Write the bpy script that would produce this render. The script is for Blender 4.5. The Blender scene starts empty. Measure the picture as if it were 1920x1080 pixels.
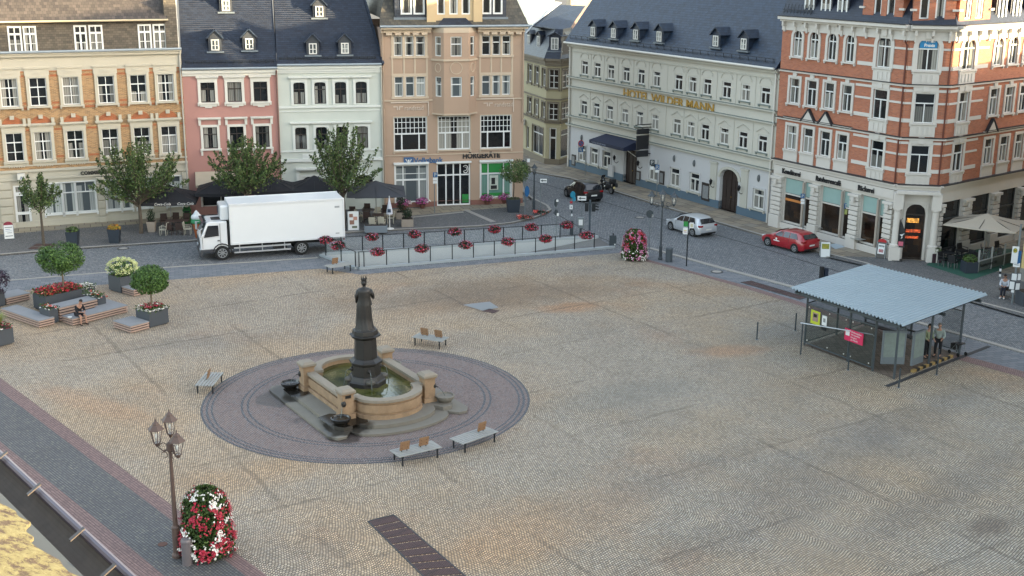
import bpy,math,random
from mathutils import Vector,Matrix
from mathutils.geometry import tessellate_polygon
random.seed(7)
SC=bpy.context.scene
COL=SC.collection
PI=math.pi

#  camera, sky, sun, exposure
CAM_H=19.5
FPX=2320.0
_p,_r=math.radians(15.385),math.radians(0.448)
_r0=Vector((1,0,0));FW=Vector((0,math.cos(_p),-math.sin(_p)));_up=Vector((0,math.sin(_p),math.cos(_p)))
CR=_r0*math.cos(_r)+_up*math.sin(_r)
CU=-_r0*math.sin(_r)+_up*math.cos(_r)
CP=Vector((0,0,CAM_H))
cd=bpy.data.cameras.new('camera');cam=bpy.data.objects.new('camera',cd);COL.objects.link(cam)
cd.sensor_width=36;cd.lens=FPX/1920*36;cd.clip_end=3000;cd.clip_start=0.05
m=Matrix((CR,CU,-FW)).transposed().to_4x4();m.translation=CP
cam.matrix_world=m
SC.camera=cam
SUN_EL=math.radians(7.5)
SUN_DIR=Vector((0.96,-0.28,0)).normalized()
w=bpy.data.worlds.new('World');SC.world=w;w.use_nodes=True
nt=w.node_tree;bg=nt.nodes['Background']
sky=nt.nodes.new('ShaderNodeTexSky');sky.sky_type='NISHITA';sky.sun_disc=False
sky.sun_elevation=SUN_EL
sky.sun_rotation=math.atan2(SUN_DIR.x,SUN_DIR.y)
sky.air_density=1.0;sky.dust_density=2.0;sky.ozone_density=1.0
hs=nt.nodes.new('ShaderNodeHueSaturation');hs.inputs['Saturation'].default_value=0.62
nt.links.new(sky.outputs[0],hs.inputs['Color']);nt.links.new(hs.outputs[0],bg.inputs[0])
bg.inputs[1].default_value=0.15
sd=bpy.data.lights.new('sun','SUN');so=bpy.data.objects.new('sun',sd);COL.objects.link(so)
sd.energy=3.3;sd.angle=math.radians(0.5);sd.color=(1.0,0.80,0.50)
sv=Vector((SUN_DIR.x*math.cos(SUN_EL),SUN_DIR.y*math.cos(SUN_EL),math.sin(SUN_EL)))
so.rotation_euler=sv.to_track_quat('Z','Y').to_euler();so.location=(40,-20,60)
SC.view_settings.view_transform='Standard';SC.view_settings.look='None'
SC.view_settings.gamma=1.0;SC.view_settings.exposure=2.92

#  pixel to world helpers (photograph pixels, 1920 x 1080)
def ray(px,py):return CR*((px-960)/FPX)-CU*((py-540)/FPX)+FW
def G(px,py,z=0.0):
 d=ray(px,py);p=CP+d*((z-CAM_H)/d.z);p.z=z
 return p
def proj(p):
 v=Vector(p)-CP;k=v.dot(FW)
 return 960+FPX*v.dot(CR)/k,540-FPX*v.dot(CU)/k
def hz(base,py):
 """height above ground at which the vertical through base crosses image row py"""
 lo,hi=0.0,40.0
 for _ in range(40):
  md=(lo+hi)/2
  if proj((base[0],base[1],md))[1]>py:lo=md
  else :hi=md
 return lo
class Fac:
 """vertical facade plane between two ground points"""
 def __init__(s,A,B):
  s.a=Vector((A[0],A[1],0));s.b=Vector((B[0],B[1],0));s.d=s.b-s.a;s.L=s.d.length;s.d.normalize()
  s.n=Vector((s.d.y,-s.d.x,0))
 def pt(s,u,z,o=0.0):return s.a+s.d*u+s.n*o+Vector((0,0,z))
 def uz(s,px,py,o=0.0):
  r=ray(px,py);t=((s.a+s.n*o-CP).dot(s.n))/r.dot(s.n);q=CP+r*t
  return (q-s.a).dot(s.d),q.z
 def rect(s,xl,yt,xr,yb,o=0.0):
  xm,ym=(xl+xr)/2,(yt+yb)/2
  return s.uz(xl,ym,o)[0],s.uz(xr,ym,o)[0],s.uz(xm,yb,o)[1],s.uz(xm,yt,o)[1]
 def u_at(s,px,z,o=0.0):
  y=300.0
  for _ in range(4):
   u=s.uz(px,y,o)[0];y=proj(s.pt(u,z,o))[1]
  return u

#  mesh builder
class MB:
 def __init__(s):s.v=[];s.f=[];s.m=[]
 def face(s,pts,mi=0):
  i=len(s.v);s.v+=[tuple(p) for p in pts];s.f.append(tuple(range(i,i+len(pts))));s.m.append(mi)
 def mesh(s,vs,fs,mi=0):
  i=len(s.v);s.v+=[tuple(p) for p in vs]
  for f in fs:s.f.append(tuple(i+k for k in f));s.m.append(mi)
 def hexa(s,p,mi=0):
  s.mesh(p,[(0,3,2,1),(4,5,6,7),(0,1,5,4),(1,2,6,5),(2,3,7,6),(3,0,4,7)],mi)
 def box(s,x0,x1,y0,y1,z0,z1,mi=0):
  s.hexa([(x0,y0,z0),(x1,y0,z0),(x1,y1,z0),(x0,y1,z0),(x0,y0,z1),(x1,y0,z1),(x1,y1,z1),(x0,y1,z1)],mi)
 def fbox(s,F,u0,u1,z0,z1,o0,o1,mi=0):
  """box in facade coordinates; o1 is the outer side"""
  s.hexa([F.pt(u0,z0,o1),F.pt(u1,z0,o1),F.pt(u1,z0,o0),F.pt(u0,z0,o0),F.pt(u0,z1,o1),F.pt(u1,z1,o1),F.pt(u1,z1,o0),F.pt(u0,z1,o0)],mi)
 def bar(s,a,b,w,h=None,mi=0):
  a,b=Vector(a),Vector(b);h=h or w;d=(b-a)
  if d.length<1e-6:return
  d.normalize();x=d.cross(Vector((0,0,1)))
  if x.length<1e-3:x=Vector((1,0,0))
  x.normalize();y=x.cross(d)
  x=x*w/2;y=y*h/2
  s.hexa([a-x-y,a+x-y,a+x+y,a-x+y,b-x-y,b+x-y,b+x+y,b-x+y],mi)
 def tube(s,pts,rs,n=8,mi=0,cap=True):
  pts=[Vector(p) for p in pts]
  if not hasattr(rs,'__len__'):rs=[rs]*len(pts)
  vs=[];fs=[];px=None
  for i,p in enumerate(pts):
   d=(pts[min(i+1,len(pts)-1)]-pts[max(i-1,0)])
   d=d.normalized() if d.length>1e-9 else Vector((0,0,1))
   if px is None:
    px=d.cross(Vector((0,1,0)));
    if px.length<1e-2:px=d.cross(Vector((1,0,0)))
   px=(px-d*px.dot(d)).normalized();py=d.cross(px)
   for k in range(n):
    a=2*PI*k/n;vs.append(p+(px*math.cos(a)+py*math.sin(a))*rs[i])
  for i in range(len(pts)-1):
   for k in range(n):
    fs.append((i*n+k,i*n+(k+1)%n,(i+1)*n+(k+1)%n,(i+1)*n+k))
  if cap:fs.append(tuple(reversed(range(n))));fs.append(tuple((len(pts)-1)*n+k for k in range(n)))
  s.mesh(vs,fs,mi)
 def lathe(s,prof,c=(0,0,0),n=16,mi=0,rot=0.0,fn=None):
  """prof: list of (radius, z)"""
  vs=[];fs=[]
  for(r,z) in prof:
   for k in range(n):
    a=rot+2*PI*k/n;rr=r*(fn(a,z) if fn else 1.0)
    vs.append((c[0]+rr*math.cos(a),c[1]+rr*math.sin(a),c[2]+z))
  for i in range(len(prof)-1):
   for k in range(n):fs.append((i*n+k,i*n+(k+1)%n,(i+1)*n+(k+1)%n,(i+1)*n+k))
  fs.append(tuple(reversed(range(n))));fs.append(tuple((len(prof)-1)*n+k for k in range(n)))
  s.mesh(vs,fs,mi)
 def prism(s,poly,z0,z1,mi=0,top=None):
  """poly: list of (x,y) counter-clockwise"""
  n=len(poly);vs=[(p[0],p[1],z0) for p in poly]+[(p[0],p[1],z1) for p in poly]
  tris=tessellate_polygon([[Vector((p[0],p[1],0)) for p in poly]])
  fs=[]
  for t in tris:
   a,b,c=[Vector((poly[i][0],poly[i][1])) for i in t]
   if (b-a).cross(c-a)<0:t=(t[0],t[2],t[1])
   fs.append(tuple(i+n for i in t));fs.append(tuple(reversed(t)))
  sg=sum(poly[i][0]*poly[(i+1)%n][1]-poly[(i+1)%n][0]*poly[i][1] for i in range(n))
  for i in range(n):
   j=(i+1)%n
   fs.append((i,j,n+j,n+i) if sg>0 else (j,i,n+i,n+j))
  s.mesh(vs,fs,mi)
 def ball(s,c,rx,ry,rz,n=10,k=6,mi=0):
  prof=[(math.sin(PI*i/k),-math.cos(PI*i/k)) for i in range(k+1)]
  vs=[];fs=[]
  for(r,z) in prof:
   for j in range(n):
    a=2*PI*j/n;vs.append((c[0]+rx*max(r,.01)*math.cos(a),c[1]+ry*max(r,.01)*math.sin(a),c[2]+rz*z))
  for i in range(k):
   for j in range(n):fs.append((i*n+j,i*n+(j+1)%n,(i+1)*n+(j+1)%n,(i+1)*n+j))
  s.mesh(vs,fs,mi)
 def build(s,name,mats,parent=None,smooth=False,bevel=0.0,loc=None):
  me=bpy.data.meshes.new(name);me.from_pydata(s.v,[],s.f)
  if not isinstance(mats,(list,tuple)):mats=[mats]
  for mt in mats:me.materials.append(mt)
  me.polygons.foreach_set('material_index',s.m)
  me.update()
  uvl=me.uv_layers.new(name='UVMap');Z=Vector((0,0,1));data=uvl.data
  vv=me.vertices
  for p in me.polygons:
   N=p.normal
   if abs(N.z)>0.985:T=Vector((1,0,0));B=Vector((0,1,0))
   else :T=Z.cross(N).normalized();B=N.cross(T)
   for li in p.loop_indices:
    c=vv[me.loops[li].vertex_index].co;data[li].uv=(c.dot(T),c.dot(B))
  if smooth:me.polygons.foreach_set('use_smooth',[True]*len(me.polygons))
  o=bpy.data.objects.new(name,me);COL.objects.link(o)
  if parent:o.parent=parent
  if loc is not None:
   o.location=loc
  if bevel>0:
   md=o.modifiers.new('bevel','BEVEL');md.width=bevel;md.segments=2;md.limit_method='ANGLE';md.angle_limit=math.radians(40)
  return o
def tag(o,label=None,cat=None,group=None,kind=None):
 if label:o['label']=label
 if cat:o['category']=cat
 if group:o['group']=group
 if kind:o['kind']=kind
 return o
def thing(name,label,cat,loc=(0,0,0),rz=0.0,group=None,sc=1.0):
 o=bpy.data.objects.new(name,None);o.empty_display_size=.2;COL.objects.link(o)
 o.location=loc;o.rotation_euler=(0,0,rz);o.scale=(sc,sc,sc)
 return tag(o,label,cat,group)
def copy_tree(o,parent=None):
 c=o.copy();COL.objects.link(c)
 if parent:c.parent=parent
 for ch in list(o.children):copy_tree(ch,c)
 return c
def rep(proto,loc,rz,label,sc=None):
 c=copy_tree(proto);c.location=loc;c.rotation_euler=(0,0,rz);c['label']=label
 if sc:c.scale=(sc,sc,sc)
 return c

#  materials
def hexc(h):
 h=h.lstrip('#');c=[int(h[i:i+2],16)/255 for i in (0,2,4)]
 return tuple((x/12.92 if x<=.04045 else ((x+.055)/1.055)**2.4) for x in c)+(1,)
MATS={}
def newmat(name):
 m=bpy.data.materials.new(name);m.use_nodes=True;MATS[name]=m
 b=m.node_tree.nodes['Principled BSDF']
 return m,m.node_tree,b
def N(nt,t,**kw):
 n=nt.nodes.new(t)
 for k,v in kw.items():
  if k.startswith('i_'):n.inputs[k[2:].replace('_',' ')].default_value=v
  elif k.startswith('n_'):n.inputs[int(k[2:])].default_value=v
  else :setattr(n,k,v)
 return n
def math_(nt,op,a,b=None,c=None):
 n=nt.nodes.new('ShaderNodeMath');n.operation=op
 for i,x in enumerate((a,b,c)):
  if x is None:continue
  if isinstance(x,(int,float)):n.inputs[i].default_value=x
  else :nt.links.new(x,n.inputs[i])
 return n.outputs[0]
def mixc(nt,fac,a,b,bt='MIX'):
 n=nt.nodes.new('ShaderNodeMix');n.data_type='RGBA';n.blend_type=bt
 for s_,x in ((n.inputs[0],fac),(n.inputs[6],a),(n.inputs[7],b)):
  if isinstance(x,(int,float)):s_.default_value=x
  elif isinstance(x,tuple):s_.default_value=x if len(x)==4 else x+(1,)
  else :nt.links.new(x,s_)
 return n.outputs[2]
def ramp(nt,fac,stops):
 n=nt.nodes.new('ShaderNodeValToRGB');e=n.color_ramp.elements
 while len(e)<len(stops):e.new(0.5)
 for i,(p,c) in enumerate(stops):
  e[i].position=p;e[i].color=c if len(c)==4 else tuple(c)+(1,)
 nt.links.new(fac,n.inputs[0]);return n.outputs[0]
def bump(nt,b,h,strength=.3,dist=.02):
 n=nt.nodes.new('ShaderNodeBump');n.inputs['Strength'].default_value=strength;n.inputs['Distance'].default_value=dist
 nt.links.new(h,n.inputs['Height']);nt.links.new(n.outputs[0],b.inputs['Normal'])
def M(name,col,rough=.75,var=.18,scale=1.5,metal=0.0,spec=.5,fine=0.0,bmp=0.0,trans=0.0,streak=0.0):
 """painted/stone/metal surface: base colour with large soft weathering and optional fine grain"""
 if name in MATS:return MATS[name]
 m,nt,b=newmat(name)
 c=hexc(col) if isinstance(col,str) else tuple(col)+((1,) if len(col)==3 else ())
 b.inputs['Roughness'].default_value=rough;b.inputs['Metallic'].default_value=metal
 b.inputs['Specular IOR Level'].default_value=spec
 if var>0:
  tc=N(nt,'ShaderNodeNewGeometry')
  n1=N(nt,'ShaderNodeTexNoise');n1.inputs['Scale'].default_value=scale;n1.inputs['Detail'].default_value=6;n1.inputs['Roughness'].default_value=.6
  if streak:
   mp=N(nt,'ShaderNodeMapping');mp.inputs['Scale'].default_value=(1,1,streak);nt.links.new(tc.outputs['Position'],mp.inputs[0]);nt.links.new(mp.outputs[0],n1.inputs[0])
  else :nt.links.new(tc.outputs['Position'],n1.inputs[0])
  if 'render' in name:var*=1.7
  v=math_(nt,'MULTIPLY_ADD',n1.outputs[0],2*var,1-var)
  if fine:
   n2=N(nt,'ShaderNodeTexNoise');n2.inputs['Scale'].default_value=22;n2.inputs['Detail'].default_value=3;nt.links.new(tc.outputs['Position'],n2.inputs[0])
   v=math_(nt,'MULTIPLY',v,math_(nt,'MULTIPLY_ADD',n2.outputs[0],2*fine,1-fine))
  cc=mixc(nt,1.0,c,v,'MULTIPLY')
  vm=N(nt,'ShaderNodeVectorMath');vm.operation='SCALE';vm.inputs[0].default_value=c[:3];nt.links.new(v,vm.inputs['Scale'])
  nt.links.new(vm.outputs[0],b.inputs['Base Color'])
  if bmp:bump(nt,b,n1.outputs[0],bmp,.03)
 else :b.inputs['Base Color'].default_value=c
 if trans:b.inputs['Transmission Weight'].default_value=trans
 return m
def rowcells(nt,uv,wd,ht,off=.5,warp=None):
 """running-bond cells from uv in metres -> (cell random vector, joint distance 0 at joint..)"""
 sp=N(nt,'ShaderNodeSeparateXYZ');nt.links.new(uv,sp.inputs[0])
 u,v=sp.outputs[0],sp.outputs[1]
 if warp:u,v=warp(nt,u,v,uv)
 vr=math_(nt,'DIVIDE',v,ht);row=math_(nt,'FLOOR',vr);fv=math_(nt,'FRACT',vr)
 ur=math_(nt,'ADD',math_(nt,'DIVIDE',u,wd),math_(nt,'MULTIPLY',row,off));col=math_(nt,'FLOOR',ur);fu=math_(nt,'FRACT',ur)
 cb=N(nt,'ShaderNodeCombineXYZ');nt.links.new(col,cb.inputs[0]);nt.links.new(row,cb.inputs[1])
 wn=N(nt,'ShaderNodeTexWhiteNoise');wn.noise_dimensions='2D';nt.links.new(cb.outputs[0],wn.inputs[0])
 eu=math_(nt,'MULTIPLY',math_(nt,'MINIMUM',fu,math_(nt,'SUBTRACT',1,fu)),wd)
 ev=math_(nt,'MULTIPLY',math_(nt,'MINIMUM',fv,math_(nt,'SUBTRACT',1,fv)),ht)
 return wn,math_(nt,'MINIMUM',eu,ev),fv
def cellmat(name,cols,wd,ht,joint,jcol,rough=.85,off=.5,big=.25,bigscale=.12,warp=None,bstr=.4,spec=.4,jsoft=.006,tint=None,uvrot=0.0,pos=False,joints=1.0):
 """bricks, slates, paving: cols = list of colours picked per unit"""
 m,nt,b=newmat(name)
 if pos:src=N(nt,'ShaderNodeNewGeometry').outputs['Position']
 else :src=N(nt,'ShaderNodeUVMap').outputs[0]
 if uvrot:
  mp=N(nt,'ShaderNodeMapping');mp.inputs['Rotation'].default_value=(0,0,uvrot);nt.links.new(src,mp.inputs[0]);src2=mp.outputs[0]
 else :src2=src
 wn,d,fv=rowcells(nt,src2,wd,ht,off,warp)
 n=len(cols)
 c=ramp(nt,wn.outputs[0],[(i/max(1,n-1),hexc(x) if isinstance(x,str) else x) for i,x in enumerate(cols)])
 geo=N(nt,'ShaderNodeNewGeometry')
 nz=N(nt,'ShaderNodeTexNoise');nz.inputs['Scale'].default_value=bigscale;nz.inputs['Detail'].default_value=5;nz.inputs['Roughness'].default_value=.65
 nt.links.new(geo.outputs['Position'],nz.inputs[0])
 if tint:c=tint(nt,c,nz,geo)
 v=math_(nt,'MULTIPLY_ADD',nz.outputs[0],2*big,1-big)
 vm=N(nt,'ShaderNodeVectorMath');vm.operation='SCALE';nt.links.new(c,vm.inputs[0]);nt.links.new(v,vm.inputs['Scale'])
 jm=N(nt,'ShaderNodeMapRange');jm.inputs['From Min'].default_value=joint;jm.inputs['From Max'].default_value=joint+jsoft
 nt.links.new(d,jm.inputs[0])
 fj=math_(nt,'SUBTRACT',1.0,math_(nt,'MULTIPLY',math_(nt,'SUBTRACT',1.0,jm.outputs[0]),joints))
 cc=mixc(nt,fj,hexc(jcol) if isinstance(jcol,str) else jcol,vm.outputs[0])
 nt.links.new(cc,b.inputs['Base Color']);b.inputs['Roughness'].default_value=rough;b.inputs['Specular IOR Level'].default_value=spec
 hh=math_(nt,'MULTIPLY_ADD',wn.outputs[0],.25,jm.outputs[0])
 if bstr:bump(nt,b,hh,bstr,.015)
 return m
def slatemat(name,cols,wd=.3,ht=.2,rough=.45,big=.15):
 m,nt,b=newmat(name)
 uv=N(nt,'ShaderNodeUVMap').outputs[0]
 wn,d,fv=rowcells(nt,uv,wd,ht,.5)
 c=ramp(nt,wn.outputs[0],[(i/(len(cols)-1),hexc(x)) for i,x in enumerate(cols)])
 geo=N(nt,'ShaderNodeNewGeometry')
 nz=N(nt,'ShaderNodeTexNoise');nz.inputs['Scale'].default_value=.6;nz.inputs['Detail'].default_value=5;nt.links.new(geo.outputs['Position'],nz.inputs[0])
 v=math_(nt,'MULTIPLY_ADD',nz.outputs[0],2*big,1-big)
 jm=N(nt,'ShaderNodeMapRange');jm.inputs['From Min'].default_value=.0;jm.inputs['From Max'].default_value=.02;jm.inputs['To Min'].default_value=.45;nt.links.new(d,jm.inputs[0])
 v2=math_(nt,'MULTIPLY',v,jm.outputs[0])
 vm=N(nt,'ShaderNodeVectorMath');vm.operation='SCALE';nt.links.new(c,vm.inputs[0]);nt.links.new(v2,vm.inputs['Scale'])
 nt.links.new(vm.outputs[0],b.inputs['Base Color'])
 b.inputs['Roughness'].default_value=rough
 h=math_(nt,'SUBTRACT',1.0,fv)
 bump(nt,b,math_(nt,'MULTIPLY_ADD',wn.outputs[0],.3,h),.6,.03)
 return m
def panemat(name,dark='#15181b',cur=('#b9b7ae','#77756d'),pc=.6,rough=.06,lo=0.0,hi=1.0):
 m,nt,b=newmat(name)
 oi=N(nt,'ShaderNodeObjectInfo');tc=N(nt,'ShaderNodeTexCoord');sp=N(nt,'ShaderNodeSeparateXYZ');nt.links.new(tc.outputs['Generated'],sp.inputs[0])
 uv=N(nt,'ShaderNodeUVMap');su=N(nt,'ShaderNodeSeparateXYZ');nt.links.new(uv.outputs[0],su.inputs[0])
 rnd=oi.outputs['Random']
 fold=math_(nt,'SINE',math_(nt,'MULTIPLY',su.outputs[0],48.0))
 nz=N(nt,'ShaderNodeTexNoise');nz.inputs['Scale'].default_value=5.0;nt.links.new(uv.outputs[0],nz.inputs[0])
 folds=math_(nt,'MULTIPLY_ADD',math_(nt,'MULTIPLY',fold,nz.outputs[0]),.6,.5)
 cc=mixc(nt,folds,hexc(cur[1]),hexc(cur[0]))
 has=math_(nt,'LESS_THAN',rnd,pc)
 top=math_(nt,'LESS_THAN',sp.outputs[2],math_(nt,'MULTIPLY_ADD',math_(nt,'FRACT',math_(nt,'MULTIPLY',rnd,37.3)),hi-lo,lo+.35))
 side=math_(nt,'ABSOLUTE',math_(nt,'SUBTRACT',sp.outputs[0],.5))
 gp=math_(nt,'GREATER_THAN',side,math_(nt,'MULTIPLY',math_(nt,'FRACT',math_(nt,'MULTIPLY',rnd,91.7)),.3))
 f=math_(nt,'MULTIPLY',math_(nt,'MULTIPLY',has,top),gp)
 f=math_(nt,'MULTIPLY',f,math_(nt,'MULTIPLY_ADD',math_(nt,'FRACT',math_(nt,'MULTIPLY',rnd,13.7)),.5,.35))
 nt.links.new(mixc(nt,f,hexc(dark),cc),b.inputs['Base Color'])
 b.inputs['Roughness'].default_value=rough;b.inputs['Specular IOR Level'].default_value=.7
 n3=N(nt,'ShaderNodeTexNoise');n3.inputs['Scale'].default_value=1.2;nt.links.new(uv.outputs[0],n3.inputs[0]);bump(nt,b,n3.outputs[0],.15,.05)
 return m

#  ground materials
def arcs(nt,u,v,uv):
 nz=N(nt,'ShaderNodeTexNoise');nz.inputs['Scale'].default_value=.11;nz.inputs['Detail'].default_value=2;nt.links.new(uv,nz.inputs[0])
 n2=N(nt,'ShaderNodeTexNoise');n2.inputs['Scale'].default_value=.9;n2.inputs['Detail'].default_value=2;nt.links.new(uv,n2.inputs[0])
 a=math_(nt,'ABSOLUTE',math_(nt,'SINE',math_(nt,'MULTIPLY',u,PI/1.45)))
 fade=N(nt,'ShaderNodeMapRange');fade.inputs['From Min'].default_value=.40;fade.inputs['From Max'].default_value=.56;nt.links.new(nz.outputs[0],fade.inputs[0])
 v2=math_(nt,'ADD',v,math_(nt,'MULTIPLY',a,math_(nt,'MULTIPLY_ADD',fade.outputs[0],-.17,.19)))
 v2=math_(nt,'ADD',v2,math_(nt,'MULTIPLY',n2.outputs[0],.15))
 v2=math_(nt,'ADD',v2,math_(nt,'MULTIPLY',nz.outputs[0],1.3))
 u2=math_(nt,'ADD',u,math_(nt,'MULTIPLY',n2.outputs[1] if False else n2.outputs[0],.25))
 return u2,v2
def wavy(nt,u,v,uv):
 n2=N(nt,'ShaderNodeTexNoise');n2.inputs['Scale'].default_value=.8;n2.inputs['Detail'].default_value=2;nt.links.new(uv,n2.inputs[0])
 return u,math_(nt,'ADD',v,math_(nt,'MULTIPLY',n2.outputs[0],.18))
def sqtint(nt,c,nz,geo):
 def no(scale,det=4,w=0.0):
  n=N(nt,'ShaderNodeTexNoise');n.inputs['Scale'].default_value=scale;n.inputs['Detail'].default_value=det;n.inputs['Roughness'].default_value=.6
  ad=N(nt,'ShaderNodeVectorMath');ad.inputs[1].default_value=(w,w*1.7,0);nt.links.new(geo.outputs['Position'],ad.inputs[0]);nt.links.new(ad.outputs[0],n.inputs[0])
  return n.outputs[0]
 f=ramp(nt,no(.10,5,11),[(.42,(0,0,0)),(.64,(1,1,1))])
 c=mixc(nt,math_(nt,'MULTIPLY',f,.6),c,mixc(nt,1.0,c,(1.22,.98,.70),'MULTIPLY'))
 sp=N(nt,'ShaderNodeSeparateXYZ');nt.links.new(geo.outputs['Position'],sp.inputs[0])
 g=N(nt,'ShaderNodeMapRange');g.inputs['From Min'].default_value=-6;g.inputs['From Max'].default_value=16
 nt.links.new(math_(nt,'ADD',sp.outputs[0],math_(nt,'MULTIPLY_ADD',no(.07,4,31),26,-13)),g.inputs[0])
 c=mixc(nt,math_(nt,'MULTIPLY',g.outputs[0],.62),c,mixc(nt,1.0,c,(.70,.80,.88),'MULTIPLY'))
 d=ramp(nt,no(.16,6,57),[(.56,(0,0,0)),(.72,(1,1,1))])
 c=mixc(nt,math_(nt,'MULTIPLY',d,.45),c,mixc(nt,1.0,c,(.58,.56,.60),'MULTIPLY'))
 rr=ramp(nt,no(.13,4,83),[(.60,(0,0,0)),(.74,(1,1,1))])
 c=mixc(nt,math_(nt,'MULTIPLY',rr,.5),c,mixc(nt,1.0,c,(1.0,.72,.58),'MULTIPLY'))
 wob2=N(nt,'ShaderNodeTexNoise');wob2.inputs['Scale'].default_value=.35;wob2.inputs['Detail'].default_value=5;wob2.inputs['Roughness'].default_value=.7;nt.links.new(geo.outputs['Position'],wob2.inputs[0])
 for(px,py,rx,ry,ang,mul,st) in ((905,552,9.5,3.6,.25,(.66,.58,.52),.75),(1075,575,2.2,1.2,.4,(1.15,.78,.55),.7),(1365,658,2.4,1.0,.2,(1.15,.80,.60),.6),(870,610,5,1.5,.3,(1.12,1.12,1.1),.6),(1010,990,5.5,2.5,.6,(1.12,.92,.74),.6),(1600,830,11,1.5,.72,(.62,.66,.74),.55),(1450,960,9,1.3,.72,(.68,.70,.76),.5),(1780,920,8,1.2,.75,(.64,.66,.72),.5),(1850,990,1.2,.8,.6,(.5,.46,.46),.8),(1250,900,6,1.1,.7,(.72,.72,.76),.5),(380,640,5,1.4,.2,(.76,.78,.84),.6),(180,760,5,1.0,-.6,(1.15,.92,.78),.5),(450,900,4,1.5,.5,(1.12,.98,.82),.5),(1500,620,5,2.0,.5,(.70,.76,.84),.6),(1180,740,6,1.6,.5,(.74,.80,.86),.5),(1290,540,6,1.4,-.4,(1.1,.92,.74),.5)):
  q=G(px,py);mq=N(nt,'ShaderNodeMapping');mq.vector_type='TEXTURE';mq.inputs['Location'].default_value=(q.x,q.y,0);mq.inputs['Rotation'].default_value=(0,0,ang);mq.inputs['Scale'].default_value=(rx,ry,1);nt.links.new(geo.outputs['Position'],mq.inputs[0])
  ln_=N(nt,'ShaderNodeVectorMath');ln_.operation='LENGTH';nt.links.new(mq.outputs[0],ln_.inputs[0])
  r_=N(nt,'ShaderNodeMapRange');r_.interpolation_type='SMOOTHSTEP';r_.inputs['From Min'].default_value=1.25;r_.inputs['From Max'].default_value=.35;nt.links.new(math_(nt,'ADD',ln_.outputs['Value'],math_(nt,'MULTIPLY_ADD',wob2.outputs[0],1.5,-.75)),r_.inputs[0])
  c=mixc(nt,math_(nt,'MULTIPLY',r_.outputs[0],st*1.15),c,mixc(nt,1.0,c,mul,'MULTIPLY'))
 mp=N(nt,'ShaderNodeMapping');mp.inputs['Rotation'].default_value=(0,0,math.radians(-33));nt.links.new(geo.outputs['Position'],mp.inputs[0])
 s2=N(nt,'ShaderNodeSeparateXYZ');nt.links.new(mp.outputs[0],s2.inputs[0])
 wob=math_(nt,'MULTIPLY',no(.8,3,5),.5)
 for ax,sp_,th in ((0,6.3,.030),(1,5.2,.035)):
  fr=math_(nt,'FRACT',math_(nt,'DIVIDE',math_(nt,'ADD',s2.outputs[ax],wob),sp_))
  ln=math_(nt,'LESS_THAN',math_(nt,'ABSOLUTE',math_(nt,'SUBTRACT',fr,.5)),th*.55)
  k=ramp(nt,no(.12,3,120+ax*9),[(.45,(0,0,0)),(.55,(1,1,1))])
  c=mixc(nt,math_(nt,'MULTIPLY',math_(nt,'MULTIPLY',ln,k),.60),c,mixc(nt,1.0,c,(.52,.50,.50),'MULTIPLY'))
 return c
GR=-math.radians(45)
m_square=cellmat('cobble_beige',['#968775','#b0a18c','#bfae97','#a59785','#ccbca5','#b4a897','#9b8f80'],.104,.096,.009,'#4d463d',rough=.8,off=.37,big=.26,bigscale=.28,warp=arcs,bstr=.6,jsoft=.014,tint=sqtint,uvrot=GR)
m_road=cellmat('cobble_bluegrey',['#5d6063','#6f7275','#7f8283','#65686b','#929495','#787876'],.13,.115,.008,'#3c3e40',rough=.75,off=.43,big=.16,bigscale=.25,warp=wavy,bstr=.5,jsoft=.016,uvrot=.5)
m_pave=cellmat('small_grey_setts',['#5b5c5d','#6d6e6e','#7c7c7a','#656669','#878580'],.09,.085,.006,'#2c2c2c',rough=.85,off=.4,big=.2,bigscale=.3,warp=arcs,bstr=.5,jsoft=.012,uvrot=.2)
m_slabs=cellmat('sandstone_slabs',['#766d60','#857a6a','#918572','#7d776e'],1.1,.9,.012,'#3a352e',rough=.85,off=.5,big=.22,bigscale=.5,bstr=.3,jsoft=.02,uvrot=math.radians(61))
m_slabs2=cellmat('sandstone_slabs_left',['#7b7263','#877c69','#90856f','#7d776c'],.8,1.0,.012,'#4a453c',rough=.85,off=.5,big=.18,bigscale=.5,bstr=.3,jsoft=.02,uvrot=math.radians(-20))
m_strip=cellmat('grey_slab_strip',['#5f6367','#676a6e','#6f7174'],.5,.3,.006,'#3c3e41',rough=.8,big=.15,bigscale=.4,bstr=.2,uvrot=math.radians(-15))
m_red=cellmat('red_setts',['#746561','#83736d','#8f7f77','#7b706d','#867f7b'],.09,.09,.006,'#4a403d',rough=.8,off=.4,big=.2,bigscale=.5,warp=wavy,bstr=.4,jsoft=.012,uvrot=.9)
m_redband=cellmat('red_setts_band',['#6e5956','#7c6561','#886e69','#76605d'],.1,.1,.006,'#54443f',rough=.8,off=.4,big=.15,bigscale=.5,bstr=.4,jsoft=.012,uvrot=math.radians(48))
m_dark=cellmat('dark_setts_band',['#545355','#5e5d5e','#686664','#585759','#737069'],.12,.10,.006,'#3a3733',rough=.75,off=.45,big=.22,bigscale=.4,bstr=.4,jsoft=.014,uvrot=math.radians(48))
m_kerb=M('kerb_granite','#8f8b84',.8,.15,3,fine=.15)
m_cope=M('coping_stone','#8f9698',.7,.12,2,fine=.1)
m_iron=cellmat('rusty_grate',['#4a302d','#573a36','#4f3532'],.06,.6,.010,'#1c1413',rough=.6,off=0,big=.2,bigscale=2,bstr=.6,uvrot=math.radians(-38))
m_manhole=M('cast_iron','#3a3a3b',.6,.2,8,metal=.3)
m_concrete=M('pale_concrete','#a3a7a6',.8,.08,1.0,fine=.05)
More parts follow.
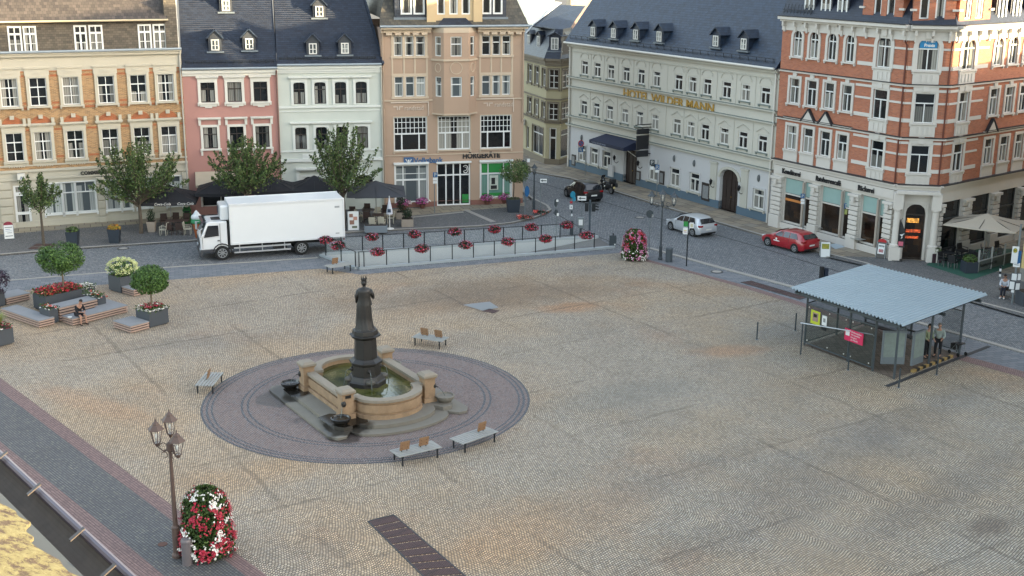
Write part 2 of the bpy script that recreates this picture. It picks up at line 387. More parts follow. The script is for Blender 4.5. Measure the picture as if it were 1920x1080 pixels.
def sheet(name,pts,z,mt,holes=None,kind='structure',parent=None):
 rings=[[Vector((p[0],p[1],0)) for p in pts]]+[[Vector((p[0],p[1],0)) for p in h] for h in (holes or [])]
 flat=[p for r in rings for p in r]
 mb=MB();mb.v=[(p.x,p.y,z) for p in flat]
 for t in tessellate_polygon(rings):
  a,b,c=flat[t[0]],flat[t[1]],flat[t[2]]
  if (b-a).cross(c-a).z<0:t=(t[0],t[2],t[1])
  mb.f.append(tuple(t));mb.m.append(0)
 o=mb.build(name,mt,parent)
 if kind:o['kind']=kind
 return o
def slab(name,pts,z0,z1,mt):
 mb=MB();mb.prism([(p[0],p[1]) for p in pts],z0,z1);o=mb.build(name,mt);o['kind']='structure';return o
def P(*xy,z=0):return [G(x,y,z) for x,y in xy]
def kerb(name,pts,wd,z0,z1,mt):
 """stone strip along a polyline (left side of travel)"""
 mb=MB();pts=[Vector((p[0],p[1],0)) for p in pts];nn=[]
 for i,p in enumerate(pts):
  d=(pts[min(i+1,len(pts)-1)]-pts[max(0,i-1)]).normalized();nn.append(Vector((-d.y,d.x,0)))
 for i in range(len(pts)-1):
  a,b=pts[i],pts[i+1];c,d=b+nn[i+1]*wd,a+nn[i]*wd
  Zt=Vector((0,0,z1));Zb=Vector((0,0,z0))
  mb.hexa([a+Zb,b+Zb,c+Zb,d+Zb,a+Zt,b+Zt,c+Zt,d+Zt])
 o=mb.build(name,mt);o['kind']='structure';return o
H_FL,H_BL,H_BR,H_FR=G(672,504),G(606,479),G(1122,446),G(1150,464)
hole=[H_FL,H_FR,H_BR,H_BL]
big=[(-400,-300),(400,-300),(400,700),(-400,700)]
sheet('ground',big,-0.05,M('ground_grey','#55534f',.9,.2,.2),[hole])
road=[G(-500,560),G(-500,420),Vector((-60,110,0)),Vector((-20,150,0)),Vector((20,165,0)),Vector((60,100,0)),Vector((60,30,0)),Vector((30,20,0)),Vector((-30,30,0))]
sheet('road',road,0.0,m_road,[hole])
SQ=P((-420,574),(0,547),(330,523),(600,503),(676,514),(1000,486),(1165,473),(1215,489),(1290,509),(1400,540),(1500,571),(1640,622),(1780,668),(1920,707),(2300,810),(2300,1300),(760,1290),(424,1024),(0,706),(-420,400+0))
SQ=SQ[:-1]+P((-300,486+0))[:0]+P((-420,640))[:0]
sq_pts=P((-60,662),(-420,620))
SQ=P((-260,565),(0,547),(330,523),(600,503),(676,514),(1000,486),(1165,473),(1215,489),(1290,509),(1400,540),(1500,571),(1640,622),(1780,668),(1920,707),(2300,810),(2300,1290),(784,1290),(424,1023),(0,708),(-190,567))
FC=G(690,751);FC=Vector((-6.42,52.0,0));FR_=7.26
ring=[FC+Vector((math.cos(a),math.sin(a),0))*FR_ for a in [2*PI*i/64 for i in range(64)]]
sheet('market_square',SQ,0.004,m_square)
sheet('pavement_band',P((1165,466),(1262,482),(1340,503),(1483,541),(1600,577),(1788,628),(1920,665),(2300,770),(2300,810),(1920,707),(1780,668),(1640,622),(1500,571),(1400,540),(1290,509),(1215,489),(1165,473)),0.010,m_strip)
sheet('pavement_red_band',P((1165,474),(1215,487),(1290,507),(1400,536),(1500,566),(1640,615),(1780,660),(1920,697),(2300,795),(2300,811),(1920,709),(1780,670),(1640,624),(1500,573),(1400,542),(1290,511),(1215,491),(1165,477)),0.014,m_redband)
sheet('pavement_strip_left',P((-260,545),(0,528),(330,501),(596,485),(672,508),(1000,481),(1165,468),(1165,474),(1000,487),(676,515),(600,504),(330,524),(0,548),(-260,566)),0.008,m_strip)
kerb('kerb_left_road',P((-260,546),(0,528),(330,501),(596,484)),.16,0.0,0.03,m_kerb)
kerb('kerb_street_near',P((1163,462),(1218,467),(1264,480),(1340,501),(1483,539),(1600,573),(1700,601),(1788,626),(1920,663),(2300,768)),.30,0.0,0.05,m_kerb)
L0=((0,708),(424,1023),(784,1290));L1=((0,733),(200,885),(330,982),(740,1290));L2=((0,828),(200,990),(560,1290));L3=((-60,880),(80,1010),(330,1290))
ext=lambda L:[(L[0][0]-190,L[0][1]-141)]+list(L)
sheet('street_red_band',P(*ext(L0))+P(*reversed(ext(L1))),0.010,m_redband)
sheet('street_dark_band',P(*ext(L1))+P(*reversed(ext(L2))),0.006,m_dark)
sheet('street_red_band_house',P(*ext(L2))+P(*reversed(ext(L3))),0.010,m_redband)
sheet('fountain_circle',ring,0.010,m_red)
def annulus(name,r0,r1,z,mt,n=72):
 mb=MB()
 for i in range(n):
  a,b=2*PI*i/n,2*PI*(i+1)/n
  A,B=Vector((math.cos(a),math.sin(a),0)),Vector((math.cos(b),math.sin(b),0));Z=Vector((0,0,z))
  mb.face([FC+A*r0+Z,FC+A*r1+Z,FC+B*r1+Z,FC+B*r0+Z])
 o=mb.build(name,mt);o['kind']='structure'
m_ringdark=cellmat('dark_ring_setts',['#5d5f62','#67696b','#58595c','#707173'],.1,.1,.006,'#222325',rough=.75,off=.4,big=.15,bigscale=.5,bstr=.4,jsoft=.012)
annulus('circle_border',FR_-.10,FR_,0.014,m_ringdark);annulus('circle_border_line',FR_-.32,FR_-.22,0.014,m_ringdark);annulus('circle_border_line',FR_-.52,FR_-.44,0.014,m_ringdark);annulus('circle_inner_line',5.2,5.29,0.014,m_ringdark)
annulus('circle_inner_line',5.46,5.55,0.014,m_ringdark)
K1=((-260,496),(0,480),(156,467),(340,455),(480,446),(600,441),(740,433),(900,426),(960,420),(1000,411),(1022,403),(1034,395),(1028,387),(1000,373),(985,362),(979,340))
back=[Vector((1.5,97,0)),Vector((-10,96,0)),Vector((-17,95,0)),Vector((-24,93,0)),Vector((-50,82,0))]
slab('pavement_left',P(*K1)+back,-.04,.10,m_pave)
kerb('kerb_left',P(*K1),.2,-.03,.112,m_kerb)
sheet('slab_walk_left',P((-60,447),(28,440),(197,427),(340,417),(360,409),(358,404),(197,414),(28,427),(-60,434)),.106,m_slabs2)
sheet('slab_walk_bank',P((720,412),(870,398),(985,388),(985,382),(865,386),(720,396)),.106,m_slabs2)
for q in (((868,396),(876,395),(930,418),(920,419)),):sheet('parking_line',P(*q),.108,m_kerb)
sheet('parking_edge',P((742,412),(868,399),(870,401),(742,414)),.108,m_kerb)
K2=((960,312),(1006,325),(1068,336),(1160,363),(1263,395),(1431,444),(1532,474),(1618,495),(1700,523),(1800,558),(1820,566),(1920,592),(2300,700))
slab('pavement_hotel',list(reversed(P(*K2)))+[Vector((2,125,0)),Vector((6,118,0)),Vector((22,96,0)),Vector((45,92,0)),Vector((60,90,0)),Vector((60,55,0))],-.04,.10,m_slabs)
kerb('kerb_hotel',P(*K2),.22,-.03,.112,m_kerb)
sheet('pavement_bus_stop',P((1540,482),(1618,500),(1700,528),(1800,563),(1920,598),(2200,660),(2200,560),(1915,520),(1745,493),(1665,486)),.106,m_pave)
kerb('gutter_line',P((985,335),(1090,366),(1200,400),(1420,463),(1550,503),(1640,530)),.10,0.0,0.006,M('gutter_dark','#2a2b2d',.7,.2,3))
kerb('gutter_line',P((1036,398),(1110,440),(1165,462)),.12,0.0,0.006,MATS['gutter_dark'])
def manhole(px,py,r=.42,z=.0):
 p=G(px,py);mb=MB();mb.lathe([(r,0),(r,.012)],(p.x,p.y,z),20)
 o=mb.build('manhole_cover',[m_manhole,m_kerb]);mb2=MB();mb2.lathe([(r*.72,0),(r*.72,.004)],(p.x,p.y,z+.014),18);c=mb2.build('lid',m_kerb,o)
 return o
for px,py,lb,z in ((231,466,'round manhole cover in the left cobbled road',.005),(1200,408,'round manhole cover in the blue grey street near the lamp',.005),(1344,510,'round manhole cover beside the kerb near the bus shelter',.016)):
 tag(manhole(px,py,.40,z),lb,'manhole cover')
p=G(305,1021);mb=MB();mb.lathe([(.16,0),(.16,.01)],(p.x,p.y,.01),18);tag(mb.build('manhole_cover',M('rust','#5a3a2e',.8,.2,6)),'small rusty round cover beside the near street lamp','manhole cover')
def grate(name,lab,q,nseg):
 mb=MB();a,b,c,d=[Vector((p.x,p.y,0)) for p in P(*q)]
 mbs=MB()
 for i in range(nseg):
  t0,t1=i/nseg+.006,(i+1)/nseg-.006
  pa,pb,pc,pd=a.lerp(b,t0),a.lerp(b,t1),d.lerp(c,t1),d.lerp(c,t0)
  Z=Vector((0,0,.022));Z0=Vector((0,0,.002))
  mb.hexa([pa+Z0,pd+Z0,pc+Z0,pb+Z0,pa+Z,pd+Z,pc+Z,pb+Z])
 fr=MB()
 for x,y in ((a,b),(b,c),(c,d),(d,a)):fr.bar(x+Vector((0,0,.012)),y+Vector((0,0,.012)),.05,.03)
 r=mb.build(name,m_iron);tag(r,lab,'drain grate');fr.build('frame',m_manhole,r)
grate('drain_grate','long rusty brown drain grate at the bottom of the square',((690,978),(848,1135),(936,1135),(738,966)),13)
grate('drain_grate','narrow rusty brown grate in the pavement left of the bus shelter',((1389,530),(1500,562),(1512,558),(1408,527)),9)
mb=MB();a=P((868,572),(905,583),(935,577),(918,566),(890,569))
sheet('metal_hatch',a,.016,M('galvanised_plate','#75797a',.6,.1,3));h=bpy.data.objects['metal_hatch'];del h['kind'];tag(h,'flat grey metal hatch set in the square behind the fountain','hatch')
sheet('cover_plate',P((902,584),(925,588),(938,583),(918,579)),.016,m_iron);h=bpy.data.objects['cover_plate'];del h['kind'];tag(h,'small rusty cover plate beside the grey hatch','cover plate')

#  ramp: walls, floor, copings
mb=MB();D=Vector((0,0,-2.6));dn=[p+D for p in hole]
for i in range(4):
 a,b=hole[i],hole[(i+1)%4]
 if i==1:continue
 mb.face([a,b,b+D,a+D])
mb.face([H_FL+D,H_FR+Vector((0,0,-.02)),H_BR+Vector((0,0,-.02)),H_BL+D],1)
o=mb.build('ramp',[m_concrete,M('ramp_asphalt','#5c5a58',.85,.15,1)]);o['kind']='structure'
def wallstrip(name,pts,wd,z0,z1,mt):return kerb(name,pts,wd,z0,z1,mt)
COPZ=.14
kerb('ramp_coping_back',[H_BL,H_BR],.28,.0,COPZ,m_cope)
kerb('ramp_coping_front',[H_FR,H_FL],.28,.0,COPZ,m_cope)
kerb('ramp_coping_end',[H_FL,H_BL],.28,.0,COPZ,m_cope)

#  building kit
def lerp(a,b,t):return a+(b-a)*t
def wall(mb,F,u0,u1,z0,z1,ops,depth=.22,mi=0,o=0.0):
 us=sorted(set([u0,u1]+[x for q in ops for x in (q[0],q[1]) if u0<x<u1]))
 zs=sorted(set([z0,z1]+[x for q in ops for x in (q[2],q[3]) if z0<x<z1]))
 for i in range(len(us)-1):
  run=None
  for j in range(len(zs)-1):
   uc,zc=(us[i]+us[i+1])/2,(zs[j]+zs[j+1])/2
   inside=any(q[0]<uc<q[1] and q[2]<zc<q[3] for q in ops)
   if not inside:
    if run is None:run=zs[j]
   if inside or j==len(zs)-2:
    top=zs[j] if inside else zs[j+1]
    if run is not None:
     mb.face([F.pt(us[i],run,o),F.pt(us[i+1],run,o),F.pt(us[i+1],top,o),F.pt(us[i],top,o)],mi);run=None
 for(a,b,c,d) in [q[:4] for q in ops]:
  for(p,q) in (((a,c),(a,d)),((a,d),(b,d)),((b,d),(b,c)),((b,c),(a,c))):
   mb.face([F.pt(p[0],p[1],o),F.pt(q[0],q[1],o),F.pt(q[0],q[1],o-depth),F.pt(p[0],p[1],o-depth)],mi)
W_WHITE=M('window_white','#c9c8c2',.45,.06,2)
W_DARK=M('window_dark_brown','#2b211c',.5,.1,2)
GL=panemat('pane_curtain',dark='#1d2124',pc=.72);GL_D=panemat('pane_dark',dark='#101316',pc=.15)
GL_L=panemat('pane_light',dark='#4a5154',cur=('#c9ccc6','#9a9e9a'),pc=.9,lo=.2,hi=.9)
def window(F,par,q,ft=.06,mat=None,tr=.66,mull=(.5,),umull=(.5,),bars=(),lattice=None,glass=None,depth=.14,o=0.0,sur=None,arch=0.0,sill=None,label=None,ubars=(),spand=None):
 u0,u1,z0,z1=q;W,H=u1-u0,z1-z0;mat=mat or W_WHITE;glass=glass or GL
 mb=MB();a,b=o-depth-.03,o-depth+.04
 mb.fbox(F,u0,u0+ft,z0,z1,a,b);mb.fbox(F,u1-ft,u1,z0,z1,a,b)
 mb.fbox(F,u0+ft,u1-ft,z0,z0+ft,a,b);mb.fbox(F,u0+ft,u1-ft,z1-ft,z1,a,b)
 zt=z0+H*tr if tr else z1-ft
 if tr:mb.fbox(F,u0+ft,u1-ft,zt-ft*.6,zt+ft*.6,a,b+.015)
 zl=zt-ft*.6 if tr else zt
 for m_ in mull:mb.fbox(F,u0+W*m_-ft*.55,u0+W*m_+ft*.55,z0+ft,zl,a,b+.01)
 if tr:
  for m_ in umull:mb.fbox(F,u0+W*m_-ft*.35,u0+W*m_+ft*.35,zt+ft*.6,z1-ft,a,b)
  for t in ubars:zz=lerp(zt,z1,t);mb.fbox(F,u0+ft,u1-ft,zz-.02,zz+.02,a,b-.005)
 for t in bars:
  zz=z0+(zl-z0)*t;mb.fbox(F,u0+ft,u1-ft,zz-.02,zz+.02,a,b-.005)
 if lattice:
  nx,ny=lattice
  for i in range(1,nx):uu=lerp(u0,u1,i/nx);mb.fbox(F,uu-.02,uu+.02,zt,z1-ft,a,b-.005)
  for j in range(1,ny):zz=lerp(zt,z1,j/ny);mb.fbox(F,u0+ft,u1-ft,zz-.02,zz+.02,a,b-.008)
 fr=mb.build('window',mat,par)
 if label:fr['label']=label
 mp=MB();mp.face([F.pt(u0,z0,o-depth-.02),F.pt(u1,z0,o-depth-.02),F.pt(u1,z1,o-depth-.02),F.pt(u0,z1,o-depth-.02)])
 mp.build('pane',glass,fr)
 if arch:
  ms=MB();n=8;rise=arch;am=spand or (sur[1] if sur else mat);oz=0 if spand else -.02
  for sgn in (0,1):
   pts=[]
   for i in range(n+1):
    t=i/n;x=t*.5 if sgn==0 else 1-t*.5
    k=1-abs(2*x-1)
    zz=z1-rise+rise*math.sqrt(max(0,1-(2*x-1)**2))
    pts.append((u0+W*x,zz))
   for i in range(n):
    p1,p2=pts[i],pts[i+1]
    fa=[F.pt(p1[0],p1[1],o+oz),F.pt(p2[0],p2[1],o+oz),F.pt(p2[0],z1,o+oz),F.pt(p1[0],z1,o+oz)]
    fb=[F.pt(p1[0],p1[1],o-depth-.01),F.pt(p2[0],p2[1],o-depth-.01),F.pt(p2[0],z1,o-depth-.01),F.pt(p1[0],z1,o-depth-.01)]
    if sgn:fa.reverse();fb.reverse()
    ms.face(fa)
    ms.face([fa[0],fb[0],fb[1],fa[1]] if not sgn else [fa[2],fb[2],fb[3],fa[3]])
  ms.build('arched_head',am,fr)
 if sur:
  w_,sm,pr=sur[0],sur[1],sur[2]
  ms=MB();lo=z0-(sur[3] if len(sur)>3 else 0)
  zj=z1-arch if spand else z1
  ms.fbox(F,u0-w_,u0,lo,zj,o-.02,o+pr);ms.fbox(F,u1,u1+w_,lo,zj,o-.02,o+pr)
  if spand:
   uc=(u0+u1)/2;rx=W/2
   for i in range(12):
    a0,a1=PI*i/12,PI*(i+1)/12;q=[]
    for oo in (o-.02,o+pr):
     q+=[F.pt(uc-rx*math.cos(a0),zj+arch*math.sin(a0),oo),F.pt(uc-rx*math.cos(a1),zj+arch*math.sin(a1),oo),F.pt(uc-(rx+w_)*math.cos(a1),zj+(arch+w_)*math.sin(a1),oo),F.pt(uc-(rx+w_)*math.cos(a0),zj+(arch+w_)*math.sin(a0),oo)]
    ms.mesh(q,[(0,1,2,3),(4,7,6,5),(0,4,5,1),(1,5,6,2),(2,6,7,3),(3,7,4,0)])
  if not spand:ms.fbox(F,u0-w_,u1+w_,z1,z1+w_,o-.02,o+pr)
  ms.build('surround',sm,fr)
 if sill:
  w_,sm,pr,th=sill
  ms=MB();ms.fbox(F,u0-w_,u1+w_,z0-th,z0,o-.02,o+pr);ms.fbox(F,u0-w_,u0-w_+.12,z0-th-.12,z0-th,o-.02,o+pr*.7);ms.fbox(F,u1+w_-.12,u1+w_,z0-th-.12,z0-th,o-.02,o+pr*.7)
  ms.build('sill',sm,fr)
 return fr
def hood(mb,F,q,w_,z,th=.12,pr=.22,o=0.0,mi=0,ped=0.0):
 u0,u1=q[0]-w_,q[1]+w_
 mb.fbox(F,u0,u1,z,z+th,o,o+pr,mi)
 mb.fbox(F,u0+.05,u1-.05,z-th*.7,z,o,o+pr*.6,mi)
 if ped:
  um=(u0+u1)/2;A=[F.pt(u0,z+th,o),F.pt(u1,z+th,o),F.pt(um,z+th+ped,o)];B=[F.pt(u0,z+th,o+pr),F.pt(u1,z+th,o+pr),F.pt(um,z+th+ped,o+pr)]
  mb.mesh(A+B,[(3,4,5),(0,2,1),(0,1,4,3),(1,2,5,4),(2,0,3,5)],mi)
def text(name,s,F,u,z,size,mat,par,o=.03,ext=.015,bold=.0,align='LEFT',sx=1.0,shear=0.0,rot=None):
 cu=bpy.data.curves.new('lettering','FONT');cu.body=s;cu.size=size;cu.extrude=ext;cu.offset=bold;cu.align_x=align;cu.shear=shear;cu.resolution_u=3
 to=bpy.data.objects.new('tmp',cu);COL.objects.link(to);bpy.context.view_layer.update()
 me=bpy.data.meshes.new_from_object(to.evaluated_get(bpy.context.evaluated_depsgraph_get()));bpy.data.objects.remove(to)
 me.materials.clear();me.materials.append(mat)
 ob=bpy.data.objects.new(name,me);COL.objects.link(ob)
 d=F.d;n=F.n;up=Vector((0,0,1));M4=Matrix((d*sx,up,n)).transposed().to_4x4();M4.translation=F.pt(u,z,o)
 me.transform(M4);me.name=name
 if par:ob.parent=par
 return ob
def roofquad(mb,pts,mi=0,th=.12):
 """sloping roof sheet with thickness; pts counter-clockwise seen from outside"""
 n=(Vector(pts[1])-Vector(pts[0])).cross(Vector(pts[-1])-Vector(pts[0])).normalized()*th
 lo=[Vector(p)-n for p in pts];k=len(pts)
 mb.mesh([Vector(p) for p in pts]+lo,[tuple(range(k)),tuple(reversed(range(k,2*k)))]+[((i+1)%k,i,k+i,k+(i+1)%k) for i in range(k)],mi)
def dormer(F,par,u,z,w_,h_,back,roofmat,sidemat,o=-.6,slope=1.0,gable=.55,glass=None,winmat=None,eave=.12,frame=None,tr=None,name='dormer',bars=(.5,)):
 """small gabled dormer; front at offset o, window in it; back = depth"""
 mb=MB();a,b=u-w_/2,u+w_/2
 mb.face([F.pt(a,z,o),F.pt(b,z,o),F.pt(b,z+h_,o),F.pt(a,z+h_,o)],0)
 mb.face([F.pt(a,z+h_,o),F.pt(b,z+h_,o),F.pt(u,z+h_+gable,o)],0)
 mb.face([F.pt(a,z,o-back),F.pt(a,z,o),F.pt(a,z+h_,o),F.pt(a,z+h_,o-back)],0)
 mb.face([F.pt(b,z,o),F.pt(b,z,o-back),F.pt(b,z+h_,o-back),F.pt(b,z+h_,o)],0)
 d=mb.build(name,sidemat,par)
 mr=MB();e=eave
 roofquad(mr,[F.pt(a-e,z+h_-e*.6,o+e),F.pt(u,z+h_+gable+.03,o+e),F.pt(u,z+h_+gable+.03,o-back-gable),F.pt(a-e,z+h_-e*.6,o-back)][::-1],0,.08)
 roofquad(mr,[F.pt(b+e,z+h_-e*.6,o+e),F.pt(b+e,z+h_-e*.6,o-back),F.pt(u,z+h_+gable+.03,o-back-gable),F.pt(u,z+h_+gable+.03,o+e)][::-1],0,.08)
 mr.build('dormer_roof',roofmat,d)
 ww=w_*.62;hh=h_*.8
 window(F,d,(u-ww/2,u+ww/2,z+h_*.1,z+h_*.1+hh),ft=.07,mat=winmat or W_WHITE,tr=tr,mull=(.5,),bars=bars,glass=glass or GL_L,depth=-.04,o=o)
 ms=MB();ms.fbox(F,a-.15,b+.15,z-.08,z+.03,o-.1,o+.16);ms.build('dormer_sill',M('zinc','#6d767d',.45,.12,2,metal=.3),d)
 return d
def guard(F,par,u0,u1,z,o,h=.28):
 mb=MB();n=int((u1-u0)/.55)
 for i in range(n+1):
  u=lerp(u0,u1,i/n);mb.bar(F.pt(u,z-.1,o),F.pt(u,z+h,o),.035,.035)
 for k in (.3,.65,1.0):mb.bar(F.pt(u0,z+h*k,o),F.pt(u1,z+h*k,o),.03,.03)
 return mb.build('snow_guard',M('guard_metal','#23272c',.5,.1,2,metal=.3),par)
def gutter(F,par,u0,u1,z,o=.35,mat=None,r=.09):
 mb=MB();mb.tube([F.pt(u0,z,o),F.pt(u1,z,o)],r,8)
 return mb.build('gutter',mat or M('gutter_zinc','#8f979b',.4,.15,2,metal=.3),par)
def downpipe(F,par,u,z0,z1,o=.12,mat=None,r=.055):
 mb=MB();mb.tube([F.pt(u,z0,o),F.pt(u,z1-.4,o),F.pt(u,z1-.1,o+.22)],r,8)
 return mb.build('downpipe',mat or M('pipe_zinc','#a5a29a',.5,.1,2),par)
SL_DARK=slatemat('slate_dark',['#141a26','#1a212e','#202836','#171d29'],.3,.18)
SL_BLUE=slatemat('slate_blue',['#16202e','#1b2838','#213042','#192534'],.32,.22,rough=.5)
SL_BROWN=slatemat('slate_brown',['#4b4239','#5a4f44','#685c4e','#534940'],.3,.2,rough=.7)
TILE_BROWN=slatemat('tiles_brown',['#3d332c','#4c3f35','#574a3f','#443931'],.22,.3,rough=.7)
STONE_L=M('stone_light','#b3ac9b',.8,.10,1.2,fine=.05)
TRIM_W=M('trim_white','#c6c3ba',.7,.07,1.2)
ZINC=M('zinc','#6d767d',.45,.12,2,metal=.3)

#  tan brick house (far left)
def tan_house():
 A,B=G(0,432),G(358,406);d=(B-A).normalized();A2=A-d*6.0
 F=Fac(A2,B);L=F.L
 R=thing('bank_house','yellow brick house with orange bands and grey stone ground floor at the far left','house',(0,0,0))
 brick=cellmat('yellow_brick',['#84623e','#96714a','#a57e54','#8d6a46','#7a5a3c'],.25,.075,.006,'#9a8a70',rough=.85,big=.12,bigscale=1.2,bstr=.25,jsoft=.01)
 orange=cellmat('orange_brick',['#8c4a2b','#a25834','#95502f'],.25,.075,.006,'#8c6a50',rough=.85,big=.1,bigscale=1.2,bstr=.25,jsoft=.01)
 st=M('tan_stone','#aca696',.8,.09,1.0,fine=.05)
 wh=M('window_bright','#d2d3d0',.4,.04,2)
 z_g=F.uz(35,322)[1];z_c=F.uz(100,132)[1];z_t=12.3
 f3=[F.u_at(x,7.2) for x in (23,77.4,138.4,204,264,314.5)];f2=[F.u_at(x,3.8) for x in (33.8,86.4,146.8,211.5,270.6,321.5)]
 uu=[(a+b)/2 for a,b in zip(f3,f2)];uu=[uu[0]-4.3,uu[0]-2.2]+uu
 z3b,z3t=F.uz(77,198.5)[1],F.uz(77,145.5)[1];z2b,z2t=F.uz(86,300)[1],F.uz(86,247)[1]
 ops=[];w_=.56
 for u in uu:ops+=[(u-w_,u+w_,z3b,z3t),(u-w_,u+w_,z2b,z2t)]
 gr=[F.rect(84,345,117,402),F.rect(118,342,142,399),F.rect(143,340,180,397),F.rect(199,338,226,393),F.rect(228,336,247,391),F.rect(312,330,340,384)]
 zb=gr[1][2];zt_=gr[1][3];gr=[(q[0],q[1],zb,zt_) for q in gr]
 door=F.rect(28,352,58,424);door=(door[0],door[1],.12,zt_)
 for u in (door[0]-5.2,door[0]-3.0):gr.append((u,u+1.7,zb,zt_))
 for u0 in (10.6+1.0,):gr.append((gr[4][1]+.35,gr[4][1]+1.6,zb,zt_))
 mb=MB()
 wall(mb,F,0,L,0,z_g,gr+[door],mi=1)
 wall(mb,F,0,L,z_g,z_c,ops,mi=0)
 mb.fbox(F,0,L,z_c,z_t-.3,-.3,.04,1)
 mb.face([F.pt(0,0,0),F.pt(0,z_t,0),F.pt(0,z_t,-11),F.pt(0,0,-11)],0);mb.face([F.pt(L,0,0),F.pt(L,0,-11),F.pt(L,z_t,-11),F.pt(L,z_t,0)],0)
 mb.face([F.pt(L,0,-11),F.pt(0,0,-11),F.pt(0,z_t,-11),F.pt(L,z_t,-11)],0)
 mb.build('wall',[brick,st],R)
 tm=MB()
 tm.fbox(F,0,L,z_g-.05,z_g+.12,0,.14);tm.fbox(F,0,L,z_g+.35,z_g+.45,0,.08)
 tm.fbox(F,0,L,zt_+.35,zt_+.48,0,.1);tm.fbox(F,0,L,.0,.5,0,.08)
 tm.fbox(F,0,L,z_t-.3,z_t-.12,-.2,.30);tm.fbox(F,0,L,z_t-.12,z_t,-.2,.42)
 for u in uu:
  tm.fbox(F,u-w_-.25,u+w_+.25,z3t+.16,z3t+.62,0,.07);tm.fbox(F,u-w_-.3,u+w_+.3,z3t+.62,z3t+.74,0,.16)
  tm.fbox(F,u-.35,u+.35,z3t+.26,z3t+.52,.07,.10);tm.fbox(F,u-.1,u+.1,z3t+.3,z3t+.48,.10,.13)
  tm.fbox(F,u-w_-.22,u+w_+.22,z2t+.16,z2t+.5,0,.07);hood(tm,F,(u-w_,u+w_),.38,z2t+.5,.12,.26)
  tm.fbox(F,u-w_-.32,u-w_-.12,z2t+.62,z2t+.98,0,.18);tm.fbox(F,u+w_+.12,u+w_+.32,z2t+.62,z2t+.98,0,.18)
  tm.fbox(F,u-.14,u+.14,z2t+.95,z2t+1.2,0,.18)
  tm.fbox(F,u-w_-.2,u+w_+.2,z_g+.45,z2b-.1,0,.06)
  for k in range(7):tm.fbox(F,u-w_+.05+k*.16,u-w_+.13+k*.16,z2b-.42,z2b-.25,.06,.10)
 tm.build('stone_trim',st,R)
 ob=MB()
 for z in (z3t+.05,z3t+.38,z3b+.12,z2t+.08,z2b+.15,z3b-.22):
  us=[0]+[x for u in uu for x in (u-w_-.28,u+w_+.28)]+[L]
  for i in range(0,len(us),2):o1_=MB();o1_.fbox(F,us[i],us[i+1],z,z+.15,0,.012);o1_.build('brick_band',orange,R)
 for u in uu:
  ob=MB();n=8;vs=[]
  for i in range(n+1):
   a=PI*i/n;vs.append((u-math.cos(a)*(w_+.1),z2t+.62+math.sin(a)*.52))
  for i in range(n):ob.face([F.pt(vs[i][0],z2t+.6,.015),F.pt(vs[i+1][0],z2t+.6,.015),F.pt(vs[i+1][0],vs[i+1][1],.015),F.pt(vs[i][0],vs[i][1],.015)])
  ob.build('brick_arch',orange,R)
 for(a,b) in ((door[0]-.95,door[0]-.12),(gr[2][1]+.12,gr[3][0]-.12),(gr[5][1]+.1,min(L-.05,gr[5][1]+1.0)),(gr[5][0]-1.0,gr[5][0]-.1)):
  ru=MB();z=.55
  while z<zt_+.1:
   ru.fbox(F,a,b,z,z+.5,0,.13);z+=.58
  ru.fbox(F,a-.05,b+.05,0,.5,.08,.2)
  ru.build('rusticated_pier',st,R,bevel=.03)
 for u in uu:
  window(F,R,(u-w_,u+w_,z3b,z3t),mat=wh,tr=.66,bars=(.5,),sur=(.2,st,.09,.1),sill=(.25,st,.2,.12))
  window(F,R,(u-w_,u+w_,z2b,z2t),mat=wh,tr=.66,bars=(.5,),sur=(.2,st,.09,.1),sill=(.25,st,.2,.12))
 for i,q in enumerate(gr):window(F,R,q,mat=wh,tr=.66,mull=(),umull=() if i!=2 else (.5,),sur=(.06,wh,.05),sill=(.1,wh,.12,.1),glass=GL_L)
 dr=MB();u0,u1,z0,z1=door;dr.fbox(F,u0,u0+.15,z0,z1,-.2,-.08);dr.fbox(F,u1-.15,u1,z0,z1,-.2,-.08);dr.fbox(F,u0,u1,z0,z0+.25,-.2,-.07);dr.fbox(F,u0,u1,1.0,1.18,-.2,-.07);dr.fbox(F,u0,u1,2.35,2.6,-.2,-.07);dr.fbox(F,u0,u1,z1-.12,z1,-.2,-.07)
 dd=dr.build('door',wh,R);g_=MB();g_.face([F.pt(u0,z0,-.18),F.pt(u1,z0,-.18),F.pt(u1,z1,-.18),F.pt(u0,z1,-.18)]);g_.build('pane',GL_D,dd)
 t=text('lettering','COMMERZBANK',F,F.u_at(151,3.6),F.uz(160,327)[1],.34,M('letter_dark','#2c2a26',.5,.05,1),R,o=.1,ext=.03,bold=.012)
 sg=MB();u,z=F.uz(39.5,331);sg.fbox(F,u-.25,u+.25,z-.25,z+.25,.1,.45);s_=sg.build('sign_box',TRIM_W,R)
 text('logo','A',F,u-.11,z-.13,.32,M('sign_blue','#34567c',.5),s_,o=.455,ext=.004)
 gutter(F,R,0,L,z_t+.04,.46);downpipe(F,R,L-.12,.1,z_t)
 o1=-.75;zs=z_t+.05;A0=F.uz(50,100,o1)[1];A1=F.uz(50,44,o1)[1]
 zw0,zw1=A0+.05,F.uz(40,50,o1)[1]
 sk=MB();roofquad(sk,[F.pt(0,zs,.35),F.pt(L,zs,.35),F.pt(L,A0-.05,o1),F.pt(0,A0-.05,o1)]);sk.build('roof_skirt',SL_DARK,R)
 att=MB();wops=[]
 prs=[(15,41,52,100),(44,69,51,99),(139,163,48,92),(167,193,47,91),(259,284,44,87),(287,312,43,86)]
 wi=[]
 for(xl,xr,yt,yb) in prs:
  a=F.u_at(xl,A0+1,o1);b=F.u_at(xr,A0+1,o1);wi.append((a,b,A0+.06,A0+1.85))
